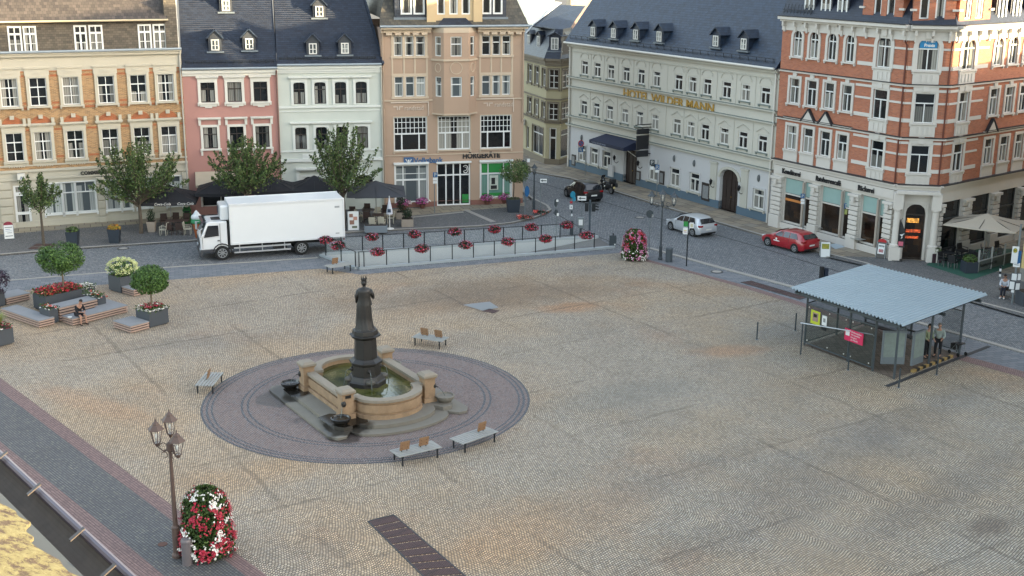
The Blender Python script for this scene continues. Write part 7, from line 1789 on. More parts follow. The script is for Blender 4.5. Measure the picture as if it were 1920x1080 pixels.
def gz(px,py,z=.1):v=G(px,py,z);return (v.x,v.y,z)
protos={}
def put_chair(lab,px,py,ang,kind,group):
 mat={'w':CW,'b':CB,'k':CK}[kind]
 if kind in protos:return rep(protos[kind],gz(px,py),ang,lab)
 protos[kind]=chair(lab,gz(px,py),ang,mat,group,leg=M('leg_steel','#6d6f70',.4,.1,3,metal=.5) if kind=='k' else None);return protos[kind]
for px,py,a,k,lb in ((307,441,-1.6,'w','cream armchair left of the brown tables under the black parasol'),(353,440,1.6,'w','cream armchair nearest the ice cream figure'),(318,440,PI,'b','brown wicker chair left of the pair at the front of the brown tables'),(338,440,PI,'b','brown wicker chair right of the pair at the front of the brown tables'),(308,425,.3,'b','brown wicker chair at the back left of the brown tables'),(329,423,0,'b','brown wicker chair at the back middle of the brown tables'),(349,424,0,'b','brown wicker chair at the back right of the brown tables'),(699,429,PI-.1,'w','cream high backed chair, left of the pair seen from behind'),(716,428,PI-.1,'w','cream high backed chair, right of the pair seen from behind'),(708,412,0,'w','cream chair by the foot of the grey parasol'),(660,411,0,'b','brown chair right behind the truck, nearest the wall'),(674,415,1.4,'w','cream armchair behind the framed menu board'),(688,405,0,'b','brown chair near the wall left of the grey parasol pole'),(688,418,PI,'b','brown chair in front of the table left of the grey parasol pole'),(732,419,-1.4,'w','cream chair beside the closed parasol'),(722,408,0,'b','brown chair at the wall behind the closed parasol')):
 c_=put_chair(lb,px,py,a,k,gc)
gt_='café tables on the left terrace'
t0=table('brown table under the black parasol, left one',gz(323,433),.1,TW,gt_,.42);rep(t0,gz(343,432),.1,'brown table under the black parasol, right one')
rep(t0,gz(690,411),.1,'brown table left of the grey parasol pole');rep(t0,gz(709,421),.1,'brown table in front of the two cream chairs, by the parasol foot');rep(t0,gz(664,418),.1,'brown table just behind the truck tail')

#  bakery street furniture
put_chair('black chair left of the bistro table near the blue bin',1524,436,-1.5,'k','black chairs outside the bakery');put_chair('black chair left of the bistro table near the sandwich board',1594,459,-1.5,'k','')
tb=table('grey bistro table beside the blue bin',gz(1537,444),.5,TG,'bistro tables outside the bakery',.42,legm=M('leg_steel','#6d6f70'));rep(tb,gz(1609,467),.5,'grey bistro table near the sandwich board')
sheet('terrace_mat',P((1736,500),(1822,528),(1904,500),(1900,470),(1830,470),(1750,489)),.115,M('mat_green','#1e4a3c',.95,.12,3));o_=bpy.data.objects['terrace_mat'];del o_['kind'];tag(o_,'green outdoor mat covering the bakery terrace','mat')
TK=[(1768,499),(1786,503),(1778,487),(1800,495),(1812,503),(1804,482),(1824,492),(1836,500),(1846,484),(1866,492),(1874,478)]
desc=['nearest the street corner','second along the front edge','behind the front left pair','in the middle of the mat','just left of the glass screen post','near the shop window on the left','left of the parasol pole','directly in front of the parasol pole','behind the parasol pole by the window','right of the parasol pole','farthest right by the shop window']
for i,(px,py) in enumerate(TK):put_chair('black terrace chair %s'%desc[i],px,py,(.6,2.4,3.9,1.2,5.0)[i%5],'k','')
tt=table('dark terrace table between the chairs at the street corner',gz(1776,494),.4,CK,'tables on the bakery terrace',.4)
for px,py,lb in ((1802,490,'dark terrace table in the middle of the green mat'),(1828,497,'dark terrace table left of the cream parasol pole'),(1856,488,'dark terrace table right of the cream parasol pole')):rep(tt,gz(px,py),.4,lb)
T=tub('dark planter with a small shrub at the front corner of the bakery terrace',1816,513,.8,.8,.7,TUB,z=.11);m_=MB();blob(m_,(0,0,.85),(.45,.45,.3),420,.12,RT);m_.build('foliage',LEAF,T)
T=tub('dark planter with reddish plants beside the column of the bakery door',1752,494,.6,.6,.6,M('tub_wine','#3a262e',.7),z=.11);m_=MB();blob(m_,(0,0,.75),(.35,.35,.3),300,.11,RT);m_.build('foliage',LEAF_T,T)
T=thing('terrace_screen','low glass and grey panel screen at the front right of the bakery terrace','screen');a,b=G(1832,514),G(1904,494)
for k in range(4):
 p=a.lerp(b,k/3);m_=MB();m_.bar(p+Vector((0,0,.1)),p+Vector((0,0,1.55)),.09);m_.build('post',M('screen_post','#8d8f8c',.5,.1,3),T)
 if k<3:
  q=a.lerp(b,(k+1)/3);m_=MB();m_.bar(p+Vector((0,0,.48)),q+Vector((0,0,.48)),.05,.62);m_.build('panel',M('screen_panel','#4b524f',.6,.1,3),T);m_=MB();m_.face([p+Vector((0,0,.8)),q+Vector((0,0,.8)),q+Vector((0,0,1.45)),p+Vector((0,0,1.45))]);m_.build('glass_panel',GLASS,T)
m_=MB();m_.bar(a+Vector((0,0,.82)),b+Vector((0,0,.82)),.07,.06);m_.build('rail',M('screen_post','#8d8f8c'),T)
Fs=Fac(a,b);text('lettering','Ratsherrencafé',Fs,.15,.42,.32,M('letter_black','#15161a'),T,o=.06,ext=.004)

#  vehicles
TYRE=M('tyre','#131313',.85,.15,8);RIM=M('rim_silver','#9a9c9e',.35,.1,5,metal=.6);CGL,nt_,b_=newmat('car_glass');b_.inputs['Base Color'].default_value=(.012,.014,.018,1);b_.inputs['Roughness'].default_value=.04;b_.inputs['Specular IOR Level'].default_value=.8
BLK=M('plastic_black','#18191b',.6,.1,5);PLATE=M('plate_white','#c9c9c4',.5,0,1);LRED=M('lamp_red','#7c0f14',.2,0,1);LCLR=M('lamp_clear','#b9bec2',.1,0,1)
def paint(name,col,metal=.0):
 m=M(name,col,.28,.03,3,metal=metal);b=m.node_tree.nodes['Principled BSDF'];b.inputs['Coat Weight'].default_value=.8;b.inputs['Coat Roughness'].default_value=.06;return m
def wheel(T,x,y,r,w_,spokes=5,rim=RIM):
 t=MB();vs=[];s=1 if y>0 else -1
 prof=[(r*.62,-w_/2),(r*.95,-w_/2),(r,-w_*.3),(r,w_*.3),(r*.95,w_/2),(r*.62,w_/2)]
 n=22;fs=[]
 for rr,yy in prof:
  for k in range(n):a=2*PI*k/n;vs.append((x+rr*math.cos(a),y+yy,r+rr*math.sin(a)))
 for i in range(5):
  for k in range(n):fs.append((i*n+k,i*n+(k+1)%n,(i+1)*n+(k+1)%n,(i+1)*n+k))
 t.mesh(vs,fs);to=t.build('wheel',TYRE,T);m=MB();yo=y+s*w_*.42
 for k in range(spokes):
  a=2*PI*k/spokes+.3;m.bar((x,yo,r),(x+r*.62*math.cos(a),yo,r+r*.62*math.sin(a)),.05*r/.3,.05)
 for k in range(n):
  a,b=2*PI*k/n,2*PI*(k+1)/n;m.bar((x+r*.6*math.cos(a),yo,r+r*.6*math.sin(a)),(x+r*.6*math.cos(b),yo,r+r*.6*math.sin(b)),.05,.04)
 m.ball((x,yo,r),r*.16,.04,r*.16,8,4);m.build('rim',rim,to)
 d=MB();d.tube([(x,y-s*w_*.1,r),(x,y+s*w_*.2,r)],r*.62,18);d.build('brake_disc',BLK,to)
def hatch(lab,mid,ang,sc,pm,L=4.35,W=1.8,H=1.5,plump=1.0,name='parked_car',wb=2.65):
 """hatchback facing +x: stations from tail to nose with belt and roof heights"""
 T=thing(name,lab,'car',mid,ang,'cars parked or driving along the hotel street',sc);h=W/2;x0=-L/2
 S=[(0.0,.80,.74,.78,.70,.80,.42),(.06,.93,.86,.92,.80,.95,.30),(.18,.97,.92,.96,.78,1.12,.24),(.45,1.0,.95,.99,.72,H-.12,.20),(.80,1.0,.96,.98,.71,H-.02,.19),(1.5,1.0,.96,.95,.73,H,.18),(2.1,1.0,.96,.93,.72,H-.02,.18),(2.6,1.0,.96,.92,.68,H-.14,.18),(3.05,1.0,.95,.92,.72,1.08,.18),(3.3,.99,.93,.90,.80,.93,.19),(3.8,.96,.88,.80,.72,.83,.20),(4.15,.88,.78,.68,.62,.70,.24),(4.35,.72,.62,.58,.5,.59,.36)]
 k=L/4.35;b=MB();ring=[]
 for(x,wl,wb_,zb,wr,zr,zs) in S:
  X=x0+x*k
  ring.append([(X,-h*wl*.93,zs),(X,-h*wl,zs+.12),(X,-h*wl,(zs+zb)/2),(X,-h*wb_,zb),(X,-h*wr,zr-.03),(X,-h*wr*.8,zr),(X,0,zr+.015),(X,h*wr*.8,zr),(X,h*wr,zr-.03),(X,h*wb_,zb),(X,h*wl,(zs+zb)/2),(X,h*wl,zs+.12),(X,h*wl*.93,zs)])
 vs=[p for r_ in ring for p in r_];n=13;fs=[]
 wx=[x0+(L-wb)/2+.02,x0+(L+wb)/2-.02]
 for i in range(len(ring)-1):
  for j in range(n-1):fs.append((i*n+j,(i+1)*n+j,(i+1)*n+j+1,i*n+j+1))
  fs.append((i*n+n-1,(i+1)*n+n-1,(i+1)*n,i*n))
 fs.append(tuple(range(n)));fs.append(tuple(reversed(range((len(ring)-1)*n,len(ring)*n))))
 b.mesh(vs,fs);bo=b.build('body',pm,T,smooth=True);md=bo.modifiers.new('es','EDGE_SPLIT');md.split_angle=math.radians(38)
 def st(x):
  for i in range(len(S)-1):
   if S[i][0]<=x<=S[i+1][0]:
    t=(x-S[i][0])/(S[i+1][0]-S[i][0]);return [S[i][q]+(S[i+1][q]-S[i][q])*t for q in range(7)]
  return S[-1]
 for s in (-1,1):
  for a,c,ta,tc in ((.62,1.42,.90,1.42),(1.48,2.05,1.48,2.05),(2.11,2.95,2.11,2.52)):
   w_=MB();m_=4;lo=[];hi=[]
   for i in range(m_+1):
    xb=a+(c-a)*i/m_;xt=ta+(tc-ta)*i/m_;q=st(xb);q2=st(xt)
    f=.04;lo.append((x0+xb*k,s*h*(q[2]+(q[4]-q[2])*f)+s*.012,q[3]+(q[5]-q[3])*f+.01));f=.86;zt_=q2[3]+(q2[5]-.03-q2[3])*f;hi.append((x0+xt*k,s*h*(q2[2]+(q2[4]-q2[2])*f)+s*.012,zt_))
   for i in range(m_):
    q=[lo[i],lo[i+1],hi[i+1],hi[i]];w_.face(q if s<0 else q[::-1])
   w_.build('side_window',CGL,T)
  m=MB();m.ball((x0+2.75*k,s*(h+.08),.98),.09,.1,.07,8,5);m.build('wing_mirror',pm,T)
  l=MB();l.box(x0+.02*k,x0+.30*k,s*h*.60 if s>0 else -h*.955,h*.955 if s>0 else -h*.60,.80,.96);l.build('tail_light',LRED,T,bevel=.03)
  l=MB();l.box(x0+3.98*k,x0+4.26*k,s*h*.45 if s>0 else -h*.80,h*.80 if s>0 else -h*.45,.60,.72);l.build('headlight',LCLR,T,bevel=.03)
  hd=MB()
  for xx in (1.7,2.45):hd.box(x0+xx*k,x0+(xx+.16)*k,s*h*.985-.015,s*h*.985+.015,.80,.83)
  hd.build('door_handle',pm,T)
  dl=MB()
  for xx in (1.46,2.9):dl.bar((x0+xx*k,s*h*1.001,.3),(x0+xx*k,s*h*.975,.9),.012,.012)
  dl.build('door_gap',BLK,T)
 w_=MB();w_.face([(x0+.13*k,-h*.76,1.04),(x0+.13*k,h*.76,1.04),(x0+.42*k,h*.66,H-.14),(x0+.42*k,-h*.66,H-.14)][::-1]);
 for i,p in enumerate(w_.v):w_.v[i]=(p[0]-.045,p[1],p[2]+.035)
 w_.build('rear_window',CGL,T)
 w_=MB();w_.face([(x0+2.68*k,-h*.62,H-.13),(x0+2.68*k,h*.62,H-.13),(x0+3.10*k,h*.72,1.06),(x0+3.10*k,-h*.72,1.06)][::-1]);
 for i,p in enumerate(w_.v):w_.v[i]=(p[0]+.02,p[1],p[2]+.03)
 w_.build('windscreen',CGL,T)
 p=MB();p.box(x0-.012,x0+.05,-.26,.26,.55,.66);p.build('number_plate',PLATE,T)
 bm=MB();bm.box(x0+.02,x0+.3,-h*.8,h*.8,.26,.42);bm.build('bumper',BLK,T,bevel=.03);bm=MB();bm.box(x0+L-.35,x0+L-.1,-h*.68,h*.68,.24,.36);bm.build('bumper',BLK,T,bevel=.03)
 for xw in wx:
  for s in (-1,1):
   ar=MB();ar.tube([(xw,s*(h-.22),.33),(xw,s*(h+.004),.33)],.37,20);ar.build('wheel_arch',BLK,T);wheel(T,xw,s*(h-.09),.315,.2)
 return T
def car_px(lab,fw,rw,pm,**kw):
 a,b=G(*fw),G(*rw);d=(a-b);wb=2.65;sc=max(.92,min(1.08,d.length/wb));d.normalize();n=Vector((-d.y,d.x,0));mid=(a+b)/2-n*.8*sc
 return hatch(lab,(mid.x,mid.y,0),math.atan2(d.y,d.x),sc,pm,**kw)
car_px('silver hatchback driving up the street past the hotel',(1259,431),(1299,443),paint('paint_silver','#b0b4b8',.3),H=1.5)
rc=car_px('red hatchback with a white door logo parked in front of the bakery',(1441.5,461),(1489,473.5),paint('paint_red','#8e0f1c'),H=1.46)
lg=MB();lg.ball((.45,.915,.72),.09,.01,.09,10,6);lg.box(.15,.72,.905,.915,.55,.62);lg.build('door_logo',M('letter_white','#d8d6d0'),rc)
car_px('black compact car parked near the hotel entrance',(1062,368),(1090,379),paint('paint_black','#141318',.2),H=1.56,L=4.0,wb=2.45)
def truck():
 a,b=G(417.8,487.8),G(566,477.5);d=(a-b).normalized();wb=(a-b).length;n=Vector((-d.y,d.x,0));mid=(a+b)/2-n*1.1
 T=thing('box_truck','white refrigerated box truck parked facing left in front of the café terrace','truck',(mid.x,mid.y,0),math.atan2(d.y,d.x));W=1.22;fx,rx=wb/2,-wb/2
 wt=paint('truck_white','#c8cacb');wb_=M('truck_box_white','#cfd1d1',.25,.03,1);gr=M('truck_trim_grey','#8c9092',.4,.08,3)
 X0,X1,Z0,Z1=rx-2.85,fx-.55,1.02,3.62
 b_=MB();b_.box(X0,X1,-W,W,Z0,Z1);bo=b_.build('box_body',wb_,T,bevel=.04)
 t=MB()
 for s in (-1,1):
  t.box(X0-.01,X1+.01,s*W-.02,s*W+.03,Z0-.04,Z0+.1);t.box(X0-.01,X1+.01,s*W-.02,s*W+.03,Z1-.12,Z1+.03);t.box(X1-.08,X1+.02,s*W-.02,s*W+.03,Z0,Z1);t.box(X0-.02,X0+.1,s*W-.02,s*W+.035,Z0,Z1)
 t.build('box_edging',wt,T,bevel=.012)
 m=MB();m.box(X0+.3,X0+.62,W+.002,W+.012,3.02,3.14);m.box(X0+.35,X0+.6,W+.002,W+.012,1.28,1.36);m.build('badge',gr,T)
 r=MB();r.box(X1,X1+.55,-.9,.9,2.55,3.5);ro=r.build('cooling_unit',wt,T,bevel=.1);r=MB();r.box(X1+.1,X1+.56,-.92,-.2,2.75,3.3);r.build('grille',M('grille_violet','#251f33',.5),ro)
 c=MB();xf=fx+1.32;xr=fx-.38;zr=2.52
 prof=[(xr,.75),(xf,.75),(xf+.04,1.5),(xf-.10,1.7),(xf-.42,zr-.06),(xf-.6,zr),(xr,zr)]
 vs=[];
 for y,k in ((-W+.08,1),(W-.08,1)):vs+=[(x,y*(1 if z<1.8 else .94),z) for x,z in prof]
 m_=len(prof);c.mesh(vs,[tuple(range(m_)),tuple(reversed(range(m_,2*m_)))]+[((i+1)%m_,i,m_+i,m_+(i+1)%m_) for i in range(m_)]);co=c.build('cab',wt,T,bevel=.05)
 g=MB();q=[(xf-.08,-W*.82,1.74),(xf-.08,W*.82,1.74),(xf-.39,W*.76,zr-.12),(xf-.39,-W*.76,zr-.12)];g.face([(p[0]+.03,p[1],p[2]+.02) for p in q]);g.build('windscreen',CGL,T)
 for s in (-1,1):
  y0=s*(W-.065);w_=MB();q=[(xr+.55,y0,1.62),(xf-.22,y0,1.55),(xf-.5,y0*.965,zr-.22),(xr+.55,y0*.965,zr-.22)];w_.face(q if s>0 else q[::-1]);
  w_.v=[(p[0],p[1]+s*.012,p[2]) for p in w_.v];w_.build('side_window',CGL,T)
  dd=MB()
  for(p,q) in (((xr+.45,.85),(xr+.45,zr-.1)),((xf-.12,.85),(xf-.12,1.55))):dd.bar((p[0],y0+s*.01,p[1]),(q[0],(y0 if q[1]<1.8 else y0*.965)+s*.01,q[1]),.02,.012)
  dd.box(xr+.5,xr+.65,y0,y0+s*.03,1.28,1.34) if s>0 else dd.box(xr+.5,xr+.65,y0-.03,y0,1.28,1.34);dd.build('door_gap',BLK,T)
  mr=MB();mr.box(xf-.02,xf+.10,s*(W+.12)-.10,s*(W+.12)+.10,1.62,2.1);mr.bar((xf-.15,s*(W-.1),2.15),(xf+.04,s*(W+.12),2.1),.04);mr.bar((xf-.15,s*(W-.1),1.6),(xf+.04,s*(W+.12),1.62),.04);mr.build('mirror',M('mirror_white','#a8aaab',.4),T)
  hl=MB();hl.box(xf-.02,xf+.06,min(s*.62,s*1.05),max(s*.62,s*1.05),.62,.82);hl.build('headlight',LCLR,T,bevel=.02)
 gl=MB();gl.box(xf-.05,xf+.075,-.7,.7,.95,1.4);gl.box(xf-.1,xf+.1,-W+.06,W-.06,.34,.6);gl.box(xr+.1,xf+.05,-W+.05,W-.05,.58,.76);gl.build('bumper',M('bumper_grey','#34363a',.5),T,bevel=.03)
 rf=MB();rf.box(xr+.35,xf-.8,-.38,.38,zr,zr+.03);rf.build('roof_hatch',BLK,T)
 vz=MB();vz.bar((xf-.22,-W+.1,zr-.0),(xf-.22,W-.1,zr-.0),.2,.03);vz.build('sun_visor',M('visor_smoke','#1a2230',.3),T)
 for k in range(4):v=MB();v.ball((xf-.35,-.75+k*.5,zr+.06),.08,.07,.06,8,5);v.build('roof_lamp',BLK,T)
 ch=MB();ch.box(X0+.1,fx+.9,-.45,.45,.62,.86);ch.box(X0+.2,X1,-W+.2,W-.2,.88,1.0);ch.box(xr-.35,xr-.05,-W+.1,W-.1,.7,2.3);ch.build('chassis',BLK,T)
 for s in (-1,1):
  fd=MB();n_=8
  for k in range(n_):
   a0,a1=PI*k/n_,PI*(k+1)/n_;y1,y2=min(s*(W-.38),s*W),max(s*(W-.38),s*W)
   p=[(fx+.62*math.cos(t),.5+.62*math.sin(t)) for t in (a0,a1)];p2=[(fx+.56*math.cos(t),.5+.56*math.sin(t)) for t in (a0,a1)]
   fd.hexa([(p2[0][0],y1,p2[0][1]),(p[0][0],y1,p[0][1]),(p[0][0],y2,p[0][1]),(p2[0][0],y2,p2[0][1]),(p2[1][0],y1,p2[1][1]),(p[1][0],y1,p[1][1]),(p[1][0],y2,p[1][1]),(p2[1][0],y2,p2[1][1])])
  fd.build('mudguard',BLK,T)
 sr=MB()
 for s in (-1,1):
  for z in (.42,.72):sr.box(rx+.7,fx-.75,s*(W-.03)-.015,s*(W-.03)+.015,z,z+.10)
  for x in (rx+1.1,(rx+fx)/2,fx-1.1):sr.box(x-.03,x+.03,s*(W-.07)-.02,s*(W-.07)+.02,.42,.95)
 sr.build('side_guard',M('guard_alu','#a9abac',.35,.1,4,metal=.4),T)
 tk=MB();tk.box(fx-2.0,fx-1.0,-W+.25,-W+.7,.45,.85);tk.build('tank',BLK,T,bevel=.05);tk=MB();tk.box(rx+.9,rx+1.8,.5,W-.25,.45,.85);tk.build('tank',BLK,T,bevel=.05)
 rb=MB();rb.box(X0+.02,X0+.1,-W+.1,W-.1,.5,.62);rb.box(X0+.15,X0+.5,-W+.3,W-.3,.62,.98);rb.build('rear_bumper',BLK,T)
 for s in (-1,1):l=MB();l.box(X0-.0,X0+.05,min(s*.85,s*1.1),max(s*.85,s*1.1),.8,.93);l.build('tail_light',LRED,T)
 for x in (fx,rx):
  for s in (-1,1):wheel(T,x,s*(W-.17),.48,.3,spokes=8)
truck()
def motorbike():
 a,b=G(1127,358),G(1147,364);d=(a-b).normalized();m=(a+b)/2;T=thing('motorbike','black touring motorbike with top box parked behind the black car','motorbike',(m.x,m.y,.0),math.atan2(d.y,d.x))
 for x in (.75,-.75):wheel(T,x,.0001,.32,.16,6)
 b_=MB();b_.ball((.15,0,.78),.42,.17,.2,12,7);b_.ball((.6,0,.95),.28,.2,.28,12,7);b_.tube([(.75,0,.32),(.5,0,1.0)],.05,8);b_.tube([(-.75,0,.32),(-.1,0,.5)],.05,8);b_.ball((0,0,.45),.35,.2,.22,10,6);b_.build('body',paint('bike_black','#101114'),T,smooth=True)
 b_=MB();b_.ball((-.4,0,.88),.42,.16,.09,12,6);b_.build('seat',BLK,T,smooth=True);b_=MB();b_.hexa([(.62,-.18,1.1),(.8,-.12,1.05),(.8,.12,1.05),(.62,.18,1.1),(.42,-.18,1.42),(.45,-.15,1.42),(.45,.15,1.42),(.42,.18,1.42)]);b_.build('windshield',CGL,T)
 for s in (-1,1):b_=MB();b_.box(-1.0,-.5,s*.33-.13,s*.33+.13,.55,.9);b_.build('pannier',BLK,T,bevel=.05);h=MB();h.tube([(.42,0,1.1),(.3,s*.35,1.12)],.02,6);h.build('handlebar',BLK,T)
 b_=MB();b_.box(-1.1,-.65,-.22,.22,.95,1.28);b_.build('top_box',BLK,T,bevel=.06);b_=MB();b_.box(-1.12,-1.10,-.1,.1,.5,.66);b_.build('number_plate',M('plate_yellowish','#b9a878',.5),T)
motorbike()

#  street lamps
LCOP=M('lamp_copper','#574740',.6,.15,6,metal=.2);LGREY=M('lamp_grey','#3b4247',.5,.12,5,metal=.3);LGL,nt_,b_=newmat('lantern_glass');b_.inputs['Base Color'].default_value=(.8,.8,.76,1);b_.inputs['Alpha'].default_value=.16;b_.inputs['Roughness'].default_value=.1
def lantern(T,c,mat,s=1.0):
 x,y,z=c;f=MB()
 for k in range(6):
  a=2*PI*k/6;p0=Vector((x+.11*s*math.cos(a),y+.11*s*math.sin(a),z));p1=Vector((x+.21*s*math.cos(a),y+.21*s*math.sin(a),z+.5*s));f.bar(p0,p1,.022*s)
  b=2*PI*(k+1)/6;f.bar(p0,(x+.11*s*math.cos(b),y+.11*s*math.sin(b),z),.025*s);f.bar(p1,(x+.21*s*math.cos(b),y+.21*s*math.sin(b),z+.5*s),.025*s)
 f.lathe([(.05*s,-.12*s),(.11*s,0),(.11*s,.01*s)],c,6);lo=f.build('lantern',mat,T)
 g=MB();g.lathe([(.10*s,0.01),(.20*s,.49*s)],c,6);g.build('lantern_glass',LGL,lo)
 r=MB();r.lathe([(.29*s,.49*s),(.27*s,.52*s),(.13*s,.66*s),(.12*s,.70*s),(.05*s,.77*s),(.02*s,.80*s),(.03*s,.83*s),(.005*s,.9*s)],c,6)
 for k in range(6):a=2*PI*k/6;r.ball((x+.26*s*math.cos(a),y+.26*s*math.sin(a),z+.51*s),.02*s,.02*s,.03*s,6,4)
 r.build('lantern_roof',mat if mat is not LCOP else LCOP,lo)
 b=MB();b.ball((x,y,z+.25*s),.05*s,.05*s,.09*s,8,5);b.build('bulb',M('bulb_white','#cfcfc8',.4),lo)
def lamp(lab,px,py,ytop,arms,mat,rot=0,s=1.0,armr=.55,droop=0.0,base_h=.9,r=.06,single=False,topl=True):
 g=G(px,py);H_=hz(g,ytop);T=thing('street_lamp',lab,'street lamp',(g.x,g.y,0),rot,None);zl=H_-.9*s;pz=zl-(0 if single else .35)
 p=MB();p.lathe([(r*2.6,0),(r*2.6,.1),(r*1.9,.18),(r*1.9,base_h),(r*2.1,base_h+.03),(r*1.3,base_h+.1)],(0,0,0),12);p.tube([(0,0,base_h+.05),(0,0,pz)],[r*1.2,r*.75],10);p.lathe([(r*.9,pz),(r*1.8,pz+.08),(r*1.5,pz+.3),(r*.6,pz+.36)],(0,0,0),10);p.build('pole',mat,T)
 if single:lantern(T,(0,0,zl),mat,s);return T
 if topl:lantern(T,(0,0,zl),mat,s)
 for a,dz in arms:
  ar=MB();d=Vector((math.cos(a),math.sin(a),0));z0=pz+.1;ze=zl+dz;pts=[]
  ar.tube([Vector((0,0,z0)),d*armr*.5+Vector((0,0,z0-.08)),d*armr*.9+Vector((0,0,z0+.05)),d*armr+Vector((0,0,ze-.12*s))],.022,6)
  c=d*armr*.5+Vector((0,0,z0+.08));ar.tube([c+d*.13*math.cos(t)+Vector((0,0,.13*math.sin(t))) for t in [k*.6 for k in range(9)]],.014,5);c=d*armr*.45+Vector((0,0,z0-.2));ar.tube([c+d*.1*math.cos(t)+Vector((0,0,.1*math.sin(t))) for t in [k*.6 for k in range(9)]],.014,5)
  ar.build('arm',mat,T);lantern(T,tuple(d*armr+Vector((0,0,ze))),mat,s)
 return T
lamp('tall ornate street lamp with three copper brown lanterns in the left foreground',333,1044,782,((math.radians(175),-.05),(math.radians(100),.12),(math.radians(-40),-.32)),LCOP,s=.95,armr=.42,r=.07,base_h=1.05,topl=False)
lamp('grey street lamp with three lanterns beside the flower tower at the street',1238,487,352,((math.radians(185),-.12),(math.radians(-5),-.18)),LGREY,s=1.0,armr=.72,r=.055,base_h=.85)
lamp('slim single lantern street lamp on the kerb bend by the bank',1001,397,306,(),LGREY,single=True,s=.9,base_h=.8)
def cyl(lab,px,py,r,h,mat,name='bollard',cat='bollard',z=0.0,group=None,cap=True):
 g=G(px,py);T=thing(name,lab,cat,(g.x,g.y,z),0,group);b=MB();b.lathe([(r,0),(r,h*.86)],(0,0,0),18);b.build('body',mat,T);b=MB();b.lathe([(r*1.06,h*.86),(r*1.06,h*.92),(r*.9,h)],(0,0,0),18);b.build('lid',mat,T);return T
BINM=M('bin_grey','#6a6466',.5,.12,4,metal=.2)
cyl('stout grey cylindrical bin at the foot of the near street lamp',352,1058,.17,.92,BINM,'litter_bin','bin')
cyl('grey cylindrical bin right of the street side lamp',1254,491,.22,.95,M('bin_slate','#3c444a',.5,.1,4),'litter_bin','bin')

#  signs
SG=M('sign_pole_grey','#6f7679',.45,.1,4,metal=.4);SBK=M('sign_back','#3a4247',.5,.1,4,metal=.3);SWH=M('sign_white','#c9cbca',.5,.04,2);SBL=M('sign_blue_road','#14507e',.5,.05,2);SRED=M('sign_red','#9c1c2c',.5,.05,2);SCY=M('sign_cyan','#1f7a94',.5,.08,2)
def yaw_to_cam(g):return math.atan2(-g.y,-g.x)+PI/2
def sign(lab,px,py,parts,ytop=None,pole=.035,name='road_sign',cat='sign',pm=None,z=.0,lean=0,group=None):
 """parts: (kind, px centre x, px centre y, w px, h px, face material, yaw offset)"""
 g=G(px,py);k=(g-CP).length/FPX;a=yaw_to_cam(g);T=thing(name,lab,cat,(g.x,g.y,z),a,group)
 top=hz(g,ytop if ytop else min(p[2]-p[4]/2 for p in parts));m=MB();m.tube([(0,0,0),(0,0,top)],pole,8);m.build('pole',pm or SG,T)
 for(kind,cx,cy,w_,h_,mt,yo,*rest) in parts:
  zc=hz(g,cy);bx=proj((g.x,g.y,zc))[0];dx=(cx-bx)*k;W,H_=w_*k/2,h_*k/2*1.03;b=MB();yf=-.05
  c,s=math.cos(yo),math.sin(yo)
  tr=lambda p:(dx+p[0]*c-p[1]*s,yf+p[0]*s+p[1]*c,zc+p[2])
  if kind=='disc':n=22;ring=[(W*math.cos(2*PI*i/n),H_*math.sin(2*PI*i/n)) for i in range(n)]
  elif kind=='tri':ring=[(-W,-H_),(W,-H_),(0,H_)]
  else :ring=[(-W,-H_),(W,-H_),(W,H_),(-W,H_)]
  n=len(ring);vs=[tr((x,-.012,z_)) for x,z_ in ring]+[tr((x,.012,z_)) for x,z_ in ring];b.mesh(vs,[tuple(range(n)),tuple(reversed(range(n,2*n)))]+[((i+1)%n,i,n+i,n+(i+1)%n) for i in range(n)]);po=b.build('panel',mt,T)
  for r_ in rest:
   q=MB()
   if r_[0]=='ring':
    q.mesh([tr((x*r_[2],-.016,z_*r_[2])) for x,z_ in ring],[tuple(range(n))]);q.build('face',r_[1],po)
   elif r_[0]=='bar':
    x0,z0,x1,z1,ww=r_[2];A,B=Vector((x0*W,0,z0*H_)),Vector((x1*W,0,z1*H_));d=(B-A).normalized();nn=Vector((-d.z,0,d.x))*ww*W
    q.mesh([tr((p.x,-.019,p.z)) for p in (A-nn,B-nn,B+nn,A+nn)],[(0,1,2,3)]);q.build('mark',r_[1],po)
   elif r_[0]=='arrow':
    for A in ([(-.2,-.22),(.75,-.22),(.75,.22),(-.2,.22)],[(-.75,0),(-.2,-.6),(-.2,.6)]):q.mesh([tr((x*W,-.019,z_*H_)) for x,z_ in A],[tuple(range(len(A)))])
    q.build('mark',r_[1],po)
   elif r_[0]=='txt':
    Fl=Fac((0,0),(1,0));t=text('lettering',r_[2],Fl,0,0,2*H_*r_[3],r_[1],None,o=0,ext=.002,bold=.01,align='CENTER');dz=r_[4] if len(r_)>4 else -.33*2*H_*r_[3]
    for v in t.data.vertices:v.co=Vector(tr((v.co.x,-.02,v.co.z+dz)))
    t.parent=po
 return T
sign('blue parking sign with white plates in front of the bank entrance',815,402,(('rect',816,330,8.5,9,SBL,0,('txt',SWH,'P',1.0)),('rect',816,338,8.5,5,SWH,0),('rect',816,344,8,4.5,SWH,0)),z=.1)
sign('round no stopping sign with a plate before the left hotel windows',1097,331,(('disc',1089.5,271,11,11.5,SRED,0,('ring',SBL,.74),('bar',SRED,(-.55,.55,.55,-.55,.1))),('rect',1089,283,9,8,SBL,0,('txt',SWH,'R',.95)),('rect',1090,289,7,4,SWH,0)),ytop=276,z=.1,pole=.03)
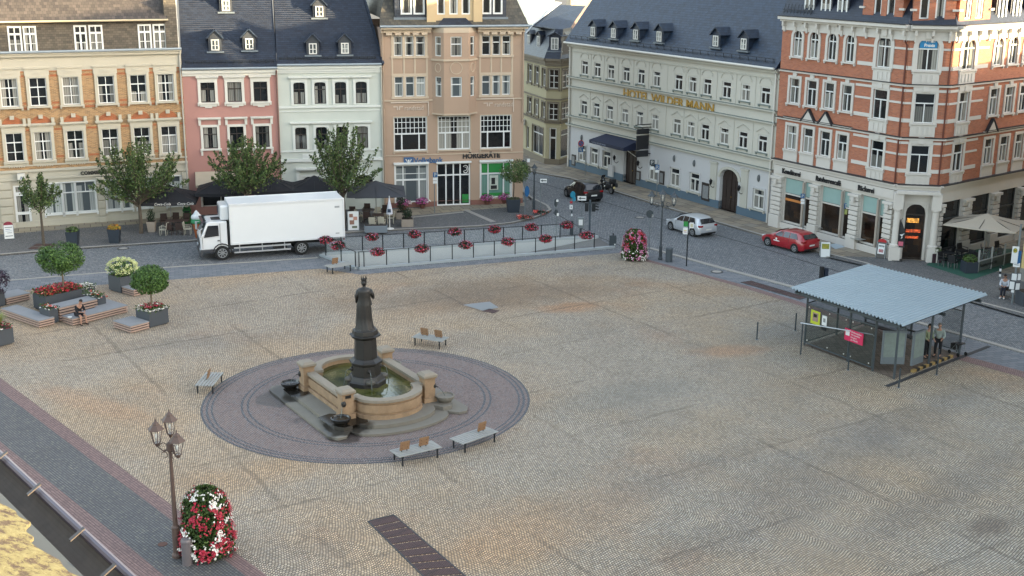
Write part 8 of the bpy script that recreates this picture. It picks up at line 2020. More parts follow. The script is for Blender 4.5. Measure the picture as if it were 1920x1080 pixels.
sign('double blue parking sign on a tall pole beside the hotel canopy',1231,371,(('rect',1223,307,9,10,SBK,0,('txt',SWH,'P',.9)),('rect',1222.5,317.5,7.5,6,SWH,0),('rect',1232.5,315.5,7.5,9,SBL,0,('txt',SWH,'R',.95)),('rect',1232,323,7,5,SWH,0)),z=.1,pole=.03)
sign('white one way arrow sign standing on the kerb bend',1013,403,(('rect',1019,341,15,8.5,SBK,0,('ring',SWH,.86),('arrow',SBK)),),z=.1,pole=.028)
sign('white one way arrow sign in the street beside the blue wrapped sign',1090,432,(('rect',1091,371.5,18,9,SBK,0,('ring',SWH,.88),('arrow',SBK)),),ytop=372,pole=.025)
sign('turquoise direction arrow sign on a striped post at the kerb tip',1072,420,(('disc',1074,365,11,13,SCY,.6),('disc',1076,372,8,10,SCY,-.5),('rect',1071,379,4.5,4,SRED,0),('rect',1071,388,6,8,SWH,0,('ring',SBK,.3)),('rect',1072,397,3,5,SBK,0),('rect',1072,403,3,4,SWH,0)),pole=.03)
sign('dark round sign seen from behind on a thin pole before the traffic light',1043,440,(('disc',1042.5,380,8,15,SBK,.6),('rect',1045,376,4,4,SWH,0),('disc',1042.5,398,8,11,SBK,.6),('rect',1046,402,4,5,SWH,0)),pole=.03)
sign('blue curved direction sign on a grey pole left of the single lantern lamp',984,414,(('disc',988,361,10,20,SBL,.5),),ytop=344,z=.1)
sign('triangular give way sign seen from behind at the corner of the bank',985,391,(('tri',981,307,17,12,SBK,0,),('rect',991,303,5,6,SWH,0)),ytop=299,z=.1,pole=.045)
sign('round road sign seen from behind left of the three lantern lamp',1217,468,(('disc',1218.5,401,13.5,14.5,SBK,0),('rect',1223,404,3.5,5,SWH,0)),pole=.035)
sign('green and white bus stop sign on a black post near the grey bin',1287,499,(('rect',1286,420,8,9,M('sign_green','#1c7a35'),0),('rect',1285,433,9,12,SWH,0,('bar',M('yellow_mark','#b89a40',.5),(-.6,.2,.6,.2,.12)),('bar',SRED,(-.6,-.3,.6,-.3,.1))),('rect',1297,422,7.5,10,SWH,0,('ring',M('sign_beige','#a8a48c',.5),.6))),ytop=414,pole=.04,pm=POSTM)
sign('low dark notice sign at the right end of the ramp',1149,464,(('rect',1149,451,13,19,SBK,0),('rect',1153,458,3,3,SWH,0)),ytop=437,pole=.045,pm=POSTM)
sign('blue parking sign before the first bakery window',1504,449,(('rect',1505,370,7,8,SBL,0,('txt',SWH,'P',.9)),('rect',1505,378,7,4,SWH,0),('rect',1505,383,7,4,SWH,0)),z=.1,pole=.028)
sign('blue parking sign between the bakery windows',1587,461,(('rect',1587,389,7.5,9,SBL,0,('txt',SWH,'P',.9)),('rect',1587,400,6,9,M('sign_lime','#98a05c',.5),0)),z=.1,pole=.028)
HG=M('stop_green','#4a6a2c',.5);HY=M('stop_yellow','#b8a838',.5)
sign('bus stop mast with white sign head and two timetable boxes at the right edge',1897,573,(('rect',1904,478,11,29,SWH,0,),('disc',1904.5,470,7,8.5,HG,0,('ring',HY,.8),('txt',HG,'H',.62)),('rect',1911,482,5,22,SBL,.3),('rect',1906,496.5,11,7,SWH,0,('bar',SBK,(-.7,.1,.7,.1,.08))),('rect',1902,519,10,14,SBK,0,('ring',SWH,.82)),('rect',1910,518,7,14,SBK,.5,('ring',SWH,.8)),('rect',1898,535,9.5,16,SBK,0,('ring',SWH,.82)),('rect',1907,536,9,14,SBK,.5,('ring',SWH,.8)),('rect',1899,545.5,5,5,SWH,0)),ytop=420,pole=.06)
T=sign('red and white striped post beside the person on the bench',1874,530,(('rect',1876,504,3.4,4.2,POSTM,0),('rect',1875.6,509,3.4,4.4,SWH,0),('rect',1875.2,514,3.4,4,POSTM,0),('rect',1874.8,519,3.4,4,SWH,0)),pole=.03,z=.1)
g=G(1105,441);T=thing('traffic_light','black traffic light on a grey pole in the middle of the junction','traffic light',(g.x,g.y,0),yaw_to_cam(g));k=(g-CP).length/FPX;h=hz(g,375)
b=MB();b.tube([(0,0,0),(0,0,h)],.07,10);b.build('pole',M('pole_slate','#39444c',.5,.1,3),T)
b=MB();zt_=hz(g,380);zb_=hz(g,396);b.box(-.36,-.1,-.13,.13,zb_,zt_);ho=b.build('signal_head',POSTM,T,bevel=.02);b=MB();b.box(.12,.38,-.12,.14,zb_,zt_);ho=b.build('signal_head',POSTM,T,bevel=.02)
for i in range(3):zz=zb_+(zt_-zb_)*(i+.5)/3;v=MB();v.hexa([(.38,-.09,zz+.02),(.6,-.09,zz-.02),(.6,.11,zz-.02),(.38,.11,zz+.02),(.38,-.09,zz+.1),(.6,-.09,zz+.06),(.6,.11,zz+.06),(.38,.11,zz+.1)]);v.build('visor',POSTM,ho)
g=G(1083,440);T=thing('parking_meter','grey box with a white notice at the right end of the rear railing','parking meter',(g.x,g.y,0),yaw_to_cam(g));b=MB();b.box(-.55,-.3,-.1,.1,0,1.0);b.build('post',SBK,T);b=MB();b.box(-.02,.42,-.14,.14,.5,1.25);b.build('case',SG,T,bevel=.02);b=MB();b.box(.06,.34,-.155,-.14,.72,1.12);b.build('notice',SWH,T);b=MB();b.box(.12,.28,-.1,.1,0,.5);b.build('leg',SBK,T)

#  boards, flags and small things
def aboard(lab,px,py,w_,h,mat,ang=0,z=.1,arch=False,header=None,name='sandwich_board',extra=None,lean=.18):
 g=G(px,py);T=thing(name,lab,'sandwich board',(g.x,g.y,z),yaw_to_cam(g)+ang)
 for s in (-1,1):
  b=MB();b.hexa([(-w_/2,s*.25-.012,.05),(w_/2,s*.25-.012,.05),(w_/2,s*.25+.012,.05),(-w_/2,s*.25+.012,.05),(-w_/2,s*.05-.012,h),(w_/2,s*.05-.012,h),(w_/2,s*.05+.012,h),(-w_/2,s*.05+.012,h)]);b.build('board',mat,T)
  f=MB();
  for x in (-w_/2,w_/2):f.bar((x,s*.27,0),(x,s*.05,h+.02),.035)
  f.build('frame',SG,T)
 def on(x0,x1,z0,z1,mt,nm='print'):
  b=MB();q=lambda x,zz:(x,-(.25-(zz-.05)/(h-.05)*.2)-.016,zz);b.face([q(x0,z0),q(x1,z0),q(x1,z1),q(x0,z1)]);b.build(nm,mt,T)
 if header:b=MB();n=10;ring=[(w_/2*math.cos(PI*i/n),h-.02+w_*.42*math.sin(PI*i/n)) for i in range(n+1)];vs=[(x,-.06,zz) for x,zz in ring]+[(x,-.03,zz) for x,zz in ring];m_=n+1;b.mesh(vs,[tuple(reversed(range(m_))),tuple(range(m_,2*m_))]+[(i,(i+1)%m_,m_+(i+1)%m_,m_+i) for i in range(m_)]);b.build('header',header,T)
 for e in (extra or []):on(*e)
 return T
BRW=M('board_white','#c4c6c4',.5,.04,2)
aboard('white sandwich board with a dark red arched top at the far left shop door',18,450,.62,.95,BRW,header=M('board_wine','#7c2436',.5),extra=[(-.24,.24,.78,.82,SBK),(-.2,.1,.66,.69,SBL),(-.2,.2,.55,.57,SBL),(-.1,.2,.42,.45,SBK),(-.24,.24,.2,.25,SBK)])
aboard('white bus stop board with a yellow ring standing on the street behind the red car',1546,482,.62,1.0,BRW,ang=.15,z=0.0,extra=[(-.24,.24,.58,.92,M('ring_olive','#7a8030',.5)),(-.15,.15,.66,.85,HY)])
aboard('sandwich board with red arched header and pink menu before the bakery',1652,486,.6,1.05,M('board_chalk','#4a4744',.7),ang=-.3,header=M('board_red','#a01f24',.5),extra=[(-.22,.22,.3,.95,BRW),(-.15,.15,.4,.6,M('print_pink','#c06a70',.6)),(-.18,.18,.75,.85,SBK)])
T=aboard('framed picture menu board with ice cream photos at the terrace edge behind the truck',663,434,.78,1.35,BRW,ang=.0,lean=.1,extra=[(-.28,-.02,.95,1.2,M('print_brown','#7c5a4c',.6,.3,12)),(0,.28,.75,1.0,M('print_salmon','#a87a68',.6,.3,12)),(-.26,.06,.45,.75,MATS['print_brown']),(-.1,.26,.2,.35,M('print_olive','#4f5540',.6,.3,12))])
g=G(1684,492);T=thing('feather_flag','black feather flag with white bird mark beside the bakery door','flag',(g.x,g.y,.1),yaw_to_cam(g));h=hz(g,412);b=MB();pts=[(-.12,0,0),(-.12,0,h*.6),(-.1,0,h*.9),(.02,0,h)];b.tube(pts,.02,6);b.box(-.4,.25,-.2,.2,0,.04);b.build('pole',POSTM,T)
b=MB();n=12
for i in range(n):
 t0,t1=i/n,(i+1)/n;w0=.40*math.sin(min(1,(1-t0)*1.6)*PI/2);w1=.40*math.sin(min(1,(1-t1)*1.6)*PI/2);z0,z1=.9+(h-.95)*t0,.9+(h-.95)*t1;y0,y1=.04*math.sin(t0*9),.04*math.sin(t1*9);b.face([(-.11,0,z0),(-.11+w0,y0,z0),(-.11+w1,y1,z1),(-.11,0,z1)])
b.build('cloth',CK,T);b=MB();b.mesh([(-.08,-.03,h*.62),(.08,-.06,h*.58),(.24,-.03,h*.66),(.08,-.06,h*.63)],[(0,1,2,3)]);b.mesh([(.02,-.05,h*.52),(.12,-.05,h*.55),(.1,-.06,h*.6)],[(0,1,2)]);b.build('logo',SWH,T);b=MB();b.box(-.1,.2,-.06,-.04,h*.36,h*.46);b.build('mark',M('mark_pink','#b45a6c',.6),T)
g=G(1514,430);T=thing('newspaper_box','blue and white cabinet between the bakery windows','cabinet',(g.x,g.y,.1),yaw_to_cam(g)+.5);b=MB();b.box(-.36,.36,-.25,.25,0,1.0);b.build('case',M('cabinet_blue','#16264e',.5,.08,2),T,bevel=.02);b=MB();b.box(-.36,.36,-.22,.25,1.0,1.55);b.build('top',M('cabinet_mint','#8fa09c',.5),T,bevel=.02);b=MB();b.box(-.28,.0,-.262,-.25,.6,.66);b.build('mark',SWH,T)
sheet('door_mat',P((1552,461),(1572,459),(1584,466),(1566,470)),.108,M('mat_pale','#9aa6ac',.8,.1,3));o_=bpy.data.objects['door_mat'];del o_['kind'];tag(o_,'pale grey mat on the pavement between the two bistro tables','mat')
g=G(352,421);T=thing('frog_bin','green frog shaped bin behind the chairs near the truck cab','bin',(g.x,g.y,.1),yaw_to_cam(g));b=MB();b.lathe([(.26,0),(.32,.4),(.30,.75),(.24,.8)],(0,0,0),14);b.build('body',M('frog_green','#1f5a2c',.5,.1,4),T);b=MB();b.ball((0,0,.95),.32,.28,.22,12,7);b.ball((-.16,-.05,1.15),.09,.09,.1,8,5);b.ball((.16,-.05,1.15),.09,.09,.1,8,5);ho=b.build('head',MATS['frog_green'],T);b=MB();b.box(-.18,.18,-.31,-.2,.86,.96);b.build('mouth',POSTM,ho)
g=G(371,450);T=thing('ice_cream_figure','large ice cream cone figure with white and green scoops before the truck cab','advertising figure',(g.x,g.y,.1),0);b=MB();b.lathe([(.10,0),(.14,.1),(.2,.5),(.31,1.05),(.32,1.1)],(0,0,0),16);b.build('cone',M('cone_orange','#8c4a20',.6,.15,9),T);b=MB();b.lathe([(.33,1.08),(.39,1.18),(.36,1.36),(.28,1.4)],(0,0,0),16);b.build('green_scoop',M('scoop_green','#1f7a50',.5,.1,6),T);b=MB();b.ball((0,0,1.5),.38,.36,.26,14,8);b.lathe([(.3,1.55),(.2,1.75),(.1,1.9),(.02,1.98)],(0,0,0),14);b.build('white_scoop',M('scoop_white','#b9bec0',.5,.08,6),T,smooth=True);b=MB();b.lathe([(.3,0),(.3,.05)],(0,0,0),14);b.build('base',SG,T)

#  bus shelter
def shelter():
 T=thing('bus_shelter','glass bus shelter with a large pale blue corrugated roof on the right of the square','shelter');zr=2.95
 A,B,C_,D_=G(1481,541,zr),G(1627,497,zr+.15),G(1852,553,zr+.15),G(1693,612,zr)
 rm=M('roof_corrugated','#86969e',.5,.08,.8,metal=.1)
 r=MB();nw=33;per=4
 for i in range(nw*per):
  t0,t1=i/(nw*per),(i+1)/(nw*per);hh=(0,.08,.08,0,0);h0,h1=hh[i%4],hh[i%4+1]
  a0,a1,b0_,b1_=A.lerp(D_,t0),A.lerp(D_,t1),B.lerp(C_,t0),B.lerp(C_,t1)
  r.face([a0+Vector((0,0,h0)),a1+Vector((0,0,h1)),b1_+Vector((0,0,h1)),b0_+Vector((0,0,h0))])
 ro=r.build('roof',rm,T);md=ro.modifiers.new('s','SOLIDIFY');md.thickness=.015;md.offset=0
 dn=Vector((0,0,-.14));fr=MB();m_=M('shelter_steel','#4a5257',.45,.1,4,metal=.4)
 inset=lambda s,t:A.lerp(D_,t).lerp(B.lerp(C_,t),s)
 for t in (.04,.28,.52,.76,.96):fr.bar(inset(.02,t)+dn,inset(.98,t)+dn,.07,.12)
 for s in (.06,.5,.94):fr.bar(inset(s,.01)+dn*1.8,inset(s,.99)+dn*1.8,.09,.14)
 fr.build('roof_frame',m_,T)
 g=lambda s,t,z:Vector((inset(s,t).x,inset(s,t).y,z));s0,s1,t0,t1=.10,.88,.10,.90
 for s,t in ((s0,t0),(s0,.5),(s0,.72),(s0,t1),(s1,t0),(s1,.5),(s1,t1),(.5,t1),(.5,t0)):
  p=MB();p.bar(g(s,t,0),g(s,t,zr-.2),.09);p.build('post',m_,T)
 def pane(s_a,t_a,s_b,t_b,z0=.18,z1=2.25):
  q=MB();a,b=g(s_a,t_a,0),g(s_b,t_b,0);q.face([a+Vector((0,0,z0)),b+Vector((0,0,z0)),b+Vector((0,0,z1)),a+Vector((0,0,z1))]);go=q.build('glass_panel',GLASS2,T)
  e=MB();e.bar(a+Vector((0,0,z1)),b+Vector((0,0,z1)),.035,.05);e.bar(a+Vector((0,0,z0)),b+Vector((0,0,z0)),.035,.05);e.build('panel_edge',m_,go);return go
 pane(s0-.005,t0,s0-.005,.5);pane(s0-.005,.5,s0-.005,.72);pane(s0,t0,.5,t0);pane(.5,t0,s1,t0);pane(s1,t0,s1,.5)
 pane(s1,.74,s1,t1)
 for t in (.13,.32,.47,.53,.69):
  for z in (.35,2.1):f=MB();p=g(s0-.012,t,z);f.ball(p,.035,.035,.035,8,5);f.build('glass_fixing',TRIM_W,T)
 Fp=Fac(g(s0-.02,t0,0),g(s0-.02,.72,0))
 def poster(u0,u1,z0,z1,mt,nm='poster'):b=MB();b.fbox(Fp,u0,u1,z0,z1,-.012,.012);return b.build(nm,mt,T)
 yl=poster(.42,1.05,1.35,2.05,M('poster_yellow','#a8b02a',.5,.1,5));b=MB();b.fbox(Fp,.55,.93,1.5,1.95,.012,.018);b.build('picture',M('poster_photo','#8a7466',.6,.4,14),yl)
 b=MB();b.fbox(Fp,.62,.84,1.72,1.88,.018,.022);b.build('figure',POSTM,yl)
 nb_=poster(1.2,1.52,1.45,1.95,SWH,'notice');b=MB();b.fbox(Fp,1.28,1.44,1.62,1.82,.012,.016);b.build('print',M('print_grey','#77797a',.6,.4,20),nb_);poster(1.2,1.52,1.2,1.4,POSTM,'notice')
 L_=Fp.L;pk=poster(L_*.60,L_*.86,1.12,1.72,M('poster_pink','#b81f4c',.5,.05,3));u0=L_*.60;W_=L_*.26
 b=MB();b.fbox(Fp,u0+.07,u0+.32,1.38,1.56,.012,.02);b.mesh([Fp.pt(u0+.04,1.56,.02),Fp.pt(u0+.35,1.56,.02),Fp.pt(u0+.195,1.68,.02)],[(0,1,2)]);b.build('logo_house',SWH,pk)
 for i,s_ in enumerate(('Wohnungsbau','Wir beraten','Sie gern','am Markt')):text('lettering',s_,Fp,u0+.42,1.58-i*.13,.13,SWH,pk,o=.022,ext=.001,sx=.9)
 for s_,t_ in ((.16,.83),(.30,.93)):
  Fq=Fac(g(s_-.06,t_-(.05 if s_<.2 else 0),0),g(s_+.07,t_+(.05 if s_<.2 else 0),0));c=MB();c.fbox(Fq,0,Fq.L,.5,2.15,-.05,.05);co=c.build('timetable_case',M('case_grey','#5f676b',.5),T);c=MB();c.fbox(Fq,.08,Fq.L-.08,.85,2.05,.05,.06);c.build('map',M('map_paper','#6f7a74',.6,.35,5),co)
 st=MB();a,b=g(s1-.12,t0+.06,0),g(s1-.12,.62,0);st.bar(a+Vector((0,0,.46)),b+Vector((0,0,.46)),.42,.05);st.bar(a+Vector((0,0,.8)),b+Vector((0,0,.8)),.05,.08);st.build('seat_row',BLK,T)
 rl=MB()
 for z in (.5,.9):rl.bar(g(s1-.02,t0,z),g(s1-.02,.5,z),.04)
 rl.build('rail',m_,T)
 fl=MB();fl.mesh([g(s0,t0,.02),g(s0,t1,.02),g(s1,t1,.02),g(s1,t0,.02)],[(0,1,2,3)]);fl.build('floor',cellmat('shelter_floor',['#5a4f46','#64584d','#6c6055'],.3,.3,.006,'#2c2723',rough=.7,off=0,big=.15,bigscale=1),T)
 a,b=g(.30,t1+.005,.0),g(s1-.1,t1+.005,0)
 nst=13;kb=MB();kb2=MB()
 for i in range(nst):
  p,q=a.lerp(b,i/nst),a.lerp(b,(i+1)/nst);(kb if i%2==0 else kb2).bar(p+Vector((0,0,.08)),q+Vector((0,0,.08)),.16,.13)
 ko=kb.build('striped_kerb',M('kerb_yellow','#92794a',.7,.1,4),T);kb2.build('black_stripes',POSTM,ko)
 dr=MB();dr.bar(g(-.05,t1+.05,.018),g(1.2,t1+.045,.018),.22,.012);dr.build('drain_channel',MATS['gutter_dark'],T)
 return g,inset
GLASS2,nt_,b_=newmat('shelter_glass');b_.inputs['Base Color'].default_value=(.05,.06,.055,1);b_.inputs['Roughness'].default_value=.03;b_.inputs['Alpha'].default_value=.42;b_.inputs['Specular IOR Level'].default_value=.5
SHg,SHi=shelter()
for px,py,yt,lb in ((1419,637,604,'slim dark bollard farthest left of the bus shelter'),(1491,620,587,'slim dark bollard just left of the shelter roof corner'),(1590,694,662,'slim dark bollard in front of the middle of the shelter glass'),(1685,727,691,'slim dark bollard nearest the camera by the bus shelter'),(1756,703,655,'slim dark bollard in front of the striped kerb')):
 g=G(px,py);T=thing('bollard',lb,'bollard',(g.x,g.y,0),0,'slim bollards round the bus shelter');b=MB();b.tube([(0,0,0),(0,0,hz(g,yt))],.038,10);b.build('post',SBK,T);b=MB();b.lathe([(.09,0),(.09,.012)],(0,0,0),12);b.build('foot',SG,T)
a,b=G(1501,665),G(1634,688);T=thing('handrail','bright steel handrail in front of the shelter glass','handrail');ha,hb_=hz(a,606),hz(b,654);m_=MB();m_.tube([a+Vector((0,0,0)),a+Vector((0,0,ha))],.035,8);m_.build('post',SBK,T);m_=MB();m_.tube([b,b+Vector((0,0,hb_-.05))],.03,8);m_.build('post',SG,T);m_=MB();m_.tube([a+Vector((-.1,.05,ha)),b+Vector((-.08,.02,ha)),b+Vector((0,0,ha-.08))],.03,8);m_.build('rail',M('rail_bright','#b4b8ba',.3,.05,3,metal=.6),T)
g=G(1543,528);T=thing('control_box','small black twin box on a post behind the shelter roof','box',(g.x,g.y,0),.3);b=MB();b.box(-.24,-.04,-.1,.1,.1,.95);b.build('left_case',CK,T);b=MB();b.box(.02,.26,-.12,.12,.1,.85);b.build('right_case',M('case_navy','#1b2636',.5),T);b=MB();b.tube([(0,0,0),(0,0,.9)],.03,6);b.build('post',SG,T)
T=tub('dark box planter at the right edge behind the bus stop mast',1924,574,.95,1.0,.8,PLM,z=.1)

#  people
SKIN=M('skin','#a07a66',.6,.06,8)
def skinned(name,pts,edges,rad,mat,par,root=0,sub=2):
 me=bpy.data.meshes.new(name);me.from_pydata([tuple(p) for p in pts],edges,[]);o=bpy.data.objects.new(name,me);COL.objects.link(o);o.parent=par;me.materials.append(mat)
 o.modifiers.new('skin','SKIN');bpy.context.view_layer.update()
 if not me.skin_vertices:
  bpy.context.view_layer.objects.active=o;bpy.ops.mesh.customdata_skin_add()
 sk=me.skin_vertices[0].data
 for i,r in enumerate(rad):sk[i].radius=(r,r) if not isinstance(r,tuple) else r
 for i in range(len(rad)):sk[i].use_root=(i==root)
 s=o.modifiers.new('sub','SUBSURF');s.levels=sub;s.render_levels=sub
 for m in o.modifiers:
  if m.type=='SKIN':m.use_smooth_shade=True
 return o
def person(lab,loc,ang,J,top,trouser,hair,shorts=False,longhair=False,sc=1.0,shoe=None,group=None,label=None):
 """J: joint dict in local metres (x right, y forward, z up): pel, chest, neck, head, sh/el/ha l r, hip/kn/an/toe l r"""
 T=thing('person',lab,'person',loc,ang,group,sc);V={k:Vector(v) for k,v in J.items()}
 names=['pel','spine','chest','neck','head','shl','ell','hal','fil','shr','elr','har','fir','hipl','knl','anl','tol','hipr','knr','anr','tor']
 V['spine']=V['pel'].lerp(V['chest'],.5)
 for s in 'lr':d=(V['ha'+s]-V['el'+s]).normalized();V['fi'+s]=V['ha'+s]+d*.09
 idx={n:i for i,n in enumerate(names)};E=[('pel','spine'),('spine','chest'),('chest','neck'),('neck','head')]
 for s in 'lr':E+=[('chest','sh'+s),('sh'+s,'el'+s),('el'+s,'ha'+s),('ha'+s,'fi'+s),('pel','hip'+s),('hip'+s,'kn'+s),('kn'+s,'an'+s),('an'+s,'to'+s)]
 R_=dict(pel=.13,spine=.12,chest=.13,neck=.05,head=.052,shl=.06,ell=.042,hal=.03,fil=.022,shr=.06,elr=.042,har=.03,fir=.022,hipl=.085,knl=.06,anl=.042,tol=.04,hipr=.085,knr=.06,anr=.042,tor=.04)
 body=skinned('body',[V[n] for n in names],[(idx[a],idx[b]) for a,b in E],[R_[n] for n in names],SKIN,T)
 hd=MB();up=(V['head']-V['neck']).normalized();fw=V.get('face',Vector((0,1,0)));fw=Vector(fw).normalized();fw=(fw-up*fw.dot(up)).normalized();sd_=fw.cross(up);c=V['head']+up*.08
 def hpt(x,y,z):return c+sd_*x+fw*y+up*z
 vs=[];fs=[];n,k=14,9
 for i in range(k+1):
  ph=-PI/2+PI*i/k;zz=math.sin(ph)*.125;rr=max(.02,math.cos(ph));jaw=.78 if i<3 else 1.0
  for j in range(n):a=2*PI*j/n;vs.append(hpt(.078*rr*jaw*math.cos(a),.095*rr*math.sin(a)*(1 if i>3 else .92)+(.012 if i<3 else 0),zz))
 for i in range(k):
  for j in range(n):fs.append((i*n+j,i*n+(j+1)%n,(i+1)*n+(j+1)%n,(i+1)*n+j))
 hd.mesh(vs,fs);
 nose=hpt(0,.1,-.01);hd.ball(nose,.014,.02,.022,6,4)
 for s in (-1,1):hd.ball(hpt(s*.08,.0,0),.014,.02,.03,6,4)
 hd.build('head',SKIN,T,smooth=True)
 ey=MB()
 for s in (-1,1):ey.ball(hpt(s*.03,.088,.018),.012,.008,.008,6,4)
 ey.box(0,0.0001,0,.0001,0,.0001);ey.build('eyes',POSTM,T)
 mo=MB();mo.ball(hpt(0,.088,-.055),.022,.008,.006,6,4);mo.build('mouth',M('lips','#7c4a42',.6),T)
 hr=MB();vs=[];fs=[]
 for i in range(k+1):
  ph=-PI/2+PI*i/k
  for j in range(n):
   a=2*PI*j/n;rr=max(.02,math.cos(ph));y=math.sin(a);zz=math.sin(ph)*.145+.01
   front=y>.35 and zz<.06
   q=.9 if (front or (zz<-.06 and not longhair)) else 1.0;s_=1.16 if not front else .8
   vs.append(hpt(.078*rr*s_*math.cos(a)*q,.095*rr*s_*y*q-.012,zz if not longhair or zz>0 or front else zz*2.0))
 for i in range(k):
  for j in range(n):fs.append((i*n+j,i*n+(j+1)%n,(i+1)*n+(j+1)%n,(i+1)*n+j))
 hr.mesh(vs,fs);hr.build('hair',hair,T,smooth=True)
 tn=['pel','spine','chest','shl','ell','hal','shr','elr','har'];ti={n_:i for i,n_ in enumerate(tn)};slv=lambda s:V['el'+s].lerp(V['ha'+s],.85 if not shorts else .55)
 P_=[V['pel']+Vector((0,0,-.02)),V['spine'],V['chest'],V['shl'],V['ell'],slv('l'),V['shr'],V['elr'],slv('r')]
 skinned('jacket',P_,[(0,1),(1,2),(2,3),(3,4),(4,5),(2,6),(6,7),(7,8)],[.155,.15,.155,.08,.062,.05,.08,.062,.05],top,T)
 kk=.35 if shorts else .97
 P_=[V['pel']];rr=[.15];ed=[]
 for s in 'lr':
  b_=len(P_);P_+=[V['hip'+s],V['kn'+s] if not shorts else V['hip'+s].lerp(V['kn'+s],.85)];rr+=[.105,.08];ed+=[(0,b_),(b_,b_+1)]
  if not shorts:P_.append(V['kn'+s].lerp(V['an'+s],.9));rr.append(.06);ed.append((b_+1,b_+2))
 skinned('trousers' if not shorts else 'shorts',P_,ed,rr,trouser,T)
 for s in 'lr':
  sh_=MB();a,b_=V['an'+s],V['to'+s];sh_.tube([a+Vector((0,0,-.03))-(b_-a).normalized()*.05,a.lerp(b_,.5)+Vector((0,0,-.02)),b_+(b_-a).normalized()*.03],[.055,.05,.035],8);sh_.build('shoe',shoe or CK,T,smooth=True)
 for s in 'lr':
  h_=MB();d=(V['ha'+s]-V['el'+s]).normalized();x=d.cross(Vector((0,0,1))).normalized();p0=V['ha'+s]+d*.06
  for j,ln in enumerate((.07,.08,.075,.06)):
   o=x*(j-1.5)*.019;h_.tube([p0+o,p0+o+d*ln*.6+Vector((0,0,-.012)),p0+o+d*ln*.9+Vector((0,0,-.035))],[.009,.008,.006],6)
  h_.tube([V['ha'+s]+x*.03,V['ha'+s]+x*.055+d*.03,V['ha'+s]+x*.055+d*.06],[.011,.009,.007],6);h_.build('fingers',SKIN,T,smooth=True)
 return T
def sit(seat=.45,lean=.12,head=.1,spread=.12,arms='lap',foot=.45,kneeup=0):
 return dict(pel=(0,0,seat+.12),chest=(0,lean,seat+.52),neck=(0,lean+.05,seat+.68),head=(0,lean+.05+head,seat+.78),face=(0,1,-.6 if head>.05 else 0),shl=(-.19,lean,seat+.56),shr=(.19,lean,seat+.56),ell=(-.24,lean+.12,seat+.30),elr=(.24,lean+.12,seat+.30),hal=(-.10,lean+.34,seat+.28),har=(.10,lean+.34,seat+.30),hipl=(-.1,.04,seat+.09),hipr=(.1,.04,seat+.09),knl=(-spread,foot,seat+.08+kneeup),knr=(spread,foot,seat+.08),anl=(-spread,foot+.02,.08),anr=(spread+.02,foot+.0,.08),tol=(-spread-.02,foot+.17,.05),tor=(spread+.05,foot+.15,.05))
def stand(arms=0):
 return dict(pel=(0,0,.95),chest=(0,.02,1.35),neck=(0,.03,1.5),head=(0,.05,1.58),face=(0,1,-.1),shl=(-.2,.02,1.4),shr=(.2,.02,1.4),ell=(-.27,.02,1.12),elr=(.27,.03,1.12),hal=(-.22,.22,.98+arms),har=(.2,.24,1.0+arms),hipl=(-.1,0,.9),hipr=(.1,0,.9),knl=(-.11,.03,.5),knr=(.12,.05,.5),anl=(-.11,-.02,.09),anr=(.13,.0,.09),tol=(-.12,.15,.05),tor=(.16,.17,.05))
HB=M('hair_black','#17120f',.7,.2,9)
fp=G(161,610);f2=cf+D1_*((fp-cf).dot(D1_));ps=f2+D2_*.30
person('person in black top and shorts with cap sitting on the front deck looking down',(ps.x,ps.y,0),math.atan2(-D2_.y,-D2_.x)-PI/2,sit(.42,.14,.1,.14,foot=.47),M('cloth_black','#15161b',.9,.1,5),M('cloth_shorts','#1a1a20',.9,.1,5),HB,shorts=True,shoe=CK)
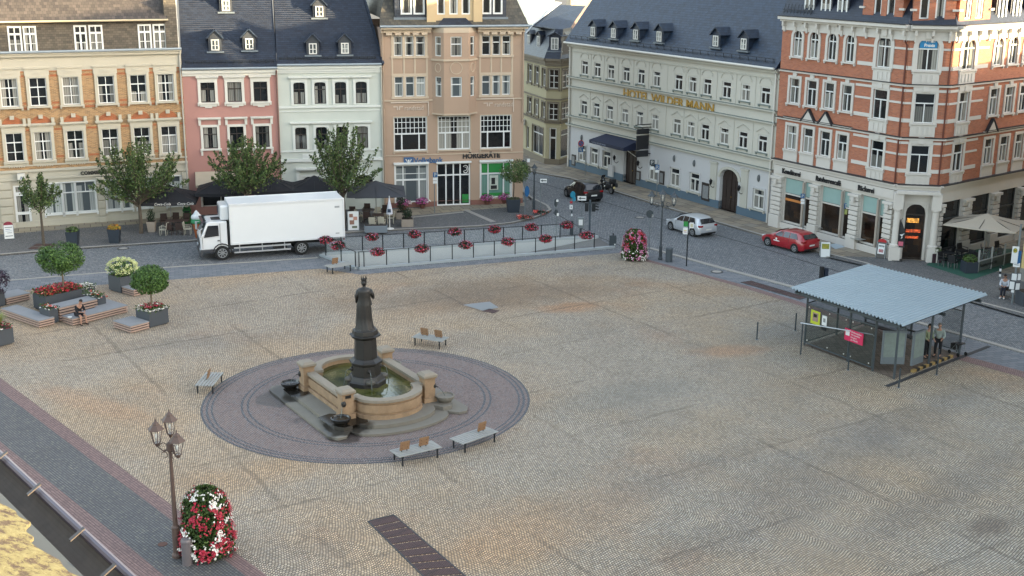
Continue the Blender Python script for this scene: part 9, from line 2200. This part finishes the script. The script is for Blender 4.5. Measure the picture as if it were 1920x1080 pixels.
bw=MB();q=f2-D1_*.55+D2_*.22;bw.lathe([(.06,0),(.12,.06),(.125,.07)],(q.x,q.y,.42),14);tag(bw.build('bowl',SWH),'small white bowl on the front deck beside the seated person','bowl')
gb=G(1879,560);bench_g=Vector((gb.x,gb.y,0));T=thing('street_bench','dark backless bench at the bus stop where a person in white sits','bench',(gb.x+.75,gb.y-.15,.1),-.35);b=MB()
for i in range(4):b.box(-1.0,1.0,-.22+i*.12,-.13+i*.12,.42,.46)
b.build('seat',M('bench_dark_wood','#3c322c',.7,.15,5),T)
for x in (-.85,.85):l=MB();l.box(x-.03,x+.03,-.2,.2,0,.42);l.build('leg',POSTM,T)
person('person with long dark hair and white top seated on the bus stop bench',(gb.x+.1,gb.y+.05,.1),PI-.55,sit(.46,.1,.08,.08,foot=.42,kneeup=.12),M('cloth_white','#a9adb4',.9,.06,5),M('cloth_navy','#1a1d28',.9,.1,5),M('hair_dark_brown','#231814',.7,.2,9),longhair=True,shoe=SWH)
pw=SHg(.62,.80,.02);person('person in a pale olive jacket standing in the bus shelter, left of the pair',(pw.x,pw.y,.02),PI+.5,stand(),M('cloth_olive','#7c8468',.9,.1,5),M('cloth_dark','#17181c',.9),HB)
pw=SHg(.70,.84,.02);person('person in a pale grey jacket standing in the bus shelter, right of the pair',(pw.x,pw.y,.02),PI-.6,stand(.05),M('cloth_pale_grey','#8a948e',.9,.1,5),MATS['cloth_dark'],M('hair_grey','#6a645c',.7,.2,9))
pw=SHg(.86,.90,.02);T=thing('rollator','dark walking frame with wheels at the open end of the bus shelter','walking frame',(pw.x,pw.y,.02),.4)
for x in (-.25,.25):
 f=MB();f.tube([(x,-.3,.1),(x,-.1,.6),(x,-.3,.95),(x,-.42,.97)],.014,6);f.tube([(x,.3,.1),(x,-.1,.62)],.014,6);f.build('frame_side',SG,T)
 for y in (-.3,.3):w_=MB();w_.tube([(x-.015,y,.1),(x+.015,y,.1)],.1,14);w_.build('wheel',TYRE,T)
f=MB();f.box(-.24,.24,-.22,.1,.58,.62);f.build('seat',BLK,T);f=MB();f.box(-.22,.22,.02,.3,.3,.56);f.build('bag',CK,T)
